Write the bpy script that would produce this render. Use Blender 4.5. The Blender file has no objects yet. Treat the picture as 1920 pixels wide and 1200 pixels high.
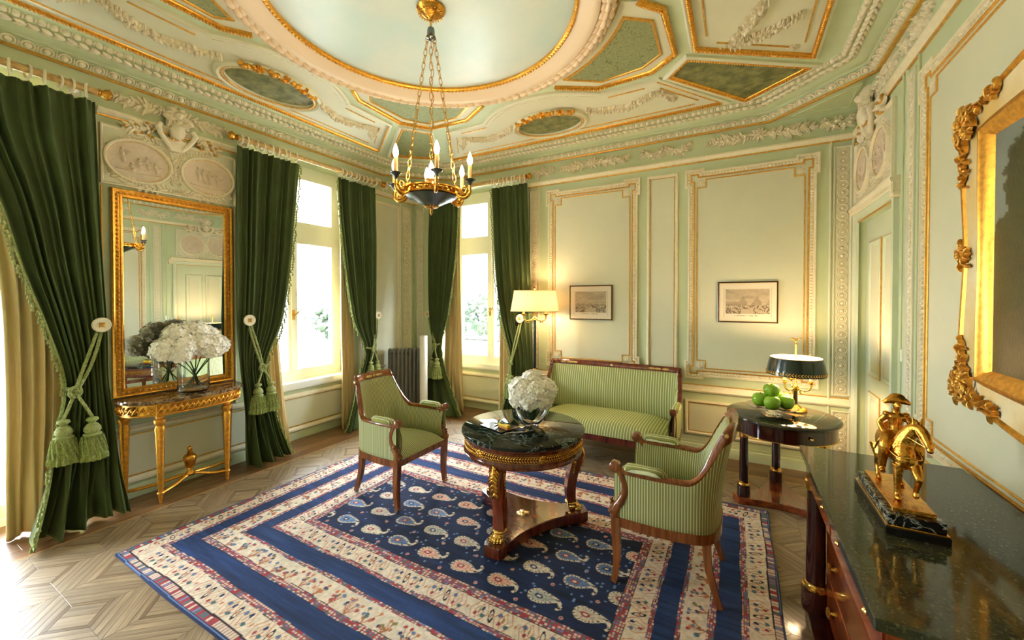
import bpy, bmesh, math, random
import numpy as np
from math import sin, cos, pi, sqrt, radians, atan2, hypot
from mathutils import Vector, Matrix

random.seed(7)
RNG = np.random.default_rng(7)
SC = bpy.context.scene
COL = SC.collection

# ---------------------------------------------------------------- camera
cam_d = bpy.data.cameras.new('camera')
cam = bpy.data.objects.new('camera', cam_d)
COL.objects.link(cam)
cam.location = (0.0, 0.0, 1.7)
cam.rotation_euler = (radians(90 - 0.764), 0, radians(29.25))
cam_d.sensor_fit = 'HORIZONTAL'
cam_d.sensor_width = 36.0
cam_d.lens = 750.0 / 1920.0 * 36.0
cam_d.shift_y = -30.0 / 1920.0
cam_d.clip_start = 0.02
SC.camera = cam

# ---------------------------------------------------------------- world, exposure
SKY = 26.0
w = bpy.data.worlds.new('world')
SC.world = w
w.use_nodes = True
nt = w.node_tree
nt.nodes.clear()
bg = nt.nodes.new('ShaderNodeBackground')
bg.inputs['Color'].default_value = (0.83, 0.925, 1.0, 1)
bg.inputs['Strength'].default_value = SKY
wo = nt.nodes.new('ShaderNodeOutputWorld')
nt.links.new(bg.outputs[0], wo.inputs[0])

SC.view_settings.view_transform = 'Standard'
SC.view_settings.look = 'None'
SC.view_settings.gamma = 1.0
SC.view_settings.use_curve_mapping = False
SC.view_settings.exposure = 0.98
SC.cycles.use_denoising = True
SC.cycles.max_bounces = 12
SC.cycles.diffuse_bounces = 6
SC.cycles.glossy_bounces = 5
SC.cycles.transmission_bounces = 10
SC.cycles.transparent_max_bounces = 12
SC.cycles.caustics_reflective = False
SC.cycles.caustics_refractive = False
SC.cycles.sample_clamp_indirect = 8.0
SC.cycles.blur_glossy = 0.5

XL, XR, YB, YF, ZC = -4.5, 0.973, 4.84, -0.633, 3.654      # room: walls and ceiling


def portal(name, loc, rot, sx, sy):
    d = bpy.data.lights.new(name, 'AREA')
    d.shape = 'RECTANGLE'
    d.size, d.size_y = sx, sy
    d.cycles.is_portal = True
    o = bpy.data.objects.new(name, d)
    COL.objects.link(o)
    o.location = loc
    o.rotation_euler = rot


# daylight enters through the three window openings (sampling portals only, they give no light)
portal('daylight_portal', (-4.93, 2.985, 2.0), (0, radians(-90), 0), 2.75, 1.40)
portal('daylight_portal', (-4.93, 0.435, 1.70), (0, radians(-90), 0), 3.36, 1.40)
portal('daylight_portal', (-3.27, 5.30, 2.0), (radians(-90), 0, 0), 1.40, 2.75)

# ---------------------------------------------------------------- helpers
def lin(r, g, b):
    f = lambda c: (c / 12.92) if c <= 0.04045 else ((c + 0.055) / 1.055) ** 2.4
    return (f(r / 255.0), f(g / 255.0), f(b / 255.0), 1.0)


def tag(o, label=None, cat=None, group=None, kind=None):
    if label:
        o['label'] = label
    if cat:
        o['category'] = cat
    if group:
        o['group'] = group
    if kind:
        o['kind'] = kind
    return o


def thing(name, label, cat, loc=(0, 0, 0), rz=0.0, group=None):
    o = bpy.data.objects.new(name, None)
    o.empty_display_size = 0.1
    COL.objects.link(o)
    o.location = loc
    o.rotation_euler = (0, 0, rz)
    return tag(o, label, cat, group)


def struct(name):
    o = bpy.data.objects.new(name, None)
    o.empty_display_size = 0.1
    COL.objects.link(o)
    o['kind'] = 'structure'
    return o


def root_loc(p):
    while p is not None and p.parent is not None:
        p = p.parent
    return np.array(p.location) if p is not None else np.zeros(3)


def bead_template(seg=6, rg=4):
    v = [(0, 0, 1.0)]
    for i in range(1, rg):
        t = pi * i / rg
        v += [(sin(t) * cos(2 * pi * j / seg), sin(t) * sin(2 * pi * j / seg), cos(t)) for j in range(seg)]
    v.append((0, 0, -1.0))
    f = [(0, 1 + j, 1 + (j + 1) % seg) for j in range(seg)]
    for i in range(rg - 2):
        for j in range(seg):
            a, b = 1 + i * seg + j, 1 + i * seg + (j + 1) % seg
            f.append((a, a + seg, b + seg, b))
    L, o = len(v) - 1, 1 + (rg - 2) * seg
    f += [(o + j, L, o + (j + 1) % seg) for j in range(seg)]
    return np.array(v), f


BEAD_V, BEAD_F = bead_template()


class MB:
    """collects vertices and faces of one mesh"""

    def __init__(s):
        s.v, s.f, s.n, s.a = [], [], 0, []

    def add(s, verts, faces, sc=None):
        verts = np.asarray(verts, float).reshape(-1, 3)
        n = s.n
        s.v.append(verts)
        s.a.append(np.zeros(len(verts)) if sc is None else np.asarray(sc, float))
        s.f.extend([tuple(i + n for i in q) for q in faces])
        s.n += len(verts)
        return s

    def box(s, x0, x1, y0, y1, z0, z1):
        v = [(x, y, z) for x in (x0, x1) for y in (y0, y1) for z in (z0, z1)]
        f = [(0, 1, 3, 2), (4, 6, 7, 5), (0, 4, 5, 1), (2, 3, 7, 6), (0, 2, 6, 4), (1, 5, 7, 3)]
        return s.add(v, f)

    def bbox(s, x0, x1, y0, y1, z0, z1, b=0.004):
        """box with small bevels on every edge"""
        cs = []
        X, Y, Z = (x0, x1), (y0, y1), (z0, z1)
        v, idx = [], {}
        for i in (0, 1):
            for j in (0, 1):
                for k in (0, 1):
                    sx, sy, sz = (1 - 2 * i) * b, (1 - 2 * j) * b, (1 - 2 * k) * b
                    for a in range(3):
                        p = [X[i] + sx, Y[j] + sy, Z[k] + sz]
                        p[a] -= (sx, sy, sz)[a]
                        idx[(i, j, k, a)] = len(v)
                        v.append(p)
        f = []
        I = idx
        for i in (0, 1):
            f.append((I[(i, 0, 0, 0)], I[(i, 1, 0, 0)], I[(i, 1, 1, 0)], I[(i, 0, 1, 0)]))
            f.append((I[(0, i, 0, 1)], I[(1, i, 0, 1)], I[(1, i, 1, 1)], I[(0, i, 1, 1)]))
            f.append((I[(0, 0, i, 2)], I[(1, 0, i, 2)], I[(1, 1, i, 2)], I[(0, 1, i, 2)]))
            for j in (0, 1):
                f.append((I[(i, j, 0, 0)], I[(i, j, 1, 0)], I[(i, j, 1, 1)], I[(i, j, 0, 1)]))
                f.append((I[(i, 0, j, 0)], I[(i, 1, j, 0)], I[(i, 1, j, 2)], I[(i, 0, j, 2)]))
                f.append((I[(0, i, j, 1)], I[(1, i, j, 1)], I[(1, i, j, 2)], I[(0, i, j, 2)]))
                for k in (0, 1):
                    f.append((I[(i, j, k, 0)], I[(i, j, k, 1)], I[(i, j, k, 2)]))
        return s.add(v, f)

    def loft(s, rings, closed=True, caps=True, sc=None):
        m, k = len(rings), len(rings[0])
        v = np.concatenate([np.asarray(r, float) for r in rings])
        f = []
        for i in range(m - 1):
            for j in range(k if closed else k - 1):
                j2 = (j + 1) % k
                f.append((i * k + j, i * k + j2, (i + 1) * k + j2, (i + 1) * k + j))
        if caps and closed:
            f.append(tuple(range(k - 1, -1, -1)))
            f.append(tuple((m - 1) * k + j for j in range(k)))
        return s.add(v, f, sc)

    def lathe(s, prof, c=(0, 0, 0), seg=24, M=None, caps=True):
        rings = []
        for r, z in prof:
            a = np.arange(seg) * 2 * pi / seg
            p = np.stack([r * np.cos(a), r * np.sin(a), np.full(seg, z)], 1)
            if M is not None:
                p = p @ np.asarray(M).T
            rings.append(p + np.asarray(c))
        return s.loft(rings, True, caps)

    def tube(s, path, r, seg=8, closed=False, flat=None, caps=True, roll=0.0):
        P = np.asarray(path, float)
        n = len(P)
        R = np.full(n, r) if np.isscalar(r) else np.asarray(r, float)
        T = np.zeros_like(P)
        for i in range(n):
            a = P[(i - 1) % n] if (closed or i > 0) else P[i]
            b = P[(i + 1) % n] if (closed or i < n - 1) else P[i]
            T[i] = b - a
            T[i] /= (np.linalg.norm(T[i]) + 1e-12)
        up = np.array([0, 0, 1.0]) if abs(T[0][2]) < 0.9 else np.array([1.0, 0, 0])
        N = np.cross(up, T[0])
        N /= np.linalg.norm(N)
        rings = []
        a = np.arange(seg) * 2 * pi / seg + roll
        for i in range(n):
            N = N - T[i] * (N @ T[i])
            N /= (np.linalg.norm(N) + 1e-12)
            B = np.cross(T[i], N)
            fl = 1.0 if flat is None else flat
            rings.append(P[i] + R[i] * (np.cos(a)[:, None] * N + fl * np.sin(a)[:, None] * B))
        if closed:
            rings.append(rings[0])
            return s.loft(rings, True, False)
        return s.loft(rings, True, caps)

    def ell(s, c, r, seg=8, rg=5, M=None):
        rr = np.ones(3) * r if np.isscalar(r) else np.asarray(r, float)
        v = [(0, 0, 1.0)]
        for i in range(1, rg):
            t = pi * i / rg
            for j in range(seg):
                a = 2 * pi * j / seg
                v.append((sin(t) * cos(a), sin(t) * sin(a), cos(t)))
        v.append((0, 0, -1.0))
        v = np.array(v) * rr
        if M is not None:
            v = v @ np.asarray(M, float).T
        v = v + np.asarray(c, float)
        f = [(0, 1 + j, 1 + (j + 1) % seg) for j in range(seg)]
        for i in range(rg - 2):
            for j in range(seg):
                a, b = 1 + i * seg + j, 1 + i * seg + (j + 1) % seg
                f.append((a, a + seg, b + seg, b))
        L = len(v) - 1
        o = 1 + (rg - 2) * seg
        f += [(o + j, L, o + (j + 1) % seg) for j in range(seg)]
        return s.add(v, f)

    def octa(s, c, ex, ey, ez):
        """small rounded bead stretched along three axes"""
        B = np.stack([np.asarray(ex, float), np.asarray(ey, float), np.asarray(ez, float)])
        return s.add(BEAD_V @ B + np.asarray(c, float), BEAD_F)

    def prism(s, poly, z0, z1, M=None, c=(0, 0, 0), bev=0.0):
        p = np.asarray(poly, float)
        k = len(p)
        rings = []
        if bev > 0:
            cen = p.mean(0)
            q = p + (cen - p) / np.linalg.norm(cen - p, axis=1)[:, None] * bev
            lv = [(q, z0), (p, z0 + bev), (p, z1 - bev), (q, z1)]
        else:
            lv = [(p, z0), (p, z1)]
        for q, z in lv:
            r = np.concatenate([q, np.full((k, 1), z)], 1)
            if M is not None:
                r = r @ np.asarray(M, float).T
            rings.append(r + np.asarray(c, float))
        return s.loft(rings, True, True)

    def grid(s, P, closed_u=False, sc=None):
        P = np.asarray(P, float)
        m, k, _ = P.shape
        f = []
        for i in range(m - 1 + (1 if closed_u else 0)):
            i2 = (i + 1) % m
            for j in range(k - 1):
                f.append((i * k + j, i2 * k + j, i2 * k + j + 1, i * k + j + 1))
        return s.add(P.reshape(-1, 3), f, None if sc is None else np.asarray(sc).reshape(-1))

    def merge(s, o, M=None, c=(0, 0, 0)):
        v = np.concatenate(o.v)
        if M is not None:
            v = v @ np.asarray(M, float).T
        return s.add(v + np.asarray(c, float), o.f, np.concatenate(o.a))

    def build(s, name, mat, parent=None, smooth=None, kind=None, label=None, local=False, solid=0.0, sub=0):
        me = bpy.data.meshes.new(name)
        v = np.concatenate(s.v)
        if not local and parent is not None:
            v = v - root_loc(parent)
        me.from_pydata(v.tolist(), [], s.f)
        a = np.concatenate(s.a)
        if a.any():
            at = me.attributes.new('sc', 'FLOAT', 'POINT')
            at.data.foreach_set('value', a.astype(np.float32))
        me.materials.append(mat)
        if smooth is not None:
            smooth = 85 if smooth in (60, 70) else smooth
            me.shade_smooth()
            if smooth < 179:
                me.set_sharp_from_angle(angle=radians(smooth))
        me.update()
        o = bpy.data.objects.new(name, me)
        COL.objects.link(o)
        o.parent = parent
        if kind:
            o['kind'] = kind
        if label:
            o['label'] = label
        if solid:
            md = o.modifiers.new('thickness', 'SOLIDIFY')
            md.thickness = solid
            md.offset = 0
        if sub:
            md = o.modifiers.new('smooth', 'SUBSURF')
            md.levels = md.render_levels = sub
        return o


def share(name, src, parent, loc=(0, 0, 0), rot=(0, 0, 0), scale=None):
    """another object on the same mesh"""
    o = bpy.data.objects.new(name, src.data)
    COL.objects.link(o)
    o.parent = parent
    o.location = loc
    o.rotation_euler = rot
    if scale:
        o.scale = scale
    return o


def copy_tree(o, parent=None):
    c = o.copy()
    COL.objects.link(c)
    c.parent = parent
    for ch in list(o.children):
        copy_tree(ch, c)
    return c


def smoothstep(x):
    x = np.clip(x, 0, 1)
    return x * x * (3 - 2 * x)


def crom(P, n=8, closed=False):
    """Catmull-Rom through points"""
    P = [np.asarray(p, float) for p in P]
    m = len(P)
    out = []
    for i in range(m if closed else m - 1):
        p0 = P[(i - 1) % m] if (closed or i > 0) else P[i] * 2 - P[i + 1]
        p1, p2 = P[i], P[(i + 1) % m]
        p3 = P[(i + 2) % m] if (closed or i < m - 2) else P[i + 1] * 2 - P[i]
        for k in range(n):
            t = k / n
            out.append(0.5 * (2 * p1 + (p2 - p0) * t + (2 * p0 - 5 * p1 + 4 * p2 - p3) * t * t + (3 * p1 - p0 - 3 * p2 + p3) * t ** 3))
    if not closed:
        out.append(P[-1])
    return np.array(out)


class Plane:
    """u, v on a surface and n out of it, to world coordinates"""

    def __init__(s, O, U, V, N):
        s.O, s.U, s.V, s.N = [np.asarray(a, float) for a in (O, U, V, N)]

    def __call__(s, u, v, n=0.0):
        return s.O + s.U * u + s.V * v + s.N * n

    def arr(s, p):
        p = np.asarray(p, float)
        return s.O + p[:, :1] * s.U + p[:, 1:2] * s.V + p[:, 2:3] * s.N


PL = Plane((XL, 0, 0), (0, 1, 0), (0, 0, 1), (1, 0, 0))
PB = Plane((0, YB, 0), (1, 0, 0), (0, 0, 1), (0, -1, 0))
PR = Plane((XR, 0, 0), (0, 1, 0), (0, 0, 1), (-1, 0, 0))
PF = Plane((0, YF, 0), (1, 0, 0), (0, 0, 1), (0, 1, 0))
CX, CY = -1.79, 2.10
PC = Plane((CX, CY, ZC), (1, 0, 0), (0, 1, 0), (0, 0, -1))


def mitre(poly, closed):
    """per-vertex offset vectors to the left of travel"""
    p = np.asarray(poly, float)
    n = len(p)
    out = np.zeros((n, 2))
    for i in range(n):
        d = []
        if closed or i > 0:
            a = p[i] - p[i - 1]
            d.append(a / (np.linalg.norm(a) + 1e-12))
        if closed or i < n - 1:
            b = p[(i + 1) % n] - p[i]
            d.append(b / (np.linalg.norm(b) + 1e-12))
        ns = [np.array([-q[1], q[0]]) for q in d]
        if len(ns) == 2:
            m = ns[0] + ns[1]
            L = np.linalg.norm(m)
            m = m / L if L > 1e-6 else ns[0]
            out[i] = m / max(0.35, m @ ns[0])
        else:
            out[i] = ns[0]
    return out


def sweep(mb, pl, poly, prof, closed=True):
    """moulding: prof is a list of (offset left of travel, height off the plane)"""
    p = np.asarray(poly, float)
    m = mitre(p, closed)
    rings = []
    for i in range(len(p)):
        q = np.array([[*(p[i] + m[i] * d), h] for d, h in prof])
        rings.append(pl.arr(q))
    if closed:
        rings.append(rings[0])
    k = len(prof)
    v = np.concatenate(rings)
    f = []
    for i in range(len(rings) - 1):
        for j in range(k - 1):
            f.append((i * k + j, i * k + j + 1, (i + 1) * k + j + 1, (i + 1) * k + j))
    if not closed:
        f.append(tuple(range(k)))
        f.append(tuple((len(rings) - 1) * k + j for j in range(k)))
    mb.add(v, f)


def along(poly, step, closed=True, off=0.0):
    """evenly spaced (u, v, direction) along a polyline moved left by off"""
    p = np.asarray(poly, float)
    if off:
        p = p + mitre(p, closed) * off
    if closed:
        p = np.concatenate([p, p[:1]])
    out = []
    for i in range(len(p) - 1):
        d = p[i + 1] - p[i]
        L = np.linalg.norm(d)
        if L < 1e-6:
            continue
        d = d / L
        n = max(1, int(round(L / step)))
        for k in range(n):
            out.append((*(p[i] + d * L * (k + 0.5) / n), d[0], d[1]))
    return out


def beads(mb, pl, poly, step, a, b, h, base=0.0, closed=True, off=0.0, kind='octa'):
    for u, v, du, dv in along(poly, step, closed, off):
        c = pl(u, v, base)
        T = pl.U * du + pl.V * dv
        B = -pl.U * dv + pl.V * du
        if kind == 'octa':
            mb.octa(c, T * a, B * b, pl.N * h)
        else:
            mb.ell(c, (1, 1, 1), 8, 4, np.stack([T * a, B * b, pl.N * h], 1))


def rect(u0, u1, v0, v1):
    return [(u0, v0), (u1, v0), (u1, v1), (u0, v1)]


def eared(u0, u1, v0, v1, ex, ey, e):
    """rectangle whose four corners stand out by e"""
    return [(u0, v0), (u0 + ex, v0), (u0 + ex, v0 + e), (u1 - ex, v0 + e), (u1 - ex, v0), (u1, v0),
            (u1, v0 + ey), (u1 - e, v0 + ey), (u1 - e, v1 - ey), (u1, v1 - ey), (u1, v1),
            (u1 - ex, v1), (u1 - ex, v1 - e), (u0 + ex, v1 - e), (u0 + ex, v1), (u0, v1),
            (u0, v1 - ey), (u0 + e, v1 - ey), (u0 + e, v0 + ey), (u0, v0 + ey)]


def notched(u0, u1, v0, v1, a, b=None):
    b = a if b is None else b
    return [(u0 + a, v0), (u1 - a, v0), (u1 - a, v0 + b), (u1, v0 + b), (u1, v1 - b), (u1 - a, v1 - b),
            (u1 - a, v1), (u0 + a, v1), (u0 + a, v1 - b), (u0, v1 - b), (u0, v0 + b), (u0 + a, v0 + b)]


LEAF_T = ((0.0, 0.18, 0.5), (0.22, 0.72, 0.85), (0.45, 1.0, 1.0), (0.70, 0.80, 0.9), (0.88, 0.42, 0.65), (1.0, 0.04, 0.3))
LEAF_F = [(i * 5 + j, i * 5 + j + 1, (i + 1) * 5 + j + 1, (i + 1) * 5 + j) for i in range(5) for j in range(4)]


def leaf(mb, pl, u, v, ang, L, W, h=0.012, base=0.0, bend=0.0):
    """a raised carved leaf with a groove, on a plane"""
    du, dv = cos(ang), sin(ang)
    pts = []
    for t, wd, hh in LEAF_T:
        cu = u + du * L * t - dv * bend * t * t
        cv = v + dv * L * t + du * bend * t * t
        for x, y in ((-0.5, 0.05), (-0.28, 0.85), (0.0, 0.62), (0.28, 0.85), (0.5, 0.05)):
            pts.append((cu - dv * W * wd * x, cv + du * W * wd * x, base + h * hh * y))
    mb.add(pl.arr(pts), LEAF_F)


def flower(mb, pl, u, v, r, h=0.02, base=0.0, n=6):
    for k in range(n):
        a = 2 * pi * k / n + random.random()
        leaf(mb, pl, u, v, a, r, r * 0.75, h * 0.8, base)
    c = pl(u, v, base + h * 0.6)
    mb.octa(c, pl.U * r * 0.35, pl.V * r * 0.35, pl.N * h * 0.6)


def garland(mb, pl, pts, w=0.035, h=0.02, step=0.02, base=0.0, lf=0.05, fl=0.3, ends=True):
    """a run of carved leaves and blossoms along a polyline on a plane"""
    P = crom([np.array([a, b]) for a, b in pts], 8)
    L = np.concatenate([[0], np.cumsum(np.linalg.norm(np.diff(P, axis=0), axis=1))])
    n = max(2, int(L[-1] / step))
    for k in range(n):
        s = L[-1] * (k + 0.5) / n
        u, v = np.interp(s, L, P[:, 0]), np.interp(s, L, P[:, 1])
        u2, v2 = np.interp(s + 0.01, L, P[:, 0]), np.interp(s + 0.01, L, P[:, 1])
        d = atan2(v2 - v, u2 - u)
        env = 0.45 + 0.55 * sin(pi * min(1, max(0, s / L[-1])))
        for sg in (-1, 1):
            a = d + sg * random.uniform(0.4, 1.3)
            leaf(mb, pl, u, v, a, lf * env * random.uniform(0.7, 1.2), lf * 0.45 * env, h * random.uniform(0.6, 1.1), base)
        if random.random() < fl:
            flower(mb, pl, u + random.uniform(-1, 1) * w * 0.3, v + random.uniform(-1, 1) * w * 0.3, w * 0.6 * env, h * 1.3, base, 5)
        elif random.random() < 0.5:
            r = w * 0.3 * env
            mb.octa(pl(u, v, base + h * 0.8), pl.U * r, pl.V * r, pl.N * h * 0.6)


def ellipse(u, v, a, b, n=40):
    t = np.arange(n) * 2 * pi / n
    return [(u + a * cos(x), v + b * sin(x)) for x in t]


def wall_mesh(mb, pl, us, vs, holes, t):
    """wall slab with rectangular openings; us and vs hold every break"""
    us, vs = sorted(us), sorted(vs)
    nu, nv = len(us), len(vs)
    idx = lambda i, j, k: (k * nu + i) * nv + j
    V = [pl(u, v, n) for n in (0, -t) for u in us for v in vs]
    cell = lambda i, j: 0 <= i < nu - 1 and 0 <= j < nv - 1 and not any(
        h[0] - 1e-6 <= us[i] and us[i + 1] <= h[1] + 1e-6 and h[2] - 1e-6 <= vs[j] and vs[j + 1] <= h[3] + 1e-6 for h in holes)
    F = []
    for i in range(-1, nu):
        for j in range(-1, nv):
            if cell(i, j):
                for k in (0, 1):
                    F.append((idx(i, j, k), idx(i + 1, j, k), idx(i + 1, j + 1, k), idx(i, j + 1, k)))
            if cell(i, j) != cell(i + 1, j) and 0 <= j < nv - 1 and i + 1 < nu:
                F.append((idx(i + 1, j, 0), idx(i + 1, j + 1, 0), idx(i + 1, j + 1, 1), idx(i + 1, j, 1)))
            if cell(i, j) != cell(i, j + 1) and 0 <= i < nu - 1 and j + 1 < nv:
                F.append((idx(i, j + 1, 0), idx(i + 1, j + 1, 0), idx(i + 1, j + 1, 1), idx(i, j + 1, 1)))
    mb.add(V, F)


def color_mesh(name, P, cols, mat, parent=None, smooth=True):
    """grid mesh P (m, k, 3) with a colour per vertex"""
    m, k, _ = P.shape
    me = bpy.data.meshes.new(name)
    V = P.reshape(-1, 3)
    if parent is not None:
        V = V - root_loc(parent)
    i, j = np.meshgrid(np.arange(m - 1), np.arange(k - 1), indexing='ij')
    a = (i * k + j).ravel()
    F = np.stack([a, a + k, a + k + 1, a + 1], 1).astype(np.int32)
    me.vertices.add(len(V))
    me.vertices.foreach_set('co', V.astype(np.float32).ravel())
    me.loops.add(F.size)
    me.loops.foreach_set('vertex_index', F.ravel())
    me.polygons.add(len(F))
    me.polygons.foreach_set('loop_start', np.arange(0, F.size, 4, dtype=np.int32))
    me.update(calc_edges=True)
    ca = me.color_attributes.new('Col', 'FLOAT_COLOR', 'POINT')
    c4 = np.concatenate([cols.reshape(-1, 3), np.ones((len(V), 1))], 1)
    ca.data.foreach_set('color', c4.astype(np.float32).ravel())
    me.materials.append(mat)
    if smooth:
        me.shade_smooth()
    o = bpy.data.objects.new(name, me)
    COL.objects.link(o)
    o.parent = parent
    return o


# ---------------------------------------------------------------- materials
def mat(name, col, rough=0.5, metal=0.0, var=0.0, vscale=8.0, bump=0.0, bscale=60.0, coat=0.0, sheen=0.0,
        trans=0.0, ior=1.45, emit=None, estr=0.0, spec=None, col2=None, stretch=None):
    m = bpy.data.materials.new(name)
    m.use_nodes = True
    nt = m.node_tree
    b = nt.nodes['Principled BSDF']
    I = b.inputs
    I['Base Color'].default_value = col
    I['Roughness'].default_value = rough
    I['Metallic'].default_value = metal
    I['IOR'].default_value = ior
    if coat:
        I['Coat Weight'].default_value = coat
        I['Coat Roughness'].default_value = 0.08
    if sheen:
        I['Sheen Weight'].default_value = sheen
        I['Sheen Roughness'].default_value = 0.35
        I['Sheen Tint'].default_value = tuple(min(1, c * 3 + 0.1) for c in col[:3]) + (1,)
    if trans:
        I['Transmission Weight'].default_value = trans
    if spec is not None:
        I['Specular IOR Level'].default_value = spec
    if emit:
        I['Emission Color'].default_value = emit
        I['Emission Strength'].default_value = estr
    tc = None
    if var or bump or col2:
        tc = nt.nodes.new('ShaderNodeTexCoord')
        src = tc.outputs['Object']
        if stretch:
            mp = nt.nodes.new('ShaderNodeMapping')
            mp.inputs['Scale'].default_value = stretch
            nt.links.new(src, mp.inputs['Vector'])
            src = mp.outputs['Vector']
    if var or col2:
        n = nt.nodes.new('ShaderNodeTexNoise')
        n.inputs['Scale'].default_value = vscale
        n.inputs['Detail'].default_value = 5
        n.inputs['Roughness'].default_value = 0.6
        nt.links.new(src, n.inputs['Vector'])
        r = nt.nodes.new('ShaderNodeValToRGB')
        c2 = col2 or tuple(c * (1 - var) for c in col[:3]) + (1,)
        c1 = col if col2 else tuple(min(1, c * (1 + var)) for c in col[:3]) + (1,)
        r.color_ramp.elements[0].color = c2
        r.color_ramp.elements[1].color = c1
        r.color_ramp.elements[0].position = 0.35
        r.color_ramp.elements[1].position = 0.65
        nt.links.new(n.outputs['Fac'], r.inputs['Fac'])
        nt.links.new(r.outputs['Color'], I['Base Color'])
    if bump:
        n2 = nt.nodes.new('ShaderNodeTexNoise')
        n2.inputs['Scale'].default_value = bscale
        n2.inputs['Detail'].default_value = 4
        nt.links.new(src, n2.inputs['Vector'])
        bp = nt.nodes.new('ShaderNodeBump')
        bp.inputs['Strength'].default_value = bump
        bp.inputs['Distance'].default_value = 0.01
        nt.links.new(n2.outputs['Fac'], bp.inputs['Height'])
        nt.links.new(bp.outputs['Normal'], I['Normal'])
    return m


def wood(name, c1, c2, rough=0.25, axis='X', scale=6.0, coat=0.3, info=False, rz=0.0):
    """streaky grain along one object axis"""
    m = mat(name, c1, rough, coat=coat)
    nt = m.node_tree
    b = nt.nodes['Principled BSDF']
    tc = nt.nodes.new('ShaderNodeTexCoord')
    mp = nt.nodes.new('ShaderNodeMapping')
    s = {'X': (0.7, 9, 9), 'Y': (9, 0.7, 9), 'Z': (9, 9, 0.7)}[axis]
    mp.inputs['Scale'].default_value = s
    n = nt.nodes.new('ShaderNodeTexNoise')
    n.inputs['Scale'].default_value = scale
    n.inputs['Detail'].default_value = 6
    n.inputs['Distortion'].default_value = 0.8
    r = nt.nodes.new('ShaderNodeValToRGB')
    r.color_ramp.elements[0].color = c2
    r.color_ramp.elements[1].color = c1
    r.color_ramp.elements[0].position = 0.3
    r.color_ramp.elements[1].position = 0.7
    L = nt.links.new
    src = tc.outputs['Object']
    if rz:
        m0 = nt.nodes.new('ShaderNodeMapping')
        m0.inputs['Rotation'].default_value = (0, 0, rz)
        L(src, m0.inputs['Vector'])
        src = m0.outputs['Vector']
    L(src, mp.inputs['Vector'])
    L(mp.outputs['Vector'], n.inputs['Vector'])
    L(n.outputs['Fac'], r.inputs['Fac'])
    out = r.outputs['Color']
    if info:
        oi = nt.nodes.new('ShaderNodeObjectInfo')
        n.noise_dimensions = '4D'
        mw = nt.nodes.new('ShaderNodeMath')
        mw.operation = 'MULTIPLY'
        mw.inputs[1].default_value = 37.0
        L(oi.outputs['Random'], mw.inputs[0])
        L(mw.outputs[0], n.inputs['W'])
        hs = nt.nodes.new('ShaderNodeHueSaturation')
        mr = nt.nodes.new('ShaderNodeMapRange')
        mr.inputs['To Min'].default_value = 0.84
        mr.inputs['To Max'].default_value = 1.16
        L(oi.outputs['Random'], mr.inputs['Value'])
        L(mr.outputs['Result'], hs.inputs['Value'])
        L(out, hs.inputs['Color'])
        out = hs.outputs['Color']
    L(out, b.inputs['Base Color'])
    return m


def marble(name, base, vein, vs=3.0, rough=0.06, amount=0.08, speck=None):
    m = mat(name, base, rough)
    nt = m.node_tree
    b = nt.nodes['Principled BSDF']
    L = nt.links.new
    tc = nt.nodes.new('ShaderNodeTexCoord')
    n = nt.nodes.new('ShaderNodeTexNoise')
    n.inputs['Scale'].default_value = vs
    n.inputs['Detail'].default_value = 8
    n.inputs['Roughness'].default_value = 0.62
    n.inputs['Distortion'].default_value = 1.6
    L(tc.outputs['Object'], n.inputs['Vector'])
    r = nt.nodes.new('ShaderNodeValToRGB')
    e = r.color_ramp.elements
    e[0].position, e[0].color = 0.5 - amount, base
    e[1].position, e[1].color = 0.5 + amount, base
    x = r.color_ramp.elements.new(0.5)
    x.color = vein
    L(n.outputs['Fac'], r.inputs['Fac'])
    out = r.outputs['Color']
    if speck:
        n2 = nt.nodes.new('ShaderNodeTexNoise')
        n2.inputs['Scale'].default_value = 120
        n2.inputs['Detail'].default_value = 3
        L(tc.outputs['Object'], n2.inputs['Vector'])
        r2 = nt.nodes.new('ShaderNodeValToRGB')
        r2.color_ramp.elements[0].position = 0.58
        r2.color_ramp.elements[1].position = 0.72
        mx = nt.nodes.new('ShaderNodeMix')
        mx.data_type = 'RGBA'
        L(n2.outputs['Fac'], r2.inputs['Fac'])
        L(r2.outputs['Color'], mx.inputs[0])
        L(out, mx.inputs[6])
        mx.inputs[7].default_value = speck
        out = mx.outputs[2]
    L(out, b.inputs['Base Color'])
    return m


def attr_mat(name, rough=0.9, sheen=0.0, bump=0.0, bscale=400):
    m = mat(name, (1, 1, 1, 1), rough, sheen=0, bump=bump, bscale=bscale)
    nt = m.node_tree
    a = nt.nodes.new('ShaderNodeAttribute')
    a.attribute_name = 'Col'
    nt.links.new(a.outputs['Color'], nt.nodes['Principled BSDF'].inputs['Base Color'])
    return m


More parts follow.
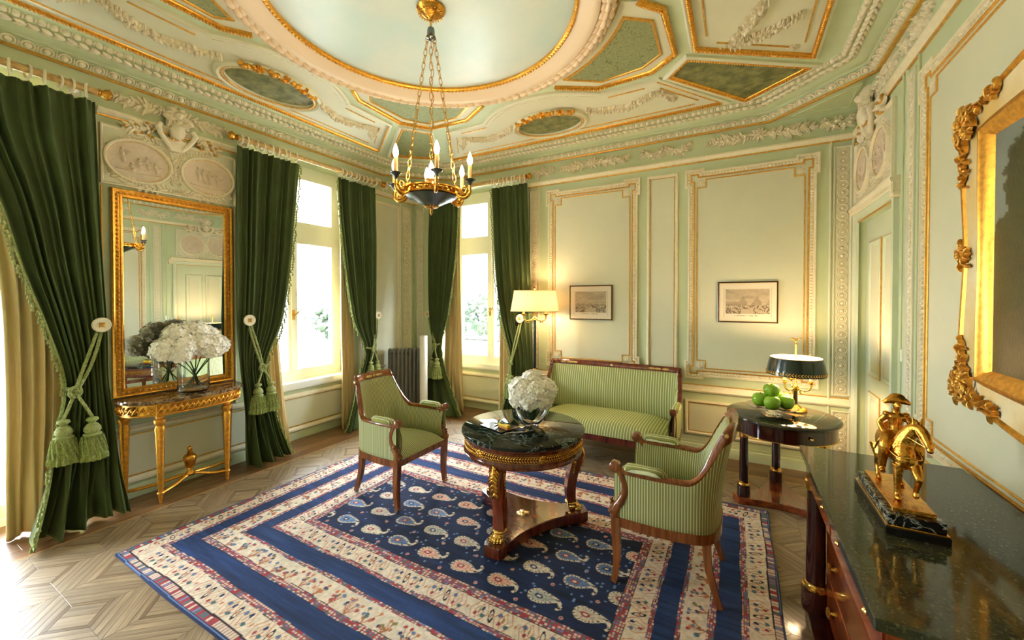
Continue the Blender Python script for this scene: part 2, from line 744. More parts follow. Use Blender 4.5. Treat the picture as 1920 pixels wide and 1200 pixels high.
def striped(name, c1, c2, c3, period=0.0135):
    """ribbed stripe upholstery, the stripe coordinate is stored on the mesh"""
    m = mat(name, c1, 0.75, sheen=0.25)
    nt = m.node_tree
    b = nt.nodes['Principled BSDF']
    L = nt.links.new
    a = nt.nodes.new('ShaderNodeAttribute')
    a.attribute_name = 'sc'
    d = nt.nodes.new('ShaderNodeMath')
    d.operation = 'DIVIDE'
    d.inputs[1].default_value = period
    L(a.outputs['Fac'], d.inputs[0])
    fr = nt.nodes.new('ShaderNodeMath')
    fr.operation = 'FRACT'
    L(d.outputs[0], fr.inputs[0])
    r = nt.nodes.new('ShaderNodeValToRGB')
    r.color_ramp.interpolation = 'LINEAR'
    e = r.color_ramp.elements
    e[0].position, e[0].color = 0.0, c3
    e[1].position, e[1].color = 1.0, c3
    for p, c in ((0.1, c1), (0.45, c1), (0.55, c3), (0.65, c2), (0.9, c2)):
        x = e.new(p)
        x.color = c
    L(fr.outputs[0], r.inputs['Fac'])
    L(r.outputs['Color'], b.inputs['Base Color'])
    sn = nt.nodes.new('ShaderNodeMath')
    sn.operation = 'PINGPONG'
    sn.inputs[1].default_value = 0.25
    L(d.outputs[0], sn.inputs[0])
    bp = nt.nodes.new('ShaderNodeBump')
    bp.inputs['Strength'].default_value = 0.5
    bp.inputs['Distance'].default_value = 0.006
    L(sn.outputs[0], bp.inputs['Height'])
    L(bp.outputs['Normal'], b.inputs['Normal'])
    return m


M = {}
M['stile'] = mat('sage_green_paint', lin(194, 203, 164), 0.55, var=0.03, vscale=2)
M['panel'] = mat('pale_green_paint', lin(213, 212, 184), 0.5, var=0.03, vscale=1.5)
M['cream'] = mat('cream_stucco', lin(232, 222, 192), 0.55, var=0.05, vscale=30)
M['relief'] = mat('aged_cream_stucco', lin(234, 224, 198), 0.6, var=0.07, vscale=25)
M['ceil'] = mat('mint_ceiling_paint', lin(206, 218, 184), 0.6, var=0.02)
M['ceilpanel'] = mat('cream_ceiling_paint', lin(228, 226, 200), 0.6, var=0.03, vscale=3)
M['gold'] = mat('gilding', lin(224, 164, 66), 0.32, 0.85, var=0.2, vscale=40)
M['goldpaint'] = mat('gold_line_paint', lin(214, 164, 74), 0.4, 0.55, var=0.15, vscale=30)
M['brass'] = mat('polished_brass', lin(222, 178, 92), 0.18, 1.0)
M['bronze'] = mat('gilt_bronze', lin(205, 150, 62), 0.25, 1.0, var=0.25, vscale=30, bump=0.2, bscale=90)
M['wframe'] = mat('window_white_paint', lin(242, 242, 232), 0.4)
M['doorp'] = mat('door_green_paint', lin(206, 214, 186), 0.45, var=0.03, vscale=3)
M['oval'] = mat('pinkish_plaster', lin(214, 196, 172), 0.6, var=0.06, vscale=20)

# ================================================================ THE ROOM
# ---------------------------------------------------------------- walls
WIN = [(-0.25, 1.12), (2.30, 3.67)]              # openings in the left wall (along y)
WB = (-3.95, -2.59)                              # opening in the back wall (along x)
HW = 3.37

mb = MB()
wall_mesh(mb, PL, [YF - 0.2, -0.25, 1.12, 2.30, 3.67, YB], [0, HW, ZC + 0.15], [(a, b, 0, HW) for a, b in WIN], 0.45)
for a, b in WIN[1:]:                             # window breast, set back in the opening (the other opening is a balcony door)
    mb.box(XL - 0.45, XL - 0.12, a, b, 0, 0.64)
wall_left = tag(mb.build('wall_left', M['stile']), kind='structure')
mb = MB()
wall_mesh(mb, PB, [XL - 0.45, WB[0], WB[1], XR + 0.2], [0, HW - 0.03, ZC + 0.15], [(WB[0], WB[1], 0, HW - 0.03)], 0.5)
mb.box(WB[0], WB[1], 5.13, 5.34, 0, 0.64)
wall_back = tag(mb.build('wall_back', M['stile']), kind='structure')
mb = MB()
DOOR = (3.77, 4.76, 2.40)
wall_mesh(mb, PR, [YF - 0.2, DOOR[0], DOOR[1], YB], [0, DOOR[2], ZC + 0.15], [(DOOR[0], DOOR[1], 0, DOOR[2])], 0.2)
wall_right = tag(mb.build('wall_right', M['stile']), kind='structure')
mb = MB()
wall_mesh(mb, PF, [XL, XR], [0, ZC + 0.15], [], 0.2)
wall_front = tag(mb.build('wall_front', M['stile']), kind='structure')

# ---------------------------------------------------------------- mouldings on the walls
P_CAP = [(0, 0), (0.0, 0.012), (0.012, 0.022), (0.03, 0.022), (0.034, 0.014), (0.05, 0.014), (0.054, 0.006), (0.062, 0.006), (0.062, 0)]


def hrun(mb, pl, u0, u1, v, prof):
    """a horizontal moulding; prof holds (height above v, projection)"""
    sweep(mb, pl, [(u0, v), (u1, v)], prof, closed=False)


def line(mb, pl, poly, wd=0.012, h=0.010, closed=True):
    sweep(mb, pl, poly, [(0, 0), (0, h * 0.7), (wd * 0.3, h), (wd * 0.7, h), (wd, h * 0.7), (wd, 0)], closed)


RAIL = [(-0.07, 0), (-0.07, 0.012), (-0.058, 0.03), (-0.045, 0.034), (-0.035, 0.022), (-0.01, 0.018), (0.0, 0.010), (0.012, 0.008), (0.012, 0)]
PICT = [(0, 0), (0, 0.012), (0.012, 0.022), (0.03, 0.04), (0.045, 0.04), (0.05, 0.02), (0.05, 0)]
BASE = [(0, 0), (0, 0.022), (0.085, 0.022), (0.10, 0.016), (0.105, 0.006), (0.13, 0.006), (0.13, 0)]
DADO = [(0, 0), (0, 0.018), (0.012, 0.03), (0.03, 0.03), (0.04, 0.016), (0.055, 0.012), (0.055, 0)]


def rosette(pl, u, v, r, parent, h=0.014):
    mb = MB()
    a, b = pl(u - r, v - r, 0), pl(u + r, v + r, h * 0.4)
    lo, hi = np.minimum(a, b), np.maximum(a, b)
    mb.box(lo[0], hi[0], lo[1], hi[1], lo[2], hi[2])
    for k in range(8):
        leaf(mb, pl, u, v, k * pi / 4 + 0.39, r * 1.15, r * 0.62, h, h * 0.4)
    mb.octa(pl(u, v, h), pl.U * r * 0.28, pl.V * r * 0.28, pl.N * h * 0.8)
    return mb.build('rosette', M['cream'], parent, 60)


def big_panel(pl, u0, u1, v0, v1, parent, ear=True):
    e = 0.03
    poly = eared(u0, u1, v0, v1, 0.19, 0.20, e) if ear else rect(u0, u1, v0, v1)
    mb = MB()
    a, b = pl(u0 + 0.05, v0 + 0.05, 0), pl(u1 - 0.05, v1 - 0.05, 0.006)
    lo, hi = np.minimum(a, b), np.maximum(a, b)
    mb.box(lo[0], hi[0], lo[1], hi[1], lo[2], hi[2])
    mb.build('panel_field', M['panel'], parent)
    mb = MB()
    sweep(mb, pl, poly, [(0, 0), (0, 0.024), (0.014, 0.026), (0.018, 0.014), (0.05, 0.012), (0.053, 0)])
    mb.build('panel_moulding', M['cream'], parent, 40)
    mb = MB()
    beads(mb, pl, poly, 0.030, 0.0125, 0.013, 0.014, 0.012, off=0.034)
    mb.build('leaf_moulding', M['cream'], parent, 80, kind='stuff')
    mb = MB()
    sweep(mb, pl, poly, [(0.053, 0), (0.053, 0.014), (0.062, 0.016), (0.067, 0.010), (0.067, 0)])
    mb.build('gilt_edge', M['goldpaint'], parent, 40)
    g = 0.115
    mb = MB()
    line(mb, pl, notched(u0 + g, u1 - g, v0 + g, v1 - g, 0.085), 0.012, 0.014)
    mb.build('gilt_line', M['goldpaint'], parent, 40)
    for uu in (u0 + g + 0.042, u1 - g - 0.042):
        for vv in (v0 + g + 0.042, v1 - g - 0.042):
            rosette(pl, uu, vv, 0.036, parent)


def small_panel(pl, u0, u1, v0, v1, parent, gold=True):
    mb = MB()
    a, b = pl(u0 + 0.02, v0 + 0.02, 0), pl(u1 - 0.02, v1 - 0.02, 0.004)
    lo, hi = np.minimum(a, b), np.maximum(a, b)
    mb.box(lo[0], hi[0], lo[1], hi[1], lo[2], hi[2])
    mb.build('panel_field', M['panel'], parent)
    mb = MB()
    sweep(mb, pl, rect(u0, u1, v0, v1), [(0, 0), (0, 0.016), (0.012, 0.022), (0.022, 0.020), (0.03, 0.008), (0.034, 0)])
    mb.build('panel_moulding', M['cream'], parent, 40)
    if gold:
        mb = MB()
        line(mb, pl, rect(u0 + 0.034, u1 - 0.034, v0 + 0.034, v1 - 0.034), 0.007, 0.010)
        mb.build('gilt_line', M['goldpaint'], parent, 40)


def guilloche(pl, u0, u1, v0, v1, parent):
    """pilaster strip with interlaced rings in a sunk frame"""
    mb = MB()
    a, b = pl(u0 - 0.02, v0 - 0.02, 0), pl(u1 + 0.02, v1 + 0.02, 0.004)
    lo, hi = np.minimum(a, b), np.maximum(a, b)
    mb.box(lo[0], hi[0], lo[1], hi[1], lo[2], hi[2])
    sweep(mb, pl, rect(u0 - 0.028, u1 + 0.028, v0 - 0.028, v1 + 0.028), [(0, 0), (0, 0.014), (0.008, 0.018), (0.016, 0.012), (0.02, 0.004)])
    mb.build('pilaster_strip', M['panel'], parent, 40)
    mb = MB()
    R = (u1 - u0) / 2
    n = max(1, int(round((v1 - v0) / (R * 1.75))))
    for k in range(n):
        v = v0 + (v1 - v0) * (k + 0.5) / n
        for rr, tr in ((R * 0.93, R * 0.12), (R * 0.62, R * 0.10)):
            t = np.arange(14) * 2 * pi / 14
            mb.tube([pl((u0 + u1) / 2 + rr * cos(x), v + rr * sin(x), 0.008) for x in t], tr, 4, closed=True)
        mb.octa(pl((u0 + u1) / 2, v, 0.008), pl.U * R * 0.38, pl.V * R * 0.38, pl.N * 0.012)
    mb.build('guilloche', M['cream'], parent, 60, kind='stuff')


# back wall: two tall panels, a narrow one, chair rail, dado, picture rail
big_panel(PB, -0.498, 0.703, 0.818, 3.116, wall_back)
big_panel(PB, -2.185, -0.985, 0.818, 3.116, wall_back)
small_panel(PB, -0.907, -0.573, 0.83, 3.108, wall_back)
small_panel(PB, -0.488, 0.72, 0.205, 0.584, wall_back)
small_panel(PB, -2.18, -0.56, 0.205, 0.584, wall_back)
guilloche(PB, 0.832, 0.917, 0.80, 3.115, wall_back)
guilloche(PB, 0.832, 0.917, 0.16, 0.60, wall_back)
guilloche(PB, -2.40, -2.318, 0.80, 3.115, wall_back)
guilloche(PB, -4.42, -4.33, 0.20, 3.10, wall_back)
for u in (0.79, 0.955, -2.285, -2.45):
    mb = MB()
    line(mb, PB, [(u, 0.14), (u, 3.19)], 0.018, 0.016, closed=False)
    mb.build('vertical_fillet', M['panel'], wall_back, 40)
segB = [(XL, WB[0]), (WB[1], XR)]
segL = [(1.12, 2.30), (3.67, YB)]
segR = [(YF, 3.70)]
for nm, pl, segs, par in (('back', PB, segB, wall_back), ('left', PL, segL, wall_left), ('right', PR, segR, wall_right), ('front', PF, [(XL, XR)], wall_front)):
    m1, m2, m3 = MB(), MB(), MB()
    for a, b in segs:
        if nm != 'left':
            hrun(m1, pl, a, b, 0.737, RAIL)
            hrun(m2, pl, a, b, 0.737, [(0.012, 0), (0.012, 0.010), (0.019, 0.010), (0.022, 0)])
        else:
            hrun(m1, pl, a, b, 0.56, DADO)
            hrun(m2, pl, a, b, 0.53, [(0.0, 0), (0.0, 0.008), (0.008, 0.008), (0.010, 0)])
            hrun(m1, pl, a, b, 0.125, DADO)
            hrun(m2, pl, a, b, 0.185, [(0.0, 0), (0.0, 0.008), (0.008, 0.008), (0.010, 0)])
        hrun(m3, pl, a, b, 0.0, BASE)
    m1.build('chair_rail', M['cream'], par, 40)
    m2.build('gilt_line', M['goldpaint'], par, 40)
    bb = m3.build('baseboard_' + nm, M['stile'], None, 40)
    bb['kind'] = 'structure'
    m4, m5 = MB(), MB()
    a, b = {'back': (XL, XR), 'left': (YF, YB), 'right': (YF, YB), 'front': (XL, XR)}[nm]
    runs = {'back': [(XL, WB[0] - 0.1), (WB[1] + 0.1, XR)], 'left': [(YF, -0.33), (1.19, 2.22), (3.73, YB)]}.get(nm, [(a, b)])
    for a, b in runs:
        hrun(m4, pl, a, b, 3.20, PICT)
        hrun(m5, pl, a, b, 3.186, [(0, 0), (0, 0.012), (0.012, 0.014), (0.014, 0)])
    m4.build('picture_rail', M['cream'], par, 40)
    m5.build('gilt_line', M['goldpaint'], par, 40)

# window breasts and the left wall dado fields
for pl, u0, u1, par, off in ((PL, 2.30, 3.67, wall_left, -0.12), (PB, WB[0], WB[1], wall_back, -0.29)):
    q = Plane(pl.O + pl.N * off, pl.U, pl.V, pl.N)
    m1, m2, m3 = MB(), MB(), MB()
    hrun(m1, q, u0, u1, 0.505, DADO)
    hrun(m1, q, u0, u1, 0.105, DADO)
    hrun(m2, q, u0, u1, 0.495, [(0, 0), (0, 0.007), (0.008, 0.007), (0.01, 0)])
    hrun(m2, q, u0, u1, 0.162, [(0, 0), (0, 0.007), (0.008, 0.007), (0.01, 0)])
    m1.build('breast_moulding', M['cream'], par, 40)
    m2.build('gilt_line', M['goldpaint'], par, 40)
    m3.box(*[float(x) for x in sum(zip(np.minimum(q(u0, 0.175, 0), q(u1, 0.49, 0.003)), np.maximum(q(u0, 0.175, 0), q(u1, 0.49, 0.003))), ())])
    m3.build('panel_field', M['panel'], par)
for a, b in ((1.13, 2.29), (3.68, 4.52)):
    m3 = MB()
    m3.box(XL, XL + 0.004, a, b, 0.195, 0.53)
    m3.build('panel_field', M['panel'], wall_left)
guilloche(PL, 4.60, 4.73, 0.20, 3.10, wall_left)
mb = MB()
line(mb, PL, [(4.53, 0.66), (4.53, 3.19)], 0.02, 0.016, closed=False)
mb.build('vertical_fillet', M['cream'], wall_left, 40)
small_panel(PL, 3.74, 4.50, 0.70, 3.10, wall_left, gold=False)

# frieze garlands on the back wall, the left and the right wall
def frieze(pl, runs, parent):
    for a, b, style in runs:
        mb = MB()
        if style == 'swag':
            n = 2
            for k in range(n):
                u0, u1 = a + (b - a) * k / n, a + (b - a) * (k + 1) / n
                garland(mb, pl, [(u0, 3.42), (u0 * 0.5 + u1 * 0.5, 3.335), (u1, 3.42)], 0.07, 0.03, 0.026, lf=0.07)
                garland(mb, pl, [(u0, 3.44), (u0, 3.33)], 0.05, 0.026, 0.028, lf=0.055)
            garland(mb, pl, [(b, 3.44), (b, 3.33)], 0.03, 0.02, 0.03, lf=0.04)
        else:
            c = (a + b) / 2
            garland(mb, pl, [(c, 3.385), (c - (c - a) * 0.55, 3.37), (a, 3.375)], 0.07, 0.032, 0.026, lf=0.085)
            garland(mb, pl, [(c, 3.385), (c + (b - c) * 0.55, 3.37), (b, 3.375)], 0.07, 0.032, 0.026, lf=0.085)
            for k in range(9):
                t = k * 2 * pi / 9
                leaf(mb, pl, c, 3.385, t, 0.075, 0.04, 0.035, 0.0, 0.03)
            flower(mb, pl, c, 3.385, 0.04, 0.05)
        mb.build('frieze_garland', M['relief'], parent, 60)


frieze(PB, [(-2.36, -2.10, 'swag'), (-2.0, -1.12, 'spray'), (-0.96, -0.45, 'swag'), (-0.29, 0.68, 'spray'), (0.73, 0.95, 'swag')], wall_back)
frieze(PL, [(1.26, 2.16, 'spray'), (4.05, 4.6, 'swag')], wall_left)
frieze(PR, [(3.75, 4.3, 'spray'), (3.2, 3.65, 'swag'), (2.1, 3.05, 'spray'), (1.4, 1.95, 'swag'), (0.3, 1.3, 'spray')], wall_right)


# overmantel style relief with two ovals (above the mirror and above the door)
def figures(mb, pl, u, v, kind):
    sets = {0: [(-0.11, 0.03, 0.13), (0.0, -0.02, 0.09), (0.05, 0.0, 0.11), (0.11, -0.03, 0.09), (-0.05, -0.06, 0.08)],
            1: [(-0.09, 0.01, 0.14), (-0.045, 0.0, 0.14), (0.0, 0.0, 0.13), (0.07, -0.02, 0.12)]}[kind]
    for du, dv, hh in sets:
        U, V, N = pl.U, pl.V, pl.N
        mb.ell(pl(u + du, v + dv + hh * 0.42, 0.006), (1, 1, 1), 6, 4, np.stack([U * 0.012, V * 0.014, N * 0.010], 1))
        mb.ell(pl(u + du, v + dv + hh * 0.15, 0.004), (1, 1, 1), 6, 4, np.stack([U * 0.018, V * hh * 0.26, N * 0.010], 1))
        mb.ell(pl(u + du + 0.01, v + dv - hh * 0.25, 0.004), (1, 1, 1), 6, 4, np.stack([U * 0.016, V * hh * 0.28, N * 0.010], 1))
        mb.tube([pl(u + du, v + dv + hh * 0.25, 0.008), pl(u + du + 0.03, v + dv + hh * 0.15, 0.010), pl(u + du + 0.05, v + dv + hh * 0.28, 0.008)], 0.006, 5)
    mb.tube([pl(u - 0.15, v - 0.085, 0.003), pl(u, v - 0.10, 0.003), pl(u + 0.15, v - 0.085, 0.003)], 0.006, 5)


def two_ovals(pl, parent, uc, half, v0, v1, a, b, vo, crest):
    mb = MB()
    lo = np.minimum(pl(uc - half, v0, 0), pl(uc + half, v1, 0.012))
    hi = np.maximum(pl(uc - half, v0, 0), pl(uc + half, v1, 0.012))
    mb.box(lo[0], hi[0], lo[1], hi[1], lo[2], hi[2])
    mb.build('relief_ground', M['panel'], parent)
    mb = MB()
    sweep(mb, pl, rect(uc - half, uc + half, v0, v1), [(0, 0.012), (0, 0.028), (0.01, 0.03), (0.016, 0.02), (0.02, 0.012)])
    mb.build('panel_moulding', M['cream'], parent, 40)
    for k, s in enumerate((-1, 1)):
        cu = uc + s * (a + 0.055)
        m2 = MB()
        m2.prism(ellipse(0, 0, a, b, 40), 0.0, 0.012, np.stack([pl.U, pl.V, pl.N], 1), pl(cu, vo, 0.012))
        figures(m2, Plane(pl(0, 0, 0.024), pl.U, pl.V, pl.N), cu, vo, k)
        ov = m2.build('oval_medallion', M['oval'], parent, 50)
        m3 = MB()
        sweep(m3, pl, ellipse(cu, vo, a + 0.028, b + 0.028, 48), [(0, 0.012), (0.0, 0.03), (0.006, 0.042), (0.016, 0.044), (0.024, 0.034), (0.028, 0.022)])
        m3.build('oval_frame', M['cream'], parent, 50)
        m3 = MB()
        line(m3, Plane(pl(0, 0, 0.022), pl.U, pl.V, pl.N), ellipse(cu, vo, a + 0.004, b + 0.004, 48), 0.006, 0.006)
        m3.build('gilt_line', M['goldpaint'], parent, 50)
    m4 = MB()
    B = 0.012
    for s in (-1, 1):
        garland(m4, pl, [(uc, v0 + 0.05), (uc + s * half * 0.5, v0 + 0.035), (uc + s * (half - 0.05), v0 + 0.10)], 0.04, 0.022, 0.022, B, 0.075, 0.05)
        garland(m4, pl, [(uc, vo + b * 0.95), (uc + s * half * 0.5, vo + b + 0.04), (uc + s * (half - 0.04), vo + b * 0.55)], 0.03, 0.016, 0.024, B, 0.05, 0.1)
        garland(m4, pl, [(uc + s * 0.03, v0 + 0.08), (uc + s * 0.012, vo), (uc + s * 0.06, vo + b)], 0.03, 0.02, 0.022, B, 0.06, 0.05)
    m4.build('laurel_sprays', M['relief'], parent, 60)
    m5 = MB()
    if crest:
        cv = v1 + 0.07
        m5.ell(pl(uc, cv + 0.02, 0.05), (1, 1, 1), 10, 6, np.stack([pl.U * 0.06, pl.V * 0.085, pl.N * 0.07], 1))
        flower(m5, pl, uc, cv + 0.16, 0.10, 0.09, 0.03, 9)
        for k in range(14):
            leaf(m5, pl, uc + random.uniform(-0.06, 0.06), cv + 0.12 + random.uniform(-0.04, 0.06), random.uniform(0, 6.3), 0.07, 0.04, 0.06, 0.05)
        for s in (-1, 1):
            m5.tube([pl(uc + s * x, cv + y, n) for x, y, n in ((0.12, 0.06, 0.05), (0.14, 0.02, 0.06), (0.12, -0.03, 0.05), (0.07, -0.10, 0.045), (0.035, -0.15, 0.035))], [0.022, 0.026, 0.02, 0.022, 0.016], 7)
            m5.tube([pl(uc + s * (0.055 + 0.022 * cos(t)), cv + 0.05 + 0.022 * sin(t), 0.07) for t in np.linspace(0, 5.2, 10)], 0.011, 6)
            garland(m5, pl, [(uc + s * 0.15, cv - 0.01), (uc + s * 0.25, cv - 0.03), (uc + s * 0.36, cv - 0.05)], 0.05, 0.03, 0.022, 0.02, 0.085, 0.1)
        m5.prism([(-0.05, -0.16), (0.05, -0.16), (0.075, -0.05), (-0.075, -0.05)], 0.02, 0.05, np.stack([pl.U, pl.V, pl.N], 1), pl(uc, cv, 0))
        m5.build('carved_mask_crest', M['relief'], parent, 60)
        m6 = MB()
        for s in (-1, 1):
            for k in range(9):
                m6.octa(pl(uc + s * random.uniform(0.16, 0.36), cv + random.uniform(-0.10, 0.03), 0.04), pl.U * 0.016, pl.V * 0.013, pl.N * 0.014)
        for k in range(7):
            m6.octa(pl(uc - 0.05 + k * 0.017, cv - 0.05 - 0.012 * sin(k), 0.06), pl.U * 0.012, pl.V * 0.010, pl.N * 0.012)
        m6.build('gilded_berries', M['goldpaint'], parent, 60, kind='stuff')


two_ovals(PL, wall_left, 1.706, 0.50, 2.64, 3.125, 0.205, 0.162, 2.872, True)
two_ovals(PR, wall_right, 4.28, 0.52, 2.56, 3.11, 0.19, 0.17, 2.82, True)
for u in (1.195, 2.205):                         # gilded fillets beside the mirror
    mb = MB()
    line(mb, PL, [(u, 0.63), (u, 3.13)], 0.02, 0.018, closed=False)
    mb.build('vertical_fillet', M['cream'], wall_left, 40)
    mb = MB()
    line(mb, PL, [(u + (0.022 if u < 1.7 else -0.012), 0.63), (u + (0.022 if u < 1.7 else -0.012), 2.62)], 0.010, 0.014, closed=False)
    mb.build('gilt_line', M['goldpaint'], wall_left, 40)

# right wall: tall panel behind the painting, pilaster, panels out of view
big_panel(PR, -0.35, 3.307, 0.80, 3.06, wall_right)
guilloche(PR, 3.425, 3.495, 0.80, 3.115, wall_right)
for u in (3.36, 3.56, 3.62):
    mb = MB()
    line(mb, PR, [(u, 0.76), (u, 3.19)], 0.02, 0.016, closed=False)
    mb.build('vertical_fillet', M['stile'], wall_right, 40)
big_panel(PF, -4.3, -2.0, 0.82, 3.1, wall_front)
big_panel(PF, -1.7, 0.7, 0.82, 3.1, wall_front)

# ---------------------------------------------------------------- ceiling
mb = MB()
mb.box(XL - 0.45, XR + 0.2, YF - 0.2, YB + 0.5, ZC, ZC + 0.15)
ceiling = tag(mb.build('ceiling', M['ceil']), kind='structure')

x0, x1, y0, y1 = XL - CX, XR - CX, YF - CY, YB - CY
LC = 0.67
OCT = [(x0 + LC, y0), (x1 - LC, y0), (x1, y0 + LC), (x1, y1 - LC), (x1 - LC, y1), (x0 + LC, y1), (x0, y1 - LC), (x0, y0 + LC)]
mb = MB()
sweep(mb, PC, OCT, [(-0.0, 0.166), (0.02, 0.164), (0.03, 0.155), (0.06, 0.105), (0.075, 0.10), (0.075, 0.088), (0.085, 0.082), (0.10, 0.082), (0.13, 0.074), (0.155, 0.058), (0.17, 0.05), (0.19, 0.045), (0.215, 0.028), (0.24, 0.022), (0.262, 0.0)])
cornice = tag(mb.build('trim_1', M['stile'], None, 30), kind='structure')
mb = MB()
sweep(mb, PC, OCT, [(0.0, 0.172), (0.026, 0.172), (0.034, 0.164), (0.03, 0.156)])
mb.build('gilt_line', M['goldpaint'], cornice, 40)
mb, m2 = MB(), MB()
for u, v, du, dv in along(OCT, 0.090, True, 0.048):
    T, B = PC.U * du + PC.V * dv, -PC.U * dv + PC.V * du
    n = B * 0.55 + PC.N * 0.83
    q = np.cross(T, n)
    c = PC(u, v, 0.134)
    mb.ell(c, (1, 1, 1), 8, 6, np.stack([T * 0.021, q * 0.026, n * 0.017], 1))
    mb.tube([c + T * 0.033 * cos(t) + q * 0.034 * sin(t) for t in np.arange(12) * 2 * pi / 12], 0.0065, 5, closed=True)
    mb.octa(c + T * 0.045, T * 0.007, q * 0.028, n * 0.012)
mb.build('egg_and_dart', M['relief'], cornice, 60, kind='stuff')
for k, (u, v, du, dv) in enumerate(along(OCT, 0.062, True, 0.19)):
    T, B = PC.U * du + PC.V * dv, -PC.U * dv + PC.V * du
    c = PC(u, v, 0.052)
    for s in (-1, 1):
        d = T * 0.8 + B * 0.35 * s
        m2.octa(c + B * 0.013 * s, d * 0.042, np.cross(d, PC.N) * 0.014, PC.N * 0.017)
m2.build('laurel_band', M['relief'], cornice, 60, kind='stuff')
m2 = MB()
for k, (u, v, du, dv) in enumerate(along(OCT, 0.058, True, 0.238)):
    T, B = PC.U * du + PC.V * dv, -PC.U * dv + PC.V * du
    c = PC(u, v, 0.02)
    m2.octa(c, T * 0.026, B * 0.026, PC.N * 0.026)
    m2.octa(c + T * 0.029, T * 0.008, B * 0.024, PC.N * 0.02)
m2.build('leaf_band', M['relief'], cornice, 60, kind='stuff')
for sx, sy in ((0, 0), (1, 0), (1, 1), (0, 1)):   # soffits across the corners
    cx_, cy_ = (x1 if sx else x0), (y1 if sy else y0)
    dx, dy = (-1 if sx else 1), (-1 if sy else 1)
    mb = MB()
    L2 = LC + 0.04
    mb.prism([(cx_, cy_), (cx_ + dx * L2, cy_), (cx_, cy_ + dy * L2)], 0.0, 0.168, np.stack([PC.U, PC.V, PC.N], 1), PC(0, 0, 0))
    so = mb.build('corner_soffit', M['stile'], cornice)
    mb = MB()
    tri = [(cx_ + dx * 0.07, cy_ + dy * 0.07), (cx_ + dx * (L2 - 0.20), cy_ + dy * 0.07), (cx_ + dx * 0.07, cy_ + dy * (L2 - 0.20))]
    line(mb, Plane(PC(0, 0, 0.168), PC.U, PC.V, PC.N), tri, 0.012, 0.010)
    mb.build('soffit_moulding', M['stile'], cornice, 40)

# ceiling circle: painted sky, gilt leaf ring, cream cove, laurel torus
RX, RY = -0.05, -0.02
RING = lambda r, n=96: [(RX + r * cos(2 * pi * k / n), RY + r * sin(2 * pi * k / n)) for k in range(n)]
sky_m = mat('painted_sky', lin(190, 212, 205), 0.34, col2=lin(214, 220, 208), vscale=1.1, bump=0.12, bscale=9)
MC = np.stack([PC.U, PC.V, PC.N], 1)
mb = MB()
mb.prism(RING(1.05), 0, 0.008, MC, PC(0, 0, 0))
mb.build('painted_sky_disc', sky_m, ceiling)
mb = MB()
sweep(mb, PC, RING(1.03), [(0.0, 0.0), (0, 0.03), (0.012, 0.038), (0.026, 0.03), (0.03, 0.008)])
beads(mb, PC, RING(1.016), 0.028, 0.015, 0.011, 0.014, 0.034)
mb.build('gilt_leaf_ring', M['gold'], ceiling, 50)
pink = mat('rosy_cream_paint', lin(232, 208, 176), 0.5)
mb = MB()
sweep(mb, PC, RING(1.165), [(0.0, 0.0), (0.0, 0.075), (0.02, 0.082), (0.05, 0.075), (0.095, 0.05), (0.135, 0.03), (0.135, 0)])
mb.build('cream_cove_ring', pink, ceiling, 50)
mb = MB()
sweep(mb, PC, RING(1.272), [(0.0, 0.0), (0.005, 0.03), (0.03, 0.060), (0.06, 0.070), (0.095, 0.060), (0.107, 0.0)])
for k, (u, v, du, dv) in enumerate(along(RING(1.218), 0.072)):
    T, B = PC.U * du + PC.V * dv, -PC.U * dv + PC.V * du
    for s in (-1, 0, 1):
        d = T + B * 0.35 * s
        mb.octa(PC(u, v, 0.066 - 0.014 * abs(s)) + B * 0.030 * s, d * 0.050, np.cross(d, PC.N) * 0.024, PC.N * 0.026)
mb.build('laurel_torus', pink, ceiling, 60, kind='stuff')
mb = MB()
sweep(mb, PC, RING(1.292), [(0.0, 0.0), (0.0, 0.012), (0.01, 0.012), (0.012, 0.0)])
mb.build('gilt_line', M['goldpaint'], ceiling, 50)


def olive_scroll(name, c1, c2):
    m = mat(name, c1, 0.6)
    nt = m.node_tree
    L = nt.links.new
    tc = nt.nodes.new('ShaderNodeTexCoord')
    n = nt.nodes.new('ShaderNodeTexNoise')
    n.inputs['Scale'].default_value = 7
    n.inputs['Detail'].default_value = 1.5
    n.inputs['Distortion'].default_value = 2.2
    L(tc.outputs['Object'], n.inputs['Vector'])
    mu = nt.nodes.new('ShaderNodeMath')
    mu.operation = 'MULTIPLY'
    mu.inputs[1].default_value = 9
    fr = nt.nodes.new('ShaderNodeMath')
    fr.operation = 'PINGPONG'
    fr.inputs[1].default_value = 0.5
    L(n.outputs['Fac'], mu.inputs[0])
    L(mu.outputs[0], fr.inputs[0])
    r = nt.nodes.new('ShaderNodeValToRGB')
    e = r.color_ramp.elements
    e[0].position, e[0].color = 0.03, c2
    e[1].position, e[1].color = 0.16, c1
    L(fr.outputs[0], r.inputs['Fac'])
    L(r.outputs['Color'], nt.nodes['Principled BSDF'].inputs['Base Color'])
    return m


M['scroll'] = olive_scroll('olive_scroll_painting', lin(150, 156, 112), lin(112, 118, 78))
M['grisaille'] = mat('green_grisaille_painting', lin(146, 146, 96), 0.6, col2=lin(94, 98, 58), vscale=11)


def rot4(p, k):
    c, s = [(1, 0), (0, 1), (-1, 0), (0, -1)][k]
    return [(c * a - s * b, s * a + c * b) for a, b in p]


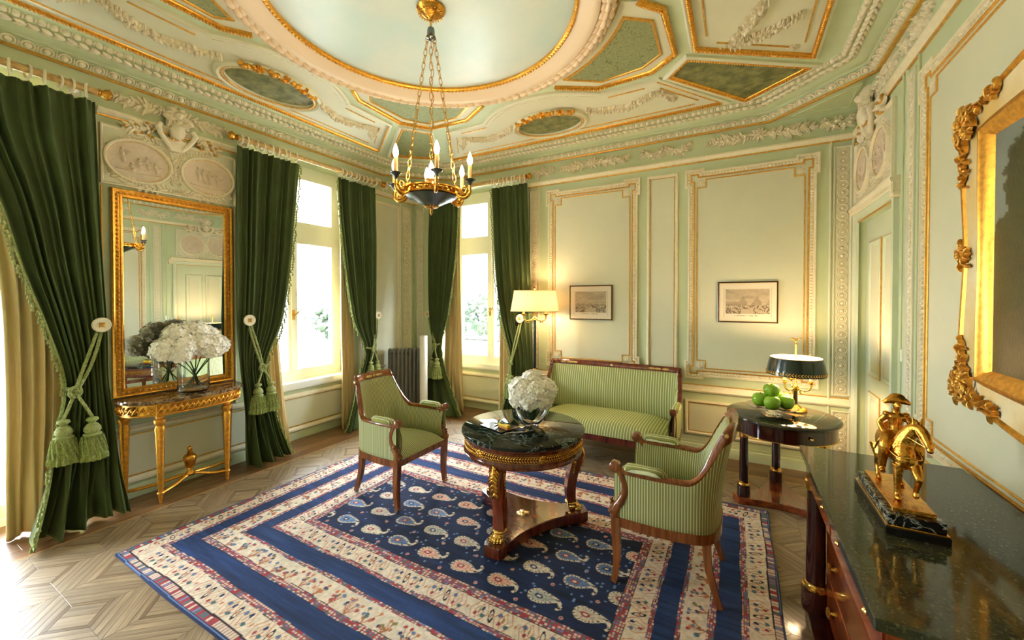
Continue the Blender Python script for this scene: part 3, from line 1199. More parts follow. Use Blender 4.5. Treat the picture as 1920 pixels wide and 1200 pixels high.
def ceil_side(k, ro, ri, to, ti, ta, rarc, gold_all):
    """one side panel of the ceiling, built as seen towards +v and turned k quarter turns"""
    c0 = (ri - rarc)
    R = (ta * ta + c0 * c0) / (2 * c0)
    cv = rarc + R
    th = math.asin(min(1, ta / R))
    arc = [(R * sin(a), cv - R * cos(a)) for a in np.linspace(th, -th, 15)]
    poly = [(-to, ro), (-ti, ri)][::-1]
    poly = [(to, ro), (-to, ro), (-ti, ri)] + arc[::-1] + [(ti, ri)]
    poly = rot4(poly, k)
    mb = MB()
    mb.prism(poly, 0, 0.010, MC, PC(0, 0, 0))
    mb.build('ceiling_panel', M['ceilpanel'], ceiling)
    mb = MB()
    sweep(mb, PC, poly, [(-0.035, 0), (-0.035, 0.022), (-0.022, 0.034), (-0.008, 0.030), (0.0, 0.016), (0.004, 0.010)])
    mb.build('panel_moulding', M['ceilpanel'], ceiling, 40)
    mb = MB()
    if gold_all:
        sweep(mb, PC, poly, [(-0.012, 0.02), (-0.010, 0.034), (0.018, 0.034), (0.022, 0.01)])
        beads(mb, PC, poly, 0.022, 0.010, 0.016, 0.012, 0.034, off=0.004)
    else:
        oe = [poly[0], poly[1]]
        sweep(mb, PC, oe, [(-0.02, 0.01), (-0.018, 0.03), (0.0, 0.03), (0.008, 0.01)], closed=False)
        beads(mb, PC, oe, 0.021, 0.010, 0.013, 0.012, 0.03, closed=False, off=-0.008)
        e2 = [poly[1], poly[2]]
        beads(mb, PC, e2, 0.021, 0.010, 0.010, 0.010, 0.026, closed=False)
        e2 = [poly[-1], poly[0]]
        beads(mb, PC, e2, 0.021, 0.010, 0.010, 0.010, 0.026, closed=False)
    mb.build('gilt_bead_moulding', M['gold'], ceiling, 60)
    mb = MB()
    inner = [tuple(q) for q in (np.array(poly) + mitre(poly, True) * 0.085)]
    for i in range(len(inner)):
        a, b = np.array(inner[i]), np.array(inner[(i + 1) % len(inner)])
        L = np.linalg.norm(b - a)
        if L > 0.3:
            d = (b - a) / L
            sweep(mb, PC, [a + d * 0.08, b - d * 0.08], [(-0.006, 0.01), (-0.004, 0.018), (0.004, 0.018), (0.006, 0.01)], closed=False)
    mb.build('gilt_line', M['goldpaint'], ceiling, 40)
    mb = MB()
    beads(mb, PC, poly[2:], 0.020, 0.008, 0.004, 0.005, 0.020, closed=False, off=0.004)
    beads(mb, PC, poly[3:-1], 0.036, 0.013, 0.003, 0.004, 0.012, closed=False, off=0.055)
    mb.build('dotted_moulding', M['goldpaint'] if gold_all else M['relief'], ceiling, 60, kind='stuff')
    return poly


for k, a in ((0, (2.38, 1.66, 1.66, 1.165, 0.65, 1.40, False)), (1, (2.31, 1.61, 1.65, 1.15, 0.60, 1.37, False)),
             (2, (2.38, 1.66, 1.66, 1.165, 0.65, 1.40, False)), (3, (2.32, 1.50, 1.886, 1.328, 0.60, 1.38, True))):
    ceil_side(k, *a)
    ro, ri, to, ti, ta, ra, ga = a
    F = lambda p: rot4([p], k)[0]
    rm = (ro + ri) / 2
    mb = MB()
    if ga:                                         # crossed floral sprigs and square rosettes on the right hand panel
        for s in (-1, 1):
            garland(mb, PC, [F(q) for q in ((s * 1.42, 1.72), (s * 1.2, 1.86), (s * 0.98, 1.95))], 0.065, 0.04, 0.024, 0.01, 0.07, 0.5)
            garland(mb, PC, [F(q) for q in ((s * 1.43, 1.73), (s * 1.36, 1.98), (s * 1.25, 2.17))], 0.065, 0.04, 0.024, 0.01, 0.07, 0.5)
            for q in ((s * 1.45, 1.66), (s * 1.68, 2.16)):
                flower(mb, PC, *F(q), 0.045, 0.02, 0.01, 8)
    else:
        for s in (-1, 1):
            garland(mb, PC, [F(q) for q in ((s * 0.42, rm - 0.17), (s * 0.62, rm - 0.05), (s * 0.86, rm - 0.02), (s * 1.12, rm - 0.16))], 0.065, 0.04, 0.022, 0.01, 0.07, 0.5)
            garland(mb, PC, [F(q) for q in ((s * 1.12, rm - 0.17), (s * 1.20, rm - 0.06), (s * 1.26, rm + 0.06))], 0.06, 0.036, 0.022, 0.01, 0.065, 0.5)
    mb.build('ceiling_garland', M['relief'], ceiling, 60)
    if not ga:
        oc = F((-0.03 if k == 0 else 0.05, rm - 0.02))
        ea, eb = (0.36, 0.235) if k % 2 == 0 else (0.235, 0.38)
        mb = MB()
        mb.prism(ellipse(0, 0, ea, eb, 40), 0, 0.014, MC, PC(oc[0], oc[1], 0))
        mb.build('oval_painting', M['grisaille'], ceiling)
        mb = MB()
        el = ellipse(oc[0], oc[1], ea + 0.055, eb + 0.055, 56)
        sweep(mb, PC, el, [(-0.02, 0.01), (-0.02, 0.035), (0.0, 0.05), (0.02, 0.04), (0.028, 0.028), (0.04, 0.045), (0.05, 0.04), (0.056, 0.014)])
        mb.build('oval_frame', M['ceilpanel'], ceiling, 50)
        mb = MB()
        beads(mb, PC, el, 0.022, 0.010, 0.010, 0.012, 0.032, off=0.026)
        line(mb, Plane(PC(0, 0, 0.034), PC.U, PC.V, PC.N), ellipse(oc[0], oc[1], ea + 0.012, eb + 0.012, 56), 0.010, 0.01)
        mb.build('gilt_bead_ring', M['gold'], ceiling, 60)
        mb = MB()
        rb = rm - (eb if k % 2 == 0 else ea) - 0.085
        for q in range(7):                          # gilded ribbon over the oval, on the side of the circle
            t = -0.30 + q * 0.10
            p = F((t, rb + 0.9 * t * t + 0.02 * (q % 2)))
            if q % 2 == 0:
                tv = np.array(F((1, 0)))
                nv_ = np.array(F((0, 1)))
                for e_ in (-0.028, 0.0, 0.028):
                    mb.octa(PC(p[0] + tv[0] * e_, p[1] + tv[1] * e_, 0.045 + 0.012 * (e_ == 0)), (PC.U * tv[0] + PC.V * tv[1]) * 0.024, (PC.U * nv_[0] + PC.V * nv_[1]) * 0.030, PC.N * 0.022)
            else:
                flower(mb, PC, p[0], p[1], 0.06, 0.04, 0.03, 6)
        mb.build('gilded_ribbon', M['gold'], ceiling, 60)

# olive corner panels and the spandrels around the circle
TR = {(1, 1): [(1.267, 1.656), (1.437, 1.449), (2.323, 2.073), (1.854, 2.458)],
      (-1, 1): [(-1.356, 1.536), (-1.853, 2.253), (-2.309, 1.856), (-1.548, 1.294)]}
SP = {(1, 1): [(0.324, 1.319), (0.66, 1.529), (1.147, 1.495), (1.356, 1.323), (1.348, 0.765), (1.216, 0.609)],
      (-1, 1): [(-0.442, 1.282), (-0.766, 1.469), (-1.252, 1.444), (-1.454, 1.174), (-1.434, 0.592), (-1.33, 0.44)]}
for (sx, sy), t in list(TR.items()):
    TR[(sx, -1)] = [(a, -b) for a, b in t]
    SP[(sx, -1)] = [(a, -b) for a, b in SP[(sx, sy)]]


def ccw(p):
    p = np.array(p)
    A = 0.5 * np.sum(p[:, 0] * np.roll(p[:, 1], -1) - np.roll(p[:, 0], -1) * p[:, 1])
    return [tuple(q) for q in (p if A > 0 else p[::-1])]


for key in TR:
    t = ccw(TR[key])
    mb = MB()
    mb.prism(t, 0, 0.006, MC, PC(0, 0, 0))
    mb.build('olive_corner_panel', M['grisaille'] if key == (1, 1) else M['scroll'], ceiling)
    mb = MB()
    sweep(mb, PC, t, [(-0.045, 0), (-0.045, 0.02), (-0.03, 0.03), (-0.012, 0.026), (-0.006, 0.012)])
    mb.build('panel_moulding', M['ceilpanel'], ceiling, 40)
    mb = MB()
    sweep(mb, PC, t, [(-0.012, 0.006), (-0.01, 0.024), (0.012, 0.022), (0.018, 0.006)])
    beads(mb, PC, t, 0.022, 0.010, 0.012, 0.010, 0.024)
    mb.build('gilt_bead_moulding', M['gold'], ceiling, 60)
    s = SP[key]
    a0 = atan2(s[-1][1] - RY, s[-1][0] - RX)
    a1 = atan2(s[0][1] - RY, s[0][0] - RX)
    arc = [(RX + 1.30 * cos(a), RY + 1.30 * sin(a)) for a in np.linspace(a0, a1, 12)]
    full = ccw(s + arc)
    mb = MB()
    mb.prism(full, 0, 0.008, MC, PC(0, 0, 0))
    mb.build('spandrel_panel', M['ceilpanel'], ceiling)
    ins = np.array(s)
    cen = ins.mean(0) * 0.96
    op = ins[1:-1] + (cen - ins[1:-1]) / np.linalg.norm(cen - ins[1:-1], axis=1)[:, None] * 0.115
    b0, b1 = a0 + (a1 - a0) * 0.13, a1 - (a1 - a0) * 0.13
    arc2 = [(RX + 1.365 * cos(a), RY + 1.365 * sin(a)) for a in np.linspace(b0, b1, 12)]
    ol = ccw([tuple(q) for q in op] + arc2)
    mb = MB()
    mb.prism(ol, 0.008, 0.012, MC, PC(0, 0, 0))
    mb.build('olive_spandrel', M['scroll'], ceiling)
    mb = MB()
    sweep(mb, PC, ol, [(-0.012, 0.008), (-0.010, 0.020), (0.006, 0.020), (0.010, 0.012)])
    mb.build('gilt_line', M['goldpaint'], ceiling, 40)
    mb = MB()
    s2 = s if (np.cross(np.array(s[1]) - s[0], np.array(s[2]) - s[1]) > 0) else s[::-1]
    sweep(mb, PC, s2, [(-0.022, 0.0), (-0.02, 0.026), (0.0, 0.032), (0.018, 0.026), (0.022, 0.008)], closed=False)
    beads(mb, PC, s2, 0.021, 0.010, 0.013, 0.012, 0.03, closed=False)
    mb.build('gilt_bead_moulding', M['gold'], ceiling, 60)

# ---------------------------------------------------------------- windows
def pane_material():
    m = bpy.data.materials.new('window_glass')
    m.use_nodes = True
    nt = m.node_tree
    nt.nodes.clear()
    L = nt.links.new
    o = nt.nodes.new('ShaderNodeOutputMaterial')
    mx = nt.nodes.new('ShaderNodeMixShader')
    t = nt.nodes.new('ShaderNodeBsdfTransparent')
    g = nt.nodes.new('ShaderNodeBsdfGlossy')
    g.inputs['Roughness'].default_value = 0.02
    f = nt.nodes.new('ShaderNodeFresnel')
    f.inputs['IOR'].default_value = 1.25
    L(f.outputs[0], mx.inputs[0])
    L(t.outputs[0], mx.inputs[1])
    L(g.outputs[0], mx.inputs[2])
    L(mx.outputs[0], o.inputs[0])
    return m


def blind_material():
    m = bpy.data.materials.new('white_blind_cloth')
    m.use_nodes = True
    nt = m.node_tree
    nt.nodes.clear()
    L = nt.links.new
    o = nt.nodes.new('ShaderNodeOutputMaterial')
    mx = nt.nodes.new('ShaderNodeMixShader')
    mx.inputs[0].default_value = 0.7
    d = nt.nodes.new('ShaderNodeBsdfDiffuse')
    d.inputs['Color'].default_value = (0.9, 0.9, 0.88, 1)
    t = nt.nodes.new('ShaderNodeBsdfTranslucent')
    t.inputs['Color'].default_value = (0.95, 0.95, 0.93, 1)
    L(d.outputs[0], mx.inputs[1])
    L(t.outputs[0], mx.inputs[2])
    L(mx.outputs[0], o.inputs[0])
    return m


M['pane'] = pane_material()
M['blind'] = blind_material()


def pbox(mb, pl, u0, u1, v0, v1, n0, n1):
    a, b = pl(u0, v0, n0), pl(u1, v1, n1)
    lo, hi = np.minimum(a, b), np.maximum(a, b)
    mb.box(lo[0], hi[0], lo[1], hi[1], lo[2], hi[2])


def window(name, pl, u0, u1, depth, sill_n, zs=0.70):
    w_ = struct(name)
    ztop = HW - 0.03 if pl is PB else HW
    q = Plane(pl(0, 0, -depth), pl.U, pl.V, pl.N)
    mb = MB()
    fw = 0.075
    zt0, zt1 = 2.44, 2.60
    pbox(mb, q, u0, u0 + fw, zs, ztop, -0.05, 0.03)
    pbox(mb, q, u1 - fw, u1, zs, ztop, -0.05, 0.03)
    pbox(mb, q, u0 + fw, u1 - fw, ztop - 0.12, ztop, -0.05, 0.028)
    pbox(mb, q, u0 + fw, u1 - fw, zs, zs + 0.06, -0.05, 0.028)
    pbox(mb, q, u0 + fw, u1 - fw, zt0, zt1, -0.05, 0.045)
    mb.build('window_frame', M['wframe'], w_)
    um = (u0 + u1) / 2
    for a, b, sd in ((u0 + fw, um, -1), (um, u1 - fw, 1)):
        for v0, v1 in ((zs + 0.06, zt0), (zt1, ztop - 0.12)):
            mb = MB()
            s = 0.06
            pbox(mb, q, a, a + s, v0, v1, -0.03, 0.045)
            pbox(mb, q, b - s, b, v0, v1, -0.03, 0.045)
            pbox(mb, q, a + s, b - s, v0, v0 + 0.06, -0.03, 0.045)
            pbox(mb, q, a + s, b - s, v1 - 0.05, v1, -0.03, 0.045)
            ca = mb.build('casement', M['wframe'], w_)
            mb = MB()
            pbox(mb, q, a + s - 0.005, b - s + 0.005, v0 + 0.055, v1 - 0.045, 0.0, 0.004)
            mb.build('glass_pane', M['pane'], w_)
            mb = MB()
            bot = v0 + 0.04 if v0 > 2 else 1.80
            pbox(mb, q, a + s - 0.004, b - s + 0.004, bot, v1 - 0.03, -0.028, -0.024)
            pbox(mb, q, a + s - 0.004, b - s + 0.004, bot - 0.018, bot, -0.034, -0.020)
            mb.build('roller_blind', M['blind'], w_)
    mb = MB()
    pbox(mb, q, um - 0.02, um + 0.02, zs + 0.06, ztop - 0.12, 0.03, 0.06)
    mb.build('meeting_stile', M['wframe'], w_)
    mb = MB()
    mb.tube([q(um, 1.50, 0.06), q(um, 1.50, 0.095)], 0.010, 8)
    mb.tube([q(um, 1.50, 0.092), q(um + 0.05, 1.54, 0.098), q(um + 0.085, 1.57, 0.095)], 0.008, 8)
    pbox(mb, q, um - 0.016, um + 0.016, 1.44, 1.56, 0.058, 0.066)
    mb.build('window_handle', M['brass'], w_, 50)
    mb = MB()
    pbox(mb, pl, u0 - 0.0, u1 + 0.0, max(0.0, zs - 0.06), zs, -depth - 0.05, sill_n)
    if zs > 0.3:
        pbox(mb, pl, u0 + 0.0, u1 - 0.0, zs - 0.085, zs - 0.06, -depth, sill_n - 0.02)
    mb.build('window_sill', M['wframe'], w_)
    return w_


window('window_1', PL, -0.25, 1.12, 0.32, -0.26, 0.04)
window('window_2', PL, 2.30, 3.67, 0.32, -0.06)
window('window_3', PB, WB[0], WB[1], 0.38, -0.24)

# ---------------------------------------------------------------- door
door = struct('door_1')
q = Plane((XR + 0.06, 0, 0), (0, 1, 0), (0, 0, 1), (-1, 0, 0))
mb = MB()
pbox(mb, q, DOOR[0] + 0.004, DOOR[1] - 0.004, 0.01, DOOR[2] - 0.004, -0.04, 0.0)
mb.build('door_leaf', M['doorp'], door)
for u0, u1 in ((3.95, 4.24), (4.31, 4.62)):
    for v0, v1 in ((1.03, 2.20), (0.22, 0.88)):
        mb = MB()
        sweep(mb, q, rect(u0, u1, v0, v1), [(0, 0), (0, 0.008), (0.012, 0.016), (0.024, 0.012), (0.03, 0.004), (0.045, 0.004), (0.05, 0.0)])
        mb.build('door_panel', M['doorp'], door, 40)
        mb = MB()
        pbox(mb, q, u0 + 0.055, u1 - 0.055, v0 + 0.055, v1 - 0.055, 0, 0.008)
        mb.build('door_panel_field', M['panel'], door)
        mb = MB()
        line(mb, q, rect(u0 - 0.004, u1 + 0.004, v0 - 0.004, v1 + 0.004), 0.006, 0.010)
        mb.build('gilt_line', M['goldpaint'], door, 40)
mb = MB()
DP = [(3.70, 0), (3.70, 2.47), (4.80, 2.47), (4.80, 0)]
sweep(mb, PR, DP, [(0, 0), (0, 0.03), (-0.0, 0.03), (-0.02, 0.036), (-0.04, 0.024), (-0.065, 0.02), (-0.07, 0.0)], closed=False)
mb.build('door_casing', M['doorp'], door, 40)
mb = MB()
line(mb, PR, [(3.775, 0), (3.775, 2.392), (4.745, 2.392), (4.745, 0)], 0.010, 0.012, closed=False)
mb.build('gilt_line', M['goldpaint'], door, 40)
mb = MB()
hrun(mb, PR, 3.66, 4.83, 2.455, [(0, 0), (0, 0.02), (0.012, 0.03), (0.035, 0.05), (0.06, 0.06), (0.075, 0.06), (0.085, 0.02), (0.09, 0)])
beads(mb, PR, [(3.67, 2.485), (4.82, 2.485)], 0.026, 0.011, 0.014, 0.014, 0.045, closed=False)
mb.build('door_cornice', M['cream'], door, 50)
mb = MB()
pbox(mb, PR, 3.63, 3.70, 2.40, 2.50, 0, 0.05)
mb.tube([PR(3.645 + 0.02 * cos(t), 2.45 + 0.03 * sin(t), 0.055) for t in np.linspace(0, 5.5, 12)], 0.010, 6)
mb.build('scroll_bracket', M['relief'], door, 50)
mb = MB()
mb.lathe([(0.016, 0), (0.016, 0.006), (0.008, 0.012), (0.008, 0.03)], q(3.83, 1.25, 0), 12, np.stack([q.U, q.V, q.N], 1))
mb.tube([q(3.83, 1.25, 0.03), q(3.86, 1.25, 0.04), q(3.93, 1.248, 0.04)], 0.007, 8)
pbox(mb, q, 3.815, 3.845, 1.17, 1.31, 0, 0.006)
mb.build('door_handle', M['brass'], door, 50)
tag(MB().bbox(XR - 0.012, XR - 0.0001, 3.575, 3.625, 1.28, 1.36, 0.003).build('light_switch', M['wframe']), 'small cream wall switch plate beside the right hand door', 'switch')

# ================================================================ FLOOR AND RUG
D1, D2 = np.array([0.3165, 0.2875]), np.array([-0.3165, 0.2875])
A0 = np.array([-3.381, 0.718])
FX0, FX1, FY0, FY1 = -4.06, 0.56, -0.22, 4.45      # field of the parquet inside its border
RUG = (-3.578, 0.236, 1.0, 3.742)
fl_c = (lin(166, 144, 114), lin(120, 98, 72))
ang1, ang2 = atan2(D1[1], D1[0]), atan2(D2[1], D2[0])
wf1 = wood('oak_parquet_one_way', *fl_c, rough=0.40, scale=5, coat=0.12, info=True, rz=-ang1)
wf2 = wood('oak_parquet_other_way', *fl_c, rough=0.40, scale=5, coat=0.12, info=True, rz=-ang2)
wf3 = wood('oak_border_boards', lin(138, 100, 62), lin(96, 64, 36), rough=0.34, scale=5, coat=0.15, info=True)
wf4 = wood('oak_border_boards_lengthwise', lin(138, 100, 62), lin(96, 64, 36), rough=0.34, axis='Y', scale=5, coat=0.15, info=True)
dk1 = wood('dark_oak_strip_one_way', lin(136, 112, 84), lin(104, 82, 58), rough=0.34, scale=5, coat=0.15, info=True, rz=-ang1)
dk2 = wood('dark_oak_strip_other_way', lin(136, 112, 84), lin(104, 82, 58), rough=0.34, scale=5, coat=0.15, info=True, rz=-ang2)
mb = MB()
mb.box(XL - 0.45, XR + 0.2, YF - 0.2, YB + 0.5, -0.12, -0.008)
floor = tag(mb.build('floor', mat('dark_subfloor', lin(60, 44, 30), 0.8)), kind='structure')


def clip(poly, x0, x1, y0, y1):
    def cut(p, ax, val, keep_ge):
        out = []
        for i in range(len(p)):
            a, b = p[i], p[(i + 1) % len(p)]
            ia = (a[ax] >= val) == keep_ge or abs(a[ax] - val) < 1e-9
            ib = (b[ax] >= val) == keep_ge or abs(b[ax] - val) < 1e-9
            if ia:
                out.append(a)
            if ia != ib and abs(b[ax] - a[ax]) > 1e-9:
                t = (val - a[ax]) / (b[ax] - a[ax])
                out.append(a + (b - a) * t)
        return out
    for ax, val, ge in ((0, x0, True), (0, x1, False), (1, y0, True), (1, y1, False)):
        if len(poly) < 3:
            return []
        poly = cut(poly, ax, val, ge)
    return poly


def parea(p):
    p = np.array(p)
    return 0.5 * abs(np.sum(p[:, 0] * np.roll(p[:, 1], -1) - np.roll(p[:, 0], -1) * p[:, 1]))


def shrink(poly, g):
    p = np.array(poly)
    A = np.sum(p[:, 0] * np.roll(p[:, 1], -1) - np.roll(p[:, 0], -1) * p[:, 1])
    if A < 0:
        p = p[::-1]
    return p + mitre(p, True) * g


pieces = []
FR = [0.0, 0.17, 0.34, 0.50, 0.60]                 # nested frames of a lozenge, towards its centre
for i in range(-12, 22):
    for j in range(-12, 22):
        b = A0 + i * D1 + j * D2
        c = b + (D1 + D2) / 2
        if not (FX0 - 0.4 < c[0] < FX1 + 0.4 and FY0 - 0.4 < c[1] < FY1 + 0.4):
            continue
        if RUG[0] + 0.36 < c[0] < RUG[1] - 0.36 and RUG[2] + 0.34 < c[1] < RUG[3] - 0.34:
            continue
        cor = [b, b + D1, b + D1 + D2, b + D2]
        for lv in range(4):
            for s in range(4):
                p0, p1 = cor[s], cor[(s + 1) % 4]
                q = [p0 + (c - p0) * FR[lv], p1 + (c - p1) * FR[lv], p1 + (c - p1) * FR[lv + 1], p0 + (c - p0) * FR[lv + 1]]
                pieces.append((q, (dk1, dk2)[s % 2] if lv == 3 else (wf1, wf2)[s % 2]))
        t = FR[-1]
        k = [p + (c - p) * t for p in cor]
        m0, m1 = (k[0] + k[3]) / 2, (k[1] + k[2]) / 2
        pieces.append(([k[0], k[1], m1, m0], wf1))
        pieces.append(([m0, m1, k[2], k[3]], wf1))
pieces = [([*clip(q, FX0, FX1, FY0, FY1)], m) for q, m in pieces]
pieces = [(q, m) for q, m in pieces if len(q) >= 3 and parea(q) > 2e-4]
# the border: a pale fillet and long boards along the walls
for (a, b, c, d), m, along_y in (((XL - 0.4, FX0 - 0.02, YF, YB), wf4, True), ((FX1 + 0.02, XR, YF, YB), wf4, True)):
    x = a
    while x < b - 1e-6:
        x2 = min(b, x + 0.14)
        y = c - random.uniform(0, 1.0)
        while y < d:
            y2 = min(d, y + 1.5)
            if y2 > c:
                pieces.append(([np.array(p) for p in ((x, max(c, y)), (x2, max(c, y)), (x2, y2), (x, y2))], m))
            y += 1.5
        x = x2
for (a, b, c, d) in ((FX0 - 0.02, FX1 + 0.02, FY1 + 0.02, YB + 0.3), (FX0 - 0.02, FX1 + 0.02, YF, FY0 - 0.02)):
    y = c
    while y < d - 1e-6:
        y2 = min(d, y + 0.14)
        x = a - random.uniform(0, 1.0)
        while x < b:
            x2 = min(b, x + 1.5)
            if x2 > a:
                pieces.append(([np.array(p) for p in ((max(a, x), y), (x2, y), (x2, y2), (max(a, x), y2))], wf3))
            x += 1.5
        y = y2


def seen_size(q):
    c = np.mean(q, axis=0)
    yw = radians(29.25)
    z = -sin(yw) * c[0] + cos(yw) * c[1]
    x = cos(yw) * c[0] + sin(yw) * c[1]
    if z < 0.5:
        return 0
    u, v = 960 + 750 * x / z, 560 + 750 * 1.7 / z
    if not (-40 < u < 1960 and v < 1240):
        return 0
    if RUG[0] + 0.02 < c[0] < RUG[1] - 0.02 and RUG[2] + 0.02 < c[1] < RUG[3] - 0.02:
        return 0
    return parea(q) / z ** 3


pieces.sort(key=lambda t: -seen_size(t[0]))
rest = {}
n_own = 0
for q, m in pieces:
    p = shrink(q, 0.0007)
    c = p.mean(0)
    own = n_own < 290 and seen_size(q) > 0
    mb = MB() if own else rest.setdefault(m.name, (MB(), m))[0]
    top = [(*t, -0.0006) for t in p]
    lo = [(*t, -0.010) for t in p]
    tin = [(*(t + (c - t) / (np.linalg.norm(c - t) + 1e-9) * 0.0012), 0.0) for t in p]
    k = len(p)
    off = np.array([c[0], c[1], 0]) if own else np.zeros(3)
    V = np.array(tin + top + lo) - off
    Fc = [tuple(range(k))]
    for r_ in (0, 1):
        for s in range(k):
            Fc.append((r_ * k + s, (r_ + 1) * k + s, (r_ + 1) * k + (s + 1) % k, r_ * k + (s + 1) % k))
    mb.add(V, Fc)
    if own:
        o = mb.build('plank', m, floor, local=True)
        o.location = off
        n_own += 1
for mbr, m in rest.values():
    mbr.build('parquet_planks', m, floor, kind='stuff')
mb = MB()
pale = wood('pale_maple_fillet', lin(196, 150, 96), lin(170, 122, 74), rough=0.3, info=False)
for x0_, x1_, y0_, y1_ in ((FX0 - 0.02, FX0, FY0 - 0.02, FY1 + 0.02), (FX1, FX1 + 0.02, FY0 - 0.02, FY1 + 0.02), (FX0, FX1, FY1, FY1 + 0.02), (FX0, FX1, FY0 - 0.02, FY0)):
    mb.box(x0_ + 0.0005, x1_ - 0.0005, y0_ + 0.0005, y1_ - 0.0005, -0.01, -0.0002)
mb.build('border_fillet', pale, floor)


# ---------------------------------------------------------------- rug
def hash2(a, b, k=0):
    v = np.sin(a * 127.1 + b * 311.7 + k * 74.7) * 43758.5453
    return v - np.floor(v)


def vnoise(x, y, k=0):
    xi, yi = np.floor(x), np.floor(y)
    xf, yf = x - xi, y - yi
    xf, yf = xf * xf * (3 - 2 * xf), yf * yf * (3 - 2 * yf)
    a, b = hash2(xi, yi, k), hash2(xi + 1, yi, k)
    c, d = hash2(xi, yi + 1, k), hash2(xi + 1, yi + 1, k)
    return (a * (1 - xf) + b * xf) * (1 - yf) + (c * (1 - xf) + d * xf) * yf


def make_rug():
    x0, x1, y0, y1 = RUG
    st = 0.0049
    xs = np.arange(x0, x1 + st / 2, st)
    ys = np.arange(y0, y1 + st / 2, st)
    X, Y = np.meshgrid(xs, ys, indexing='ij')
    wob = 0.004 * np.sin(X * 9 + 1.3 * np.sin(Y * 3)) + 0.004 * np.sin(Y * 8 + 1.7 * np.sin(X * 4))
    dl, dr = (X - x0) / 0.867, (x1 - X) / 0.867
    dn, df = Y - y0, y1 - Y
    dx, dy = np.minimum(dl, dr), np.minimum(dn, df)
    T = np.minimum(dx, dy) + wob
    S = np.where(dx < dy, Y, X)                      # runs along the border
    g = lambda *c: np.array(lin(*c)[:3])
    cream, red, blue, navy = g(226, 210, 190), g(158, 58, 66), g(27, 52, 100), g(20, 35, 72)
    dark, teal, rust, sky, oliv = g(48, 26, 34), g(70, 112, 120), g(196, 122, 84), g(104, 132, 176), g(134, 124, 74)
    col = np.zeros(X.shape + (3,))
    ab = vnoise(X * 6, Y * 90, 1) * 0.5 + vnoise(X * 2.5, Y * 30, 2) * 0.5
    blu = blue * (0.35 + 1.15 * ab[..., None])
    nav = navy * (0.4 + 1.15 * ab[..., None])

    def put(mask, c):
        col[mask] = c[mask] if isinstance(c, np.ndarray) and c.ndim == 3 else c

    put(T > -1, blu)
    crm = cream * (0.80 + 0.30 * vnoise(X * 60, Y * 60, 3)[..., None])

    def guard(a, b, base, n=3):
        m = (T >= a) & (T < b)
        put(m, base * (0.8 + 0.4 * vnoise(X * 50, Y * 50, 4)[..., None]) * np.ones(X.shape + (1,)))
        w_ = b - a
        tt = (T - a) / w_
        ph = np.floor(S / 0.022)
        hh = hash2(ph, np.floor(tt * n), 5)
        sub = (np.abs((S / 0.022) % 1 - 0.5) < 0.36) & (np.abs((tt * n) % 1 - 0.5) < 0.34)
        put(m & sub & (hh < 0.45), cream * 0.85)
        put(m & sub & (hh > 0.45) & (hh < 0.72), teal)
        put(m & sub & (hh > 0.72) & (hh < 0.86), sky)
        put(m & (np.abs(tt - 0.5) > 0.44), dark * 1.2)

    def creamband(a, b, per, style):
        m = (T >= a) & (T < b)
        put(m, crm)
        c0 = (a + b) / 2
        h = b - a
        q = (T - c0) / h                            # -0.5..0.5
        cell = np.floor(S / per)
        s = (S / per - cell - 0.5) * per / h
        if style == 0:                              # rings, crossing stems and birds
            s2 = s
            R = ((s2 + q * 0.25) / 0.11) ** 2 + (q / 0.34) ** 2
            put(m & (np.abs(R - 0.8) < 0.35) & (np.mod(cell, 2) == 0), dark * (0.8 + hash2(cell, 0)[..., None] * 0.5))
            for sg in (-1, 1):
                ln = np.abs(np.abs(s2) * 1.0 - (0.28 + 0.5 * np.abs(q) + sg * 0.12))
                put(m & (ln < 0.022), rust * 1.05)
            for k, (cs, cq, rs, rq, cc) in enumerate(((0.36, 0.18, 0.10, 0.11, sky * 0.7), (-0.36, -0.2, 0.11, 0.10, teal * 0.9), (0.5, -0.2, 0.08, 0.10, red),
                                                       (-0.5, 0.2, 0.08, 0.12, navy * 1.6), (0.62, 0.05, 0.06, 0.2, oliv), (-0.62, -0.02, 0.06, 0.18, rust), (0.0, 0.0, 0.05, 0.10, rust))):
                e = ((s2 - cs) / rs) ** 2 + ((q - cq - 0.03 * np.sin(cell * 3 + k)) / rq) ** 2
                put(m & (e < 1) & (hash2(cell, k, 7) > 0.22), cc)
        else:                                       # small flowering bushes
            for k in range(9):
                cs = (hash2(cell, k, 11) - 0.5) * per / h * 0.75
                cq = (hash2(cell, k, 12) - 0.5) * 0.62
                e = ((s - cs) / 0.085) ** 2 + ((q - cq) / 0.085) ** 2
                hc = np.mod(np.floor(hash2(cell, k, 13) * 6), 6)
                for t_, cc in enumerate((sky * 0.8, teal * 0.8, rust * 1.1, navy * 2, oliv, red * 1.1)):
                    put(m & (e < 1) & (hc == t_), cc)
                lnx = np.abs((s - cs * np.clip((q + 0.5) / (cq + 0.51), 0, 1)))
                put(m & (lnx < 0.018) & (q < cq), rust * 0.75)

    guard(-0.1, 0.07, red, 3)
    put((T < 0.020), np.array(navy * 1.5)[None, None, :] * np.ones(X.shape + (1,)))
    put((T > 0.009) & (T < 0.014), sky)
    creamband(0.07, 0.195, 0.15, 0)
    guard(0.195, 0.237, red)
    guard(0.363, 0.407, red)
    creamband(0.407, 0.54, 0.135, 1)
    guard(0.54, 0.568, red, 2)
    guard(0.69, 0.722, red)
    creamband(0.722, 0.845, 0.15, 0)
    guard(0.845, 0.915, red, 4)
    F = T > 0.915
    put(F, nav)
    # field of paisley motifs
    px, py = 0.272, 0.208
    row = np.floor((Y - 1.93) / py)
    xo = X - (-2.70) + np.mod(row, 2) * px / 2
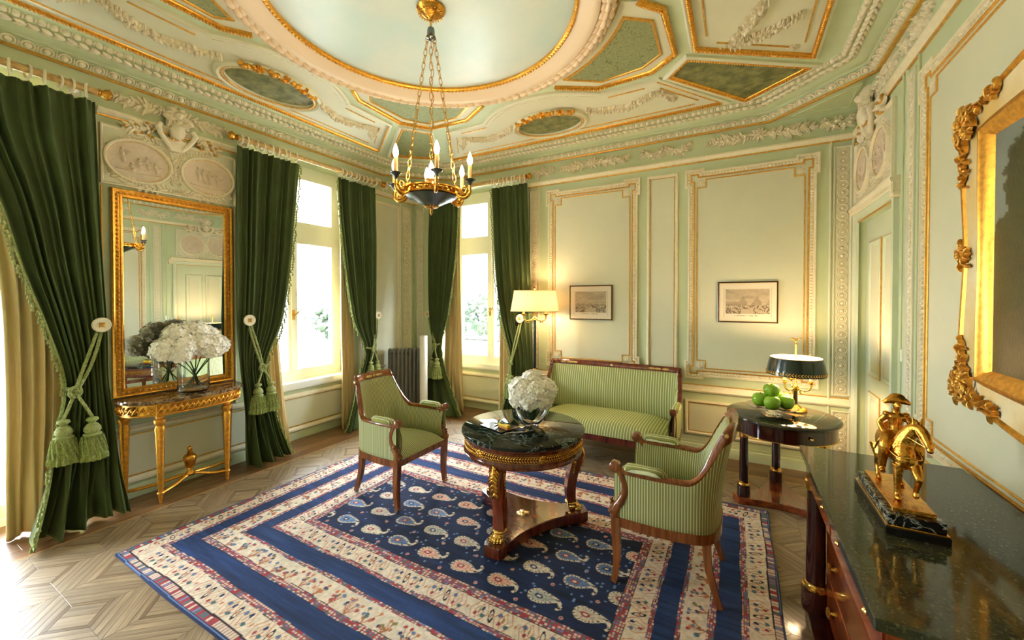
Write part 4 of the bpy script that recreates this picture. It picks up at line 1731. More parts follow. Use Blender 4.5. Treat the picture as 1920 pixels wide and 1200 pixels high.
    cl = np.floor(xo / px)
    p = xo - (cl + 0.5) * px
    q = (Y - 1.93) - (row + 0.5) * py
    flip = np.where(hash2(cl, row, 21) > 0.5, 1.0, -1.0)
    q = q * flip
    a = np.where(flip > 0, 0.25, 0.15)
    p, q = p * np.cos(a) + q * np.sin(a), -p * np.sin(a) + q * np.cos(a)
    p, q = p / 1.32, q / 1.32
    dist = np.full(X.shape, 9.0)
    for cx, cy, r in ((-0.035, 0.004, 0.040), (-0.018, 0.002, 0.039), (0.0, -0.003, 0.034), (0.018, -0.009, 0.027), (0.034, -0.014, 0.020), (0.048, -0.017, 0.0145),
                      (0.061, -0.016, 0.0105), (0.072, -0.010, 0.009), (0.079, 0.0, 0.008), (0.081, 0.012, 0.0075), (0.076, 0.022, 0.007)):
        dist = np.minimum(dist, np.hypot(p - cx, q - cy) - r)
    hk = hash2(cl, row, 22)
    fills = [cream * 0.9, sky * 0.75, cream * 0.75, g(172, 172, 160), g(222, 170, 150), sky]
    edge = cream * 0.95
    ins = F & (dist < 0)
    put(ins, edge)
    dots = (np.sin(np.arctan2(q, p + 0.02) * 17) > 0.55) & (dist > -0.0095) & (dist < -0.002)
    put(ins & dots, dark)
    core = F & (dist < -0.0105)
    for t_, cc in enumerate(fills):
        put(core & (np.floor(hk * 6) == t_), cc * (0.8 + 0.4 * (vnoise(X * 140, Y * 140, 8)[..., None] > 0.5)))
    e = np.hypot((p + 0.024) / 1.5, q - 0.003)
    put(F & (e < 0.0135) & (dist < -0.012), np.where((hash2(cl, row, 24) > 0.45)[..., None], red, navy * 2.0))
    put(F & (e < 0.0065) & (dist < -0.012), cream)
    # little rosettes and specks between them
    p2 = xo - np.floor(xo / px + 0.5) * px
    q2 = (Y - 1.93) - np.floor((Y - 1.93) / py + 0.0) * py - 0.018
    r2 = np.hypot(p2, q2)
    put(F & (r2 < 0.0125) & (dist > 0.006), g(206, 150, 140))
    put(F & (r2 < 0.005) & (dist > 0.006), red)
    sp = hash2(np.floor(X * 70), np.floor(Y * 70), 31)
    put(F & (sp > 0.975) & (dist > 0.008), sky * 1.1)
    col *= (0.88 + 0.24 * vnoise(X * 170, Y * 170, 9))[..., None]
    Z = 0.014 + 0.0012 * (vnoise(X * 120, Y * 120, 10) - 0.5) + 0.0015 * np.sin(X * 5) * np.sin(Y * 4)
    edge_d = np.minimum(np.minimum(X - x0, x1 - X), np.minimum(Y - y0, y1 - Y))
    Z = np.where(edge_d < st * 0.5, 0.001, Z)
    XW = X + np.where(np.minimum(X - x0, x1 - X) < 0.05, 0.003 * np.sin(Y * 7), 0)
    YW = Y + np.where(np.minimum(Y - y0, y1 - Y) < 0.05, 0.004 * np.sin(X * 5), 0)
    P = np.stack([XW, YW, Z], 2)
    return color_mesh('persian_rug', P, np.clip(col, 0, 1), attr_mat('woven_wool', 0.95, bump=0.35, bscale=260))


rug = tag(make_rug(), 'navy blue wool rug with rows of paisleys and striped cream borders', 'rug')

# ================================================================ SEATING
M['uph'] = striped('striped_green_upholstery', lin(146, 148, 70), lin(216, 222, 186), lin(92, 92, 40), 0.0150)
M['uph2'] = striped('wide_striped_green_upholstery', lin(146, 152, 76), lin(204, 214, 170), lin(100, 102, 48), 0.0270)
M['walnut'] = wood('polished_walnut', lin(150, 88, 44), lin(98, 50, 22), rough=0.18, axis='Z', scale=4, coat=0.5)
M['walnut_h'] = wood('polished_walnut_lengthwise', lin(150, 88, 44), lin(98, 50, 22), rough=0.18, axis='Y', scale=4, coat=0.5)
M['mahog'] = wood('dark_red_mahogany', lin(112, 46, 26), lin(62, 22, 14), rough=0.12, axis='Z', scale=3, coat=0.6)
M['ormolu'] = mat('pale_ormolu_mount', lin(226, 190, 120), 0.3, 0.9, var=0.15, vscale=60)


def seat(name, label, cat, loc, rz, half, arm_z, back_z, r0, r1, rail, lean, seat_top, leg_splay, front_x, wood_m, crest_h=0.055, group=None, uph='uph'):
    t = thing(name, label, cat, loc, rz, group)
    Pw = crom([np.array(p) for p in half], 14)
    full = np.concatenate([Pw, (Pw[:-1] * np.array([1, -1]))[::-1]])
    n = len(full)
    d = np.concatenate([[0], np.cumsum(np.linalg.norm(np.diff(full, axis=0), axis=1))])
    Lh = d[-1] / 2
    sh = np.minimum(d, d[-1] - d) / Lh                 # 0 at the arm fronts, 1 at mid back
    wb = np.clip((sh - r0) / (r1 - r0), 0, 1) ** 2.2
    H = arm_z + (back_z - arm_z) * wb
    tang = np.gradient(full, axis=0)
    tang /= np.linalg.norm(tang, axis=1)[:, None]
    nin = np.stack([-tang[:, 1], tang[:, 0]], 1)       # towards the seat
    if (nin[n // 2] @ np.array([1, 0])) < 0:
        nin = -nin
    z0, z1 = rail

    def pt(i, z, inset):
        k = np.clip((z - seat_top) / max(0.05, back_z - seat_top), 0, 1.2)
        q = full[i] + nin[i] * inset
        return np.array([q[0] - lean * wb[i] * k ** 1.6, q[1], z])

    nv = 9
    G = np.array([[pt(i, z1 - 0.01 + (H[i] - z1) * v, 0.0) for v in np.linspace(0, 1, nv)] for i in range(n)])
    mb = MB()
    mb.grid(G, sc=np.repeat(d, nv))
    mb.build('outer_upholstery', M[uph], t, 50, local=True, solid=0.004)
    G = np.array([[pt(i, seat_top - 0.06 + (H[i] - 0.015 - seat_top + 0.06) * v, 0.03 + 0.03 * sin(pi * min(1, v * 1.05))) for v in np.linspace(0, 1, nv + 3)] for i in range(n)])
    mb = MB()
    mb.grid(G, sc=np.repeat(d, nv + 3))
    mb.build('inner_upholstery', M[uph], t, 50, local=True, solid=0.004)
    # wooden top rail following the rim
    mb = MB()
    rings = []
    for i in range(n):
        c = pt(i, H[i], 0.018)
        hh = 0.016 + (crest_h - 0.016) * smoothstep((wb[i] - 0.72) / 0.28)
        N3 = np.array([nin[i][0], nin[i][1], 0.0])
        sl = 0.35 * wb[i]
        rings.append([c + N3 * a + np.array([0, 0, b]) - N3 * sl * max(0, b) for a, b in
                      ((-0.022, -hh * 0.9), (-0.026, 0.0), (-0.020, hh * 0.55), (-0.006, hh * 0.8), (0.010, hh * 0.6), (0.018, 0.0), (0.016, -hh * 0.9), (0.0, -hh))])
    mb.loft(rings)
    mb.build('top_rail', wood_m, t, 50, local=True)
    # gilt mounts on the crest
    mb = MB()
    for yc in ((-0.06, 0.06, 0.0) if full[:, 1].max() < 0.5 else (-0.52, -0.44, -0.6, 0.52, 0.44, 0.6, 0.0)):
        i = int(np.argmin(np.abs(full[:, 1] - yc) + 10 * (full[:, 0] > full[:, 0].min() + 0.12)))
        c = pt(i, H[i], 0.034) + np.array([0.004, 0, 0.012])
        mb.octa(c, (0.004, 0, 0), (0, 0.045 if abs(yc) > 0.01 else 0.016, 0), (0, 0, 0.012))
    mb.build('crest_mount', M['ormolu'], t, 50, local=True, kind='stuff')
    # seat rail
    mb = MB()
    rings = []
    ext = np.concatenate([full, full[:1]])
    for i in list(range(n)):
        q = full[i]
        N2 = nin[i]
        rings.append([(*(q - N2 * 0.008), z0), (*(q - N2 * 0.008), z1), (*(q + N2 * 0.03), z1), (*(q + N2 * 0.03), z0)])
    mb.loft(rings)
    yw = full[0][1]
    mb.bbox(front_x - 0.03, front_x + 0.012, -abs(yw), abs(yw), z0, z1, 0.004)
    mb.build('seat_rail', wood_m, t, 40, local=True)
    # seat cushion, stripes front to back
    nu, nvv = 28, 26
    ymax = lambda x: np.interp(-x, -Pw[:, 0], -Pw[:, 1]) if True else 0
    xs_b = full[:, 0].min() + 0.04
    G, S = [], []
    for i in range(nu + 1):
        a = i / nu
        x = xs_b + (front_x + 0.008 - xs_b) * a
        hw = np.interp(x, Pw[::-1, 0], np.abs(Pw[::-1, 1])) - 0.028
        rowp = []
        for j in range(nvv + 1):
            b = -1 + 2 * j / nvv
            crown = (1 - abs(b) ** 6) * (1 - max(0, (a - 0.80) / 0.2) ** 3 * 0.75)
            z = z1 + (seat_top - z1) * crown + 0.02 * (1 - b * b) * (1 - (2 * a - 1.1) ** 2)
            rowp.append((x, b * max(0.02, hw), z))
        G.append(rowp)
        S.append([q[1] + 2.0 for q in rowp])
    G.append([(front_x + 0.014, q[1], z1) for q in G[-1]])
    S.append(S[-1])
    mb = MB()
    mb.grid(G, sc=np.array(S))
    mb.build('seat_cushion', M[uph], t, 60, local=True)
    # arms: scrolled supports with carved leaves, padded tops
    for sg in (-1, 1):
        y = sg * (abs(yw) - 0.012)
        fx = front_x - 0.012
        sup = crom([np.array(p) for p in ((fx + 0.012, y, z1 - 0.005), (fx + 0.004, y, z1 + 0.05), (fx - 0.028, y, z1 + 0.10), (fx - 0.05, y, z1 + 0.16), (fx - 0.045, y, arm_z - 0.06), (fx - 0.02, y, arm_z - 0.005), (fx + 0.006, y, arm_z + 0.018))], 6)
        mb = MB()
        mb.tube(sup, np.interp(np.linspace(0, 1, len(sup)), (0, 0.3, 0.6, 1), (0.030, 0.030, 0.024, 0.024)), 8)
        mb.lathe([(0.0, -0.028), (0.022, -0.028), (0.033, -0.020), (0.033, 0.020), (0.022, 0.028), (0.0, 0.028)], (fx + 0.010, y, arm_z + 0.020), 14, [[1, 0, 0], [0, 0, 1], [0, 1, 0]])
        sp = mb.build('arm_support', wood_m, t, 50, local=True)
        mb = MB()
        for k in range(12):
            a = k * 0.55
            mb.ell((fx + 0.018 - 0.012 * k / 3 + 0.014 * cos(a), y + 0.012 * sin(a * 2), z1 + 0.02 + 0.009 * k), (0.023, 0.021, 0.016), 7, 5)
        for k in range(3):
            mb.tube([(fx + 0.02, y, z1 + 0.035 + 0.02 * k), (fx + 0.034, y, z1 + 0.05 + 0.02 * k), (fx + 0.022, y, z1 + 0.062 + 0.02 * k)], [0.008, 0.010, 0.004], 6)
        mb.build('carved_leaf', wood_m, sp, 60, local=True)
        mb = MB()
        i0 = int(np.argmin(np.abs(full[:n // 2, 0] - (fx - 0.03))))
        xa, xb = fx - 0.03, fx - 0.03 - (front_x - full[:, 0].min()) * 0.46
        rings = []
        for k in range(9):
            a = k / 8
            x = xa + (xb - xa) * a
            yy = np.interp(x, Pw[::-1, 0], np.abs(Pw[::-1, 1])) - 0.016
            s = sqrt(max(0.0, 1 - (2 * a - 1) ** 6)) * 0.9 + 0.1
            rings.append([(x, sg * yy + 0.036 * s * cos(q), arm_z + 0.014 + 0.036 * s * max(0.0, sin(q)) ** 0.8 + 0.004 * sin(q)) for q in np.arange(10) * 2 * pi / 10])
        mb.loft(rings, sc=np.array([[3 + q[1] for q in r] for r in rings]).ravel())
        mb.build('arm_pad', M[uph], t, 60, local=True)
        # legs
        mb = MB()
        lp = crom([np.array(p) for p in ((front_x - 0.008, y, z1), (front_x - 0.008, y, z0 - 0.02), (front_x - 0.016, y, z0 * 0.45), (front_x - 0.006, y, 0.03), (front_x + 0.004, y, 0.0))], 5)
        mb.tube(lp, np.interp(np.linspace(0, 1, len(lp)), (0, 0.35, 0.85, 1), (0.034, 0.032, 0.022, 0.028)), 4, roll=pi / 4)
        mb.build('leg', wood_m, t, 30, local=True)
        mb = MB()
        i1 = int(np.argmin(np.abs(sh[:n // 2] - r1 * 0.93)))
        bx, by = full[i1]
        lp = crom([np.array(p) for p in ((bx + 0.02, sg * abs(by) * 0.96, z0 + 0.01), (bx + 0.005, sg * abs(by) * 0.96, z0 * 0.55), (bx - leg_splay, sg * abs(by), 0.0))], 5)
        mb.tube(lp, np.interp(np.linspace(0, 1, len(lp)), (0, 1), (0.032, 0.021)), 4, roll=pi / 4)
        mb.build('leg', wood_m, t, 30, local=True)
        # scroll ends of the crest
        mb = MB()
        i2 = int(np.argmin(np.abs(sh[:n // 2] - (r1 * 0.98)))) if sg < 0 else n - 1 - int(np.argmin(np.abs(sh[:n // 2] - (r1 * 0.98))))
        c = pt(i2, H[i2], 0.010)
        mb.lathe([(0.0, -0.02), (0.014, -0.02), (0.022, -0.014), (0.022, 0.014), (0.014, 0.02), (0.0, 0.02)], c + np.array([-0.006, 0, 0.012]), 14, [[1, 0, 0], [0, 0, 1], [0, 1, 0]])
        mb.build('crest_scroll', wood_m, t, 50, local=True)
        mb = MB()
        mb.lathe([(0.0, 0.0), (0.012, 0.0), (0.010, 0.006), (0.0, 0.008)], c + np.array([-0.006, sg * 0.02, 0.012]), 10, [[1, 0, 0], [0, 0, sg], [0, sg, 0]])
        mb.build('scroll_rosette', M['ormolu'], t, 50, local=True)
    return t


CH = [(0.27, -0.305), (0.05, -0.31), (-0.10, -0.295), (-0.19, -0.272), (-0.248, -0.22), (-0.278, -0.12), (-0.285, 0.0)]
seat('armchair', 'striped green armchair standing in front of the dark radiator, facing the round table', 'armchair', (-2.60, 2.602, 0.0215), 0.0, CH, 0.665, 0.955, 0.50, 0.735, (0.338, 0.392), 0.075, 0.465, 0.05, 0.27, M['walnut'], group='striped armchairs at the round table')
seat('armchair', 'striped green armchair with its back to the commode, nearest the viewer', 'armchair', (-0.352, 2.655, 0.0215), pi, CH, 0.665, 0.955, 0.50, 0.735, (0.338, 0.392), 0.075, 0.465, 0.05, 0.27, M['walnut'], group='striped armchairs at the round table')
SO = [(0.36, -0.775), (0.10, -0.785), (-0.10, -0.775), (-0.25, -0.762), (-0.305, -0.72), (-0.325, -0.55), (-0.33, -0.25), (-0.335, 0.0)]
seat('settee', 'long striped green settee with a mahogany frame against the back wall', 'settee', (-1.26, 4.27, 0.0), -pi / 2, SO, 0.63, 0.915, 0.33, 0.465, (0.27, 0.335), 0.06, 0.44, 0.02, 0.36, M['mahog'], crest_h=0.05, uph='uph2')

# ================================================================ TABLES AND COMMODE
M['verde'] = marble('dark_green_marble', lin(24, 32, 29), lin(120, 136, 128), 3.2, 0.05, 0.016)
M['granite'] = marble('black_green_granite', lin(40, 42, 30), lin(58, 60, 44), 6, 0.07, 0.2, speck=lin(96, 98, 70))
M['browmarble'] = marble('brown_marble', lin(92, 66, 44), lin(168, 142, 112), 5, 0.08, 0.06)
M['redmah'] = wood('flamed_mahogany', lin(150, 70, 32), lin(92, 32, 16), rough=0.12, axis='Y', scale=2.5, coat=0.6)
M['redmah_v'] = wood('flamed_mahogany_upright', lin(138, 62, 30), lin(84, 30, 16), rough=0.12, axis='Z', scale=2.5, coat=0.6)
M['blackwood'] = wood('nearly_black_mahogany', lin(62, 24, 20), lin(34, 12, 11), rough=0.1, axis='Z', scale=3, coat=0.6)


def concave_tri(r, w_, rin, angs, n=9):
    pts = []
    m = len(angs)
    for k in range(m):
        a = angs[k]
        t, b = np.array([cos(a), sin(a)]), np.array([-sin(a), cos(a)])
        for s, e in ((-1, 0.93), (-0.75, 1.0), (0.75, 1.0), (1, 0.93)):
            pts.append(t * r * e + b * w_ * s)
        a2 = angs[(k + 1) % m]
        da = (a2 - a) % (2 * pi)
        p0 = t * r * 0.93 + b * w_
        t2, b2 = np.array([cos(a2), sin(a2)]), np.array([-sin(a2), cos(a2)])
        p1 = t2 * r * 0.93 - b2 * w_
        mid = np.array([cos(a + da / 2), sin(a + da / 2)]) * rin
        c = 2 * mid - (p0 + p1) / 2
        for q in np.linspace(0, 1, n)[1:-1]:
            pts.append((1 - q) ** 2 * p0 + 2 * q * (1 - q) * c + q * q * p1)
    return pts


# ---------------------------------------------------------------- round centre table
TX, TY, TZ = -1.385, 2.64, 0.0150
tb = thing('round_table', 'round table with dark green marble top and gilt mounts on the rug', 'table', (TX, TY, TZ))
mb = MB()
mb.lathe([(0.0, 0.702), (0.435, 0.702), (0.450, 0.706), (0.457, 0.718), (0.455, 0.730), (0.446, 0.737), (0.0, 0.737)], (TX, TY, TZ), 72)
mb.build('marble_top', M['verde'], tb, 40)
mb = MB()
mb.lathe([(0.0, 0.572), (0.425, 0.572), (0.438, 0.578), (0.440, 0.588), (0.432, 0.594), (0.430, 0.60), (0.430, 0.685), (0.438, 0.692), (0.438, 0.702), (0.0, 0.702)], (TX, TY, TZ), 72)
mb.build('apron', M['mahog'], tb, 40)
mb = MB()
for k in range(150):
    a = 2 * pi * k / 150
    for s in (-1, 1):
        c = np.array([TX + 0.432 * cos(a), TY + 0.432 * sin(a), TZ + 0.645 + s * 0.010])
        T = np.array([-sin(a), cos(a), 0])
        d = T * 0.010 + np.array([0, 0, s * 0.010])
        e = T * 0.004 - np.array([0, 0, s * 0.004])
        mb.octa(c, d, e, np.array([cos(a), sin(a), 0]) * 0.004)
for zz in (0.623, 0.667):
    mb.tube([(TX + 0.432 * cos(a), TY + 0.432 * sin(a), TZ + zz) for a in np.arange(72) * 2 * pi / 72], 0.0022, 5, closed=True)
mb.build('gilt_leaf_frieze', M['bronze'], tb, 60, kind='stuff')
for k in range(6):
    a = radians(-105 + 60 * k)
    pl = Plane((TX + 0.433 * cos(a), TY + 0.433 * sin(a), TZ + 0.645), (-sin(a), cos(a), 0), (0, 0, 1), (cos(a), sin(a), 0))
    mb = MB()
    flower(mb, pl, 0, 0, 0.032, 0.012, 0.0, 9)
    mb.build('frieze_rosette', M['bronze'], tb, 60)
TA = [radians(-87), radians(36), radians(156)]
mb = MB()
mb.prism(concave_tri(0.485, 0.072, 0.20, TA, 11), 0.012, 0.088, None, (TX, TY, TZ), bev=0.006)
mb.build('plinth', M['mahog'], tb, 30)
for a in TA:
    c, s = cos(a), sin(a)
    B = np.array([-s, c, 0])
    prof = crom([np.array(p) for p in ((0.36, 0.575), (0.425, 0.565), (0.452, 0.525), (0.445, 0.46), (0.415, 0.37), (0.395, 0.25), (0.40, 0.13))], 6)
    rings = []
    for i, (r, z) in enumerate(prof):
        t_ = i / (len(prof) - 1)
        wd = np.interp(t_, (0, 0.3, 1), (0.047, 0.045, 0.038))
        th = np.interp(t_, (0, 0.3, 0.6, 1), (0.012, 0.045, 0.036, 0.032))
        p = np.array([TX + r * c, TY + r * s, TZ + z])
        R = np.array([c, s, 0])
        rings.append([p + B * wd, p + B * wd - R * 2 * th, p - B * wd - R * 2 * th, p - B * wd, p - B * wd * 0.7 + R * 0.006, p + B * wd * 0.7 + R * 0.006])
    mb = MB()
    mb.loft(rings)
    lg = mb.build('leg', M['redmah_v'], tb, 40)
    mb = MB()                                         # gilt acanthus on the knee
    for k in range(9):
        f = k / 8
        i = int(2 + f * 20)
        r, z = prof[min(i, len(prof) - 1)]
        p = np.array([TX + (r + 0.008) * c, TY + (r + 0.008) * s, TZ + z])
        for sg in (-1, 1):
            d = B * sg * 0.030 * (1.1 - 0.5 * f) + np.array([0, 0, -0.032])
            mb.octa(p + B * sg * 0.013 * (1.2 - f * 0.7), d, np.array([c, s, 0]) * 0.012, B * 0.015 + np.array([0, 0, 0.005]))
        mb.octa(p + np.array([c, s, 0]) * 0.006, np.array([0, 0, 0.022]), B * 0.007, np.array([c, s, 0]) * 0.008)
    mb.build('gilt_acanthus', M['bronze'], lg, 60, kind='stuff')
    for sg in (-1, 1):
        mb = MB()
        for k in range(7):
            z = 0.53 - 0.025 * k
            p = np.array([TX + (0.40 - 0.004 * k) * c, TY + (0.40 - 0.004 * k) * s, TZ + z]) + B * sg * 0.048
            mb.octa(p, np.array([0, 0, 0.017]), np.array([c, s, 0]) * (0.016 - 0.0015 * k), B * 0.004)
        mb.build('gilt_pendant', M['bronze'], lg, 60, kind='stuff')
    mb = MB()
    p = np.array([TX + 0.39 * c, TY + 0.39 * s, TZ + 0.115])
    mb.ell(p, (1, 1, 1), 10, 6, np.stack([np.array([c, s, 0]) * 0.046, B * 0.046, np.array([0, 0, 0.034])], 1))
    for k in range(5):
        o = (-2 + k) * 0.019
        base = np.array([TX + (0.428 - 0.007 * abs(k - 2)) * c, TY + (0.428 - 0.007 * abs(k - 2)) * s, TZ + 0.10]) + B * o
        mb.ell(base, (1, 1, 1), 8, 5, np.stack([np.array([c, s, 0]) * 0.024, B * 0.0115, np.array([0, 0, 0.021])], 1))
        mb.ell(base + np.array([c * 0.016, s * 0.016, -0.006]), 0.008, 6, 4)
    mb.lathe([(0.046, 0.138), (0.052, 0.144), (0.046, 0.154)], (TX + 0.372 * c - 0.0, TY + 0.372 * s, TZ), 12)
    mb.build('lion_paw', M['brass'], lg, 60)
mb = MB()
flower(mb, Plane((TX + 0.01, TY - 0.02, TZ + 0.088), (1, 0, 0), (0, 1, 0), (0, 0, 1)), 0, 0, 0.05, 0.012, 0, 9)
mb.build('plinth_rosette', M['ormolu'], tb, 60)

# ---------------------------------------------------------------- side table
SX, SY = 0.335, 4.0
sd = thing('side_table', 'round side table with three dark columns and granite top in the corner', 'table', (SX, SY, 0))
mb = MB()
mb.lathe([(0.0, 0.712), (0.388, 0.712), (0.398, 0.717), (0.402, 0.726), (0.398, 0.737), (0.39, 0.741), (0.0, 0.741)], (SX, SY, 0), 72)
mb.build('granite_top', M['granite'], sd, 40)
mb = MB()
mb.lathe([(0.0, 0.60), (0.375, 0.60), (0.375, 0.712), (0.0, 0.712)], (SX, SY, 0), 72)
mb.build('apron', M['blackwood'], sd, 40)
mb = MB()
mb.lathe([(0.375, 0.598), (0.381, 0.600), (0.381, 0.606), (0.375, 0.608)], (SX, SY, 0), 72, caps=False)
mb.build('brass_line', M['brass'], sd, 40)
a0 = radians(-66)
mb = MB()
arc = np.linspace(a0 - 0.42, a0 + 0.42, 14)
rings = [[(SX + r * cos(a), SY + r * sin(a), z) for r, z in ((0.374, 0.622), (0.3785, 0.622), (0.3785, 0.700), (0.374, 0.700))] for a in arc]
mb.loft(rings)
dr = mb.build('drawer', M['blackwood'], sd, 40)
mb = MB()
mb.tube([(SX + r * cos(a0), SY + r * sin(a0), 0.66) for r in (0.376, 0.388, 0.392, 0.402)], [0.006, 0.006, 0.012, 0.008], 10)
mb.build('knob', M['brass'], dr, 50)
SA = [radians(208), radians(-30), radians(92)]
for a in SA:
    cx, cy = SX + 0.305 * cos(a), SY + 0.305 * sin(a)
    mb = MB()
    mb.lathe([(0.033, 0.17), (0.034, 0.30), (0.030, 0.56)], (cx, cy, 0), 20)
    cl = mb.build('column', M['blackwood'], sd, 50)
    mb = MB()
    mb.lathe([(0.034, 0.145), (0.045, 0.148), (0.046, 0.158), (0.040, 0.165), (0.042, 0.172), (0.034, 0.178)], (cx, cy, 0), 20)
    mb.build('brass_collar', M['brass'], cl, 50)
    mb = MB()
    mb.lathe([(0.031, 0.545), (0.036, 0.55), (0.036, 0.565), (0.034, 0.575), (0.040, 0.585), (0.040, 0.60)], (cx, cy, 0), 20)
    mb.build('brass_capital', M['brass'], cl, 50)
    mb = MB()
    mb.lathe([(0.048, 0.05), (0.048, 0.14), (0.040, 0.147)], (cx, cy, 0), 20)
    mb.build('column_base', M['blackwood'], cl, 40)
mb = MB()
mb.prism(concave_tri(0.37, 0.06, 0.17, SA, 9), 0.0, 0.052, None, (SX, SY, 0.001), bev=0.005)
mb.build('plinth', M['redmah'], sd, 30)

# ---------------------------------------------------------------- console table under the mirror
KY = 1.705
kt = thing('console_table', 'gilded half-round console table with brown marble top under the mirror', 'table', (XL + 0.2, KY, 0))


def dshape(w_, d_, n=25, pw=2.6):
    pts = [(XL + 0.024, KY - w_)]
    for k in range(n + 1):
        a = -pi / 2 + pi * k / n
        s, c = sin(a), cos(a)
        pts.append((XL + 0.10 + (d_ - 0.10) * abs(c) ** (2 / pw), KY + w_ * (1 if s > 0 else -1) * abs(s) ** (2 / pw)))
    pts.append((XL + 0.024, KY + w_))
    return pts


mb = MB()
mb.prism(dshape(0.455, 0.435), 0.838, 0.868, bev=0.006)
mb.build('marble_top', M['browmarble'], kt, 30)
mb = MB()
mb.prism(dshape(0.43, 0.405), 0.735, 0.838)
mb.build('frieze', M['bronze'], kt, 30)
mb = MB()
fr = np.array(dshape(0.432, 0.407, 60))
fd = np.concatenate([[0], np.cumsum(np.linalg.norm(np.diff(fr, axis=0), axis=1))])
for k in range(34):
    s = fd[-1] * (k + 0.5) / 34
    p = np.array([np.interp(s, fd, fr[:, 0]), np.interp(s, fd, fr[:, 1])])
    p2 = np.array([np.interp(s + 0.01, fd, fr[:, 0]), np.interp(s + 0.01, fd, fr[:, 1])])
    T = (p2 - p) / (np.linalg.norm(p2 - p) + 1e-9)
    N = np.array([T[1], -T[0], 0])
    T3 = np.array([T[0], T[1], 0])
    c = np.array([*p, 0.787])
    mb.octa(c, T3 * 0.024 + np.array([0, 0, 0.034]), T3 * 0.007 - np.array([0, 0, 0.005]), N * 0.012)
    mb.octa(c + T3 * 0.02, T3 * 0.012, np.array([0, 0, 0.014]), N * 0.012)
for zz in (0.742, 0.832):
    mb.tube([(q[0] + 0.002, q[1], zz) for q in fr], 0.006, 5)
mb.build('carved_ribbon', M['gold'], kt, 60, kind='stuff')
for lx, ly in ((-4.16, 1.455), (-4.165, 1.955), (-4.435, 1.315), (-4.435, 2.095)):
    mb = MB()
    mb.bbox(lx - 0.034, lx + 0.034, ly - 0.034, ly + 0.034, 0.728, 0.838, 0.004)
    blk = mb.build('corner_block', M['gold'], kt, 30)
    for pl in (Plane((lx + 0.034, ly, 0.783), (0, 1, 0), (0, 0, 1), (1, 0, 0)), Plane((lx, ly - 0.034, 0.783), (1, 0, 0), (0, 0, 1), (0, -1, 0))):
        mb = MB()
        flower(mb, pl, 0, 0, 0.027, 0.010, 0, 8)
        mb.build('block_rosette', M['bronze'], blk, 60)
    mb = MB()
    seg = 24
    rings = []
    for z, r in ((0.04, 0.013), (0.055, 0.016), (0.09, 0.016), (0.12, 0.019), (0.58, 0.034), (0.62, 0.037), (0.64, 0.030), (0.66, 0.030), (0.67, 0.040), (0.70, 0.040), (0.71, 0.026), (0.728, 0.030)):
        fl = 0.10 if 0.11 < z < 0.6 else 0.0
        a = np.arange(seg) * 2 * pi / seg
        rr = r * (1 - fl * (np.cos(a * 8) * 0.5 + 0.5))
        rings.append(np.stack([lx + rr * np.cos(a), ly + rr * np.sin(a), np.full(seg, z)], 1))
    rings.insert(0, np.stack([lx + 0.010 * np.cos(a), ly + 0.010 * np.sin(a), np.full(seg, 0.001)], 1))
    mb.loft(rings)
    mb.build('leg', M['gold'], kt, 50)
mb = MB()
UX, UY = -4.27, KY
for (lx, ly) in ((-4.16, 1.455), (-4.165, 1.955), (-4.435, 1.315), (-4.435, 2.095)):
    pth = crom([np.array(p) for p in ((lx, ly, 0.085), (lx * 0.6 + UX * 0.4, ly * 0.6 + UY * 0.4 , 0.095), (lx * 0.2 + UX * 0.8, ly * 0.2 + UY * 0.8, 0.125), (UX, UY, 0.13))], 6)
    mb.tube(pth, 0.017, 8, flat=0.8)
    mb.ell((lx, ly, 0.085), (0.026, 0.026, 0.018), 10, 5)
mb.build('stretcher', M['gold'], kt, 50)
mb = MB()
mb.lathe([(0.035, 0.12), (0.040, 0.135), (0.028, 0.15), (0.020, 0.165), (0.024, 0.175), (0.020, 0.185), (0.034, 0.205), (0.048, 0.26), (0.050, 0.285), (0.040, 0.30), (0.026, 0.31), (0.018, 0.318), (0.024, 0.325), (0.014, 0.335), (0.019, 0.35), (0.018, 0.368), (0.006, 0.378)], (UX, UY, 0), 24)
mb.build('urn', M['bronze'], kt, 50)

# ---------------------------------------------------------------- commode
cm = thing('commode', 'mahogany commode with black granite top and corner columns along the right wall', 'commode', (0.64, 1.98, 0))
Y0, Y1 = 1.30, 2.655
mb = MB()
mb.bbox(0.305, XR - 0.042, Y0, Y1, 0.873, 0.905, 0.003)
mb.build('granite_top', M['granite'], cm, 30)
mb = MB()
mb.box(0.338, XR - 0.046, Y0 + 0.03, Y1 - 0.03, 0.745, 0.873)
mb.build('frieze_case', M['redmah'], cm)
for a, b in ((1.335, 1.975), (1.985, 2.62)):
    mb = MB()
    mb.bbox(0.330, 0.345, a + 0.012, b - 0.012, 0.757, 0.862, 0.002)
    d_ = mb.build('frieze_drawer', M['redmah'], cm, 30)
    for f in (0.22, 0.78):
        yy = a + (b - a) * f
        mb = MB()
        mb.lathe([(0.0, 0.0), (0.010, 0.0), (0.011, 0.004), (0.006, 0.010), (0.0, 0.012)], (0.330, yy, 0.81), 12, [[0, 0, -1], [0, 1, 0], [1, 0, 0]])
        mb.build('keyhole_boss', M['brass'], d_, 50)
mb = MB()
mb.box(0.425, XR - 0.046, Y0 + 0.04, Y1 - 0.04, 0.075, 0.745)
mb.build('carcass', M['redmah_v'], cm)
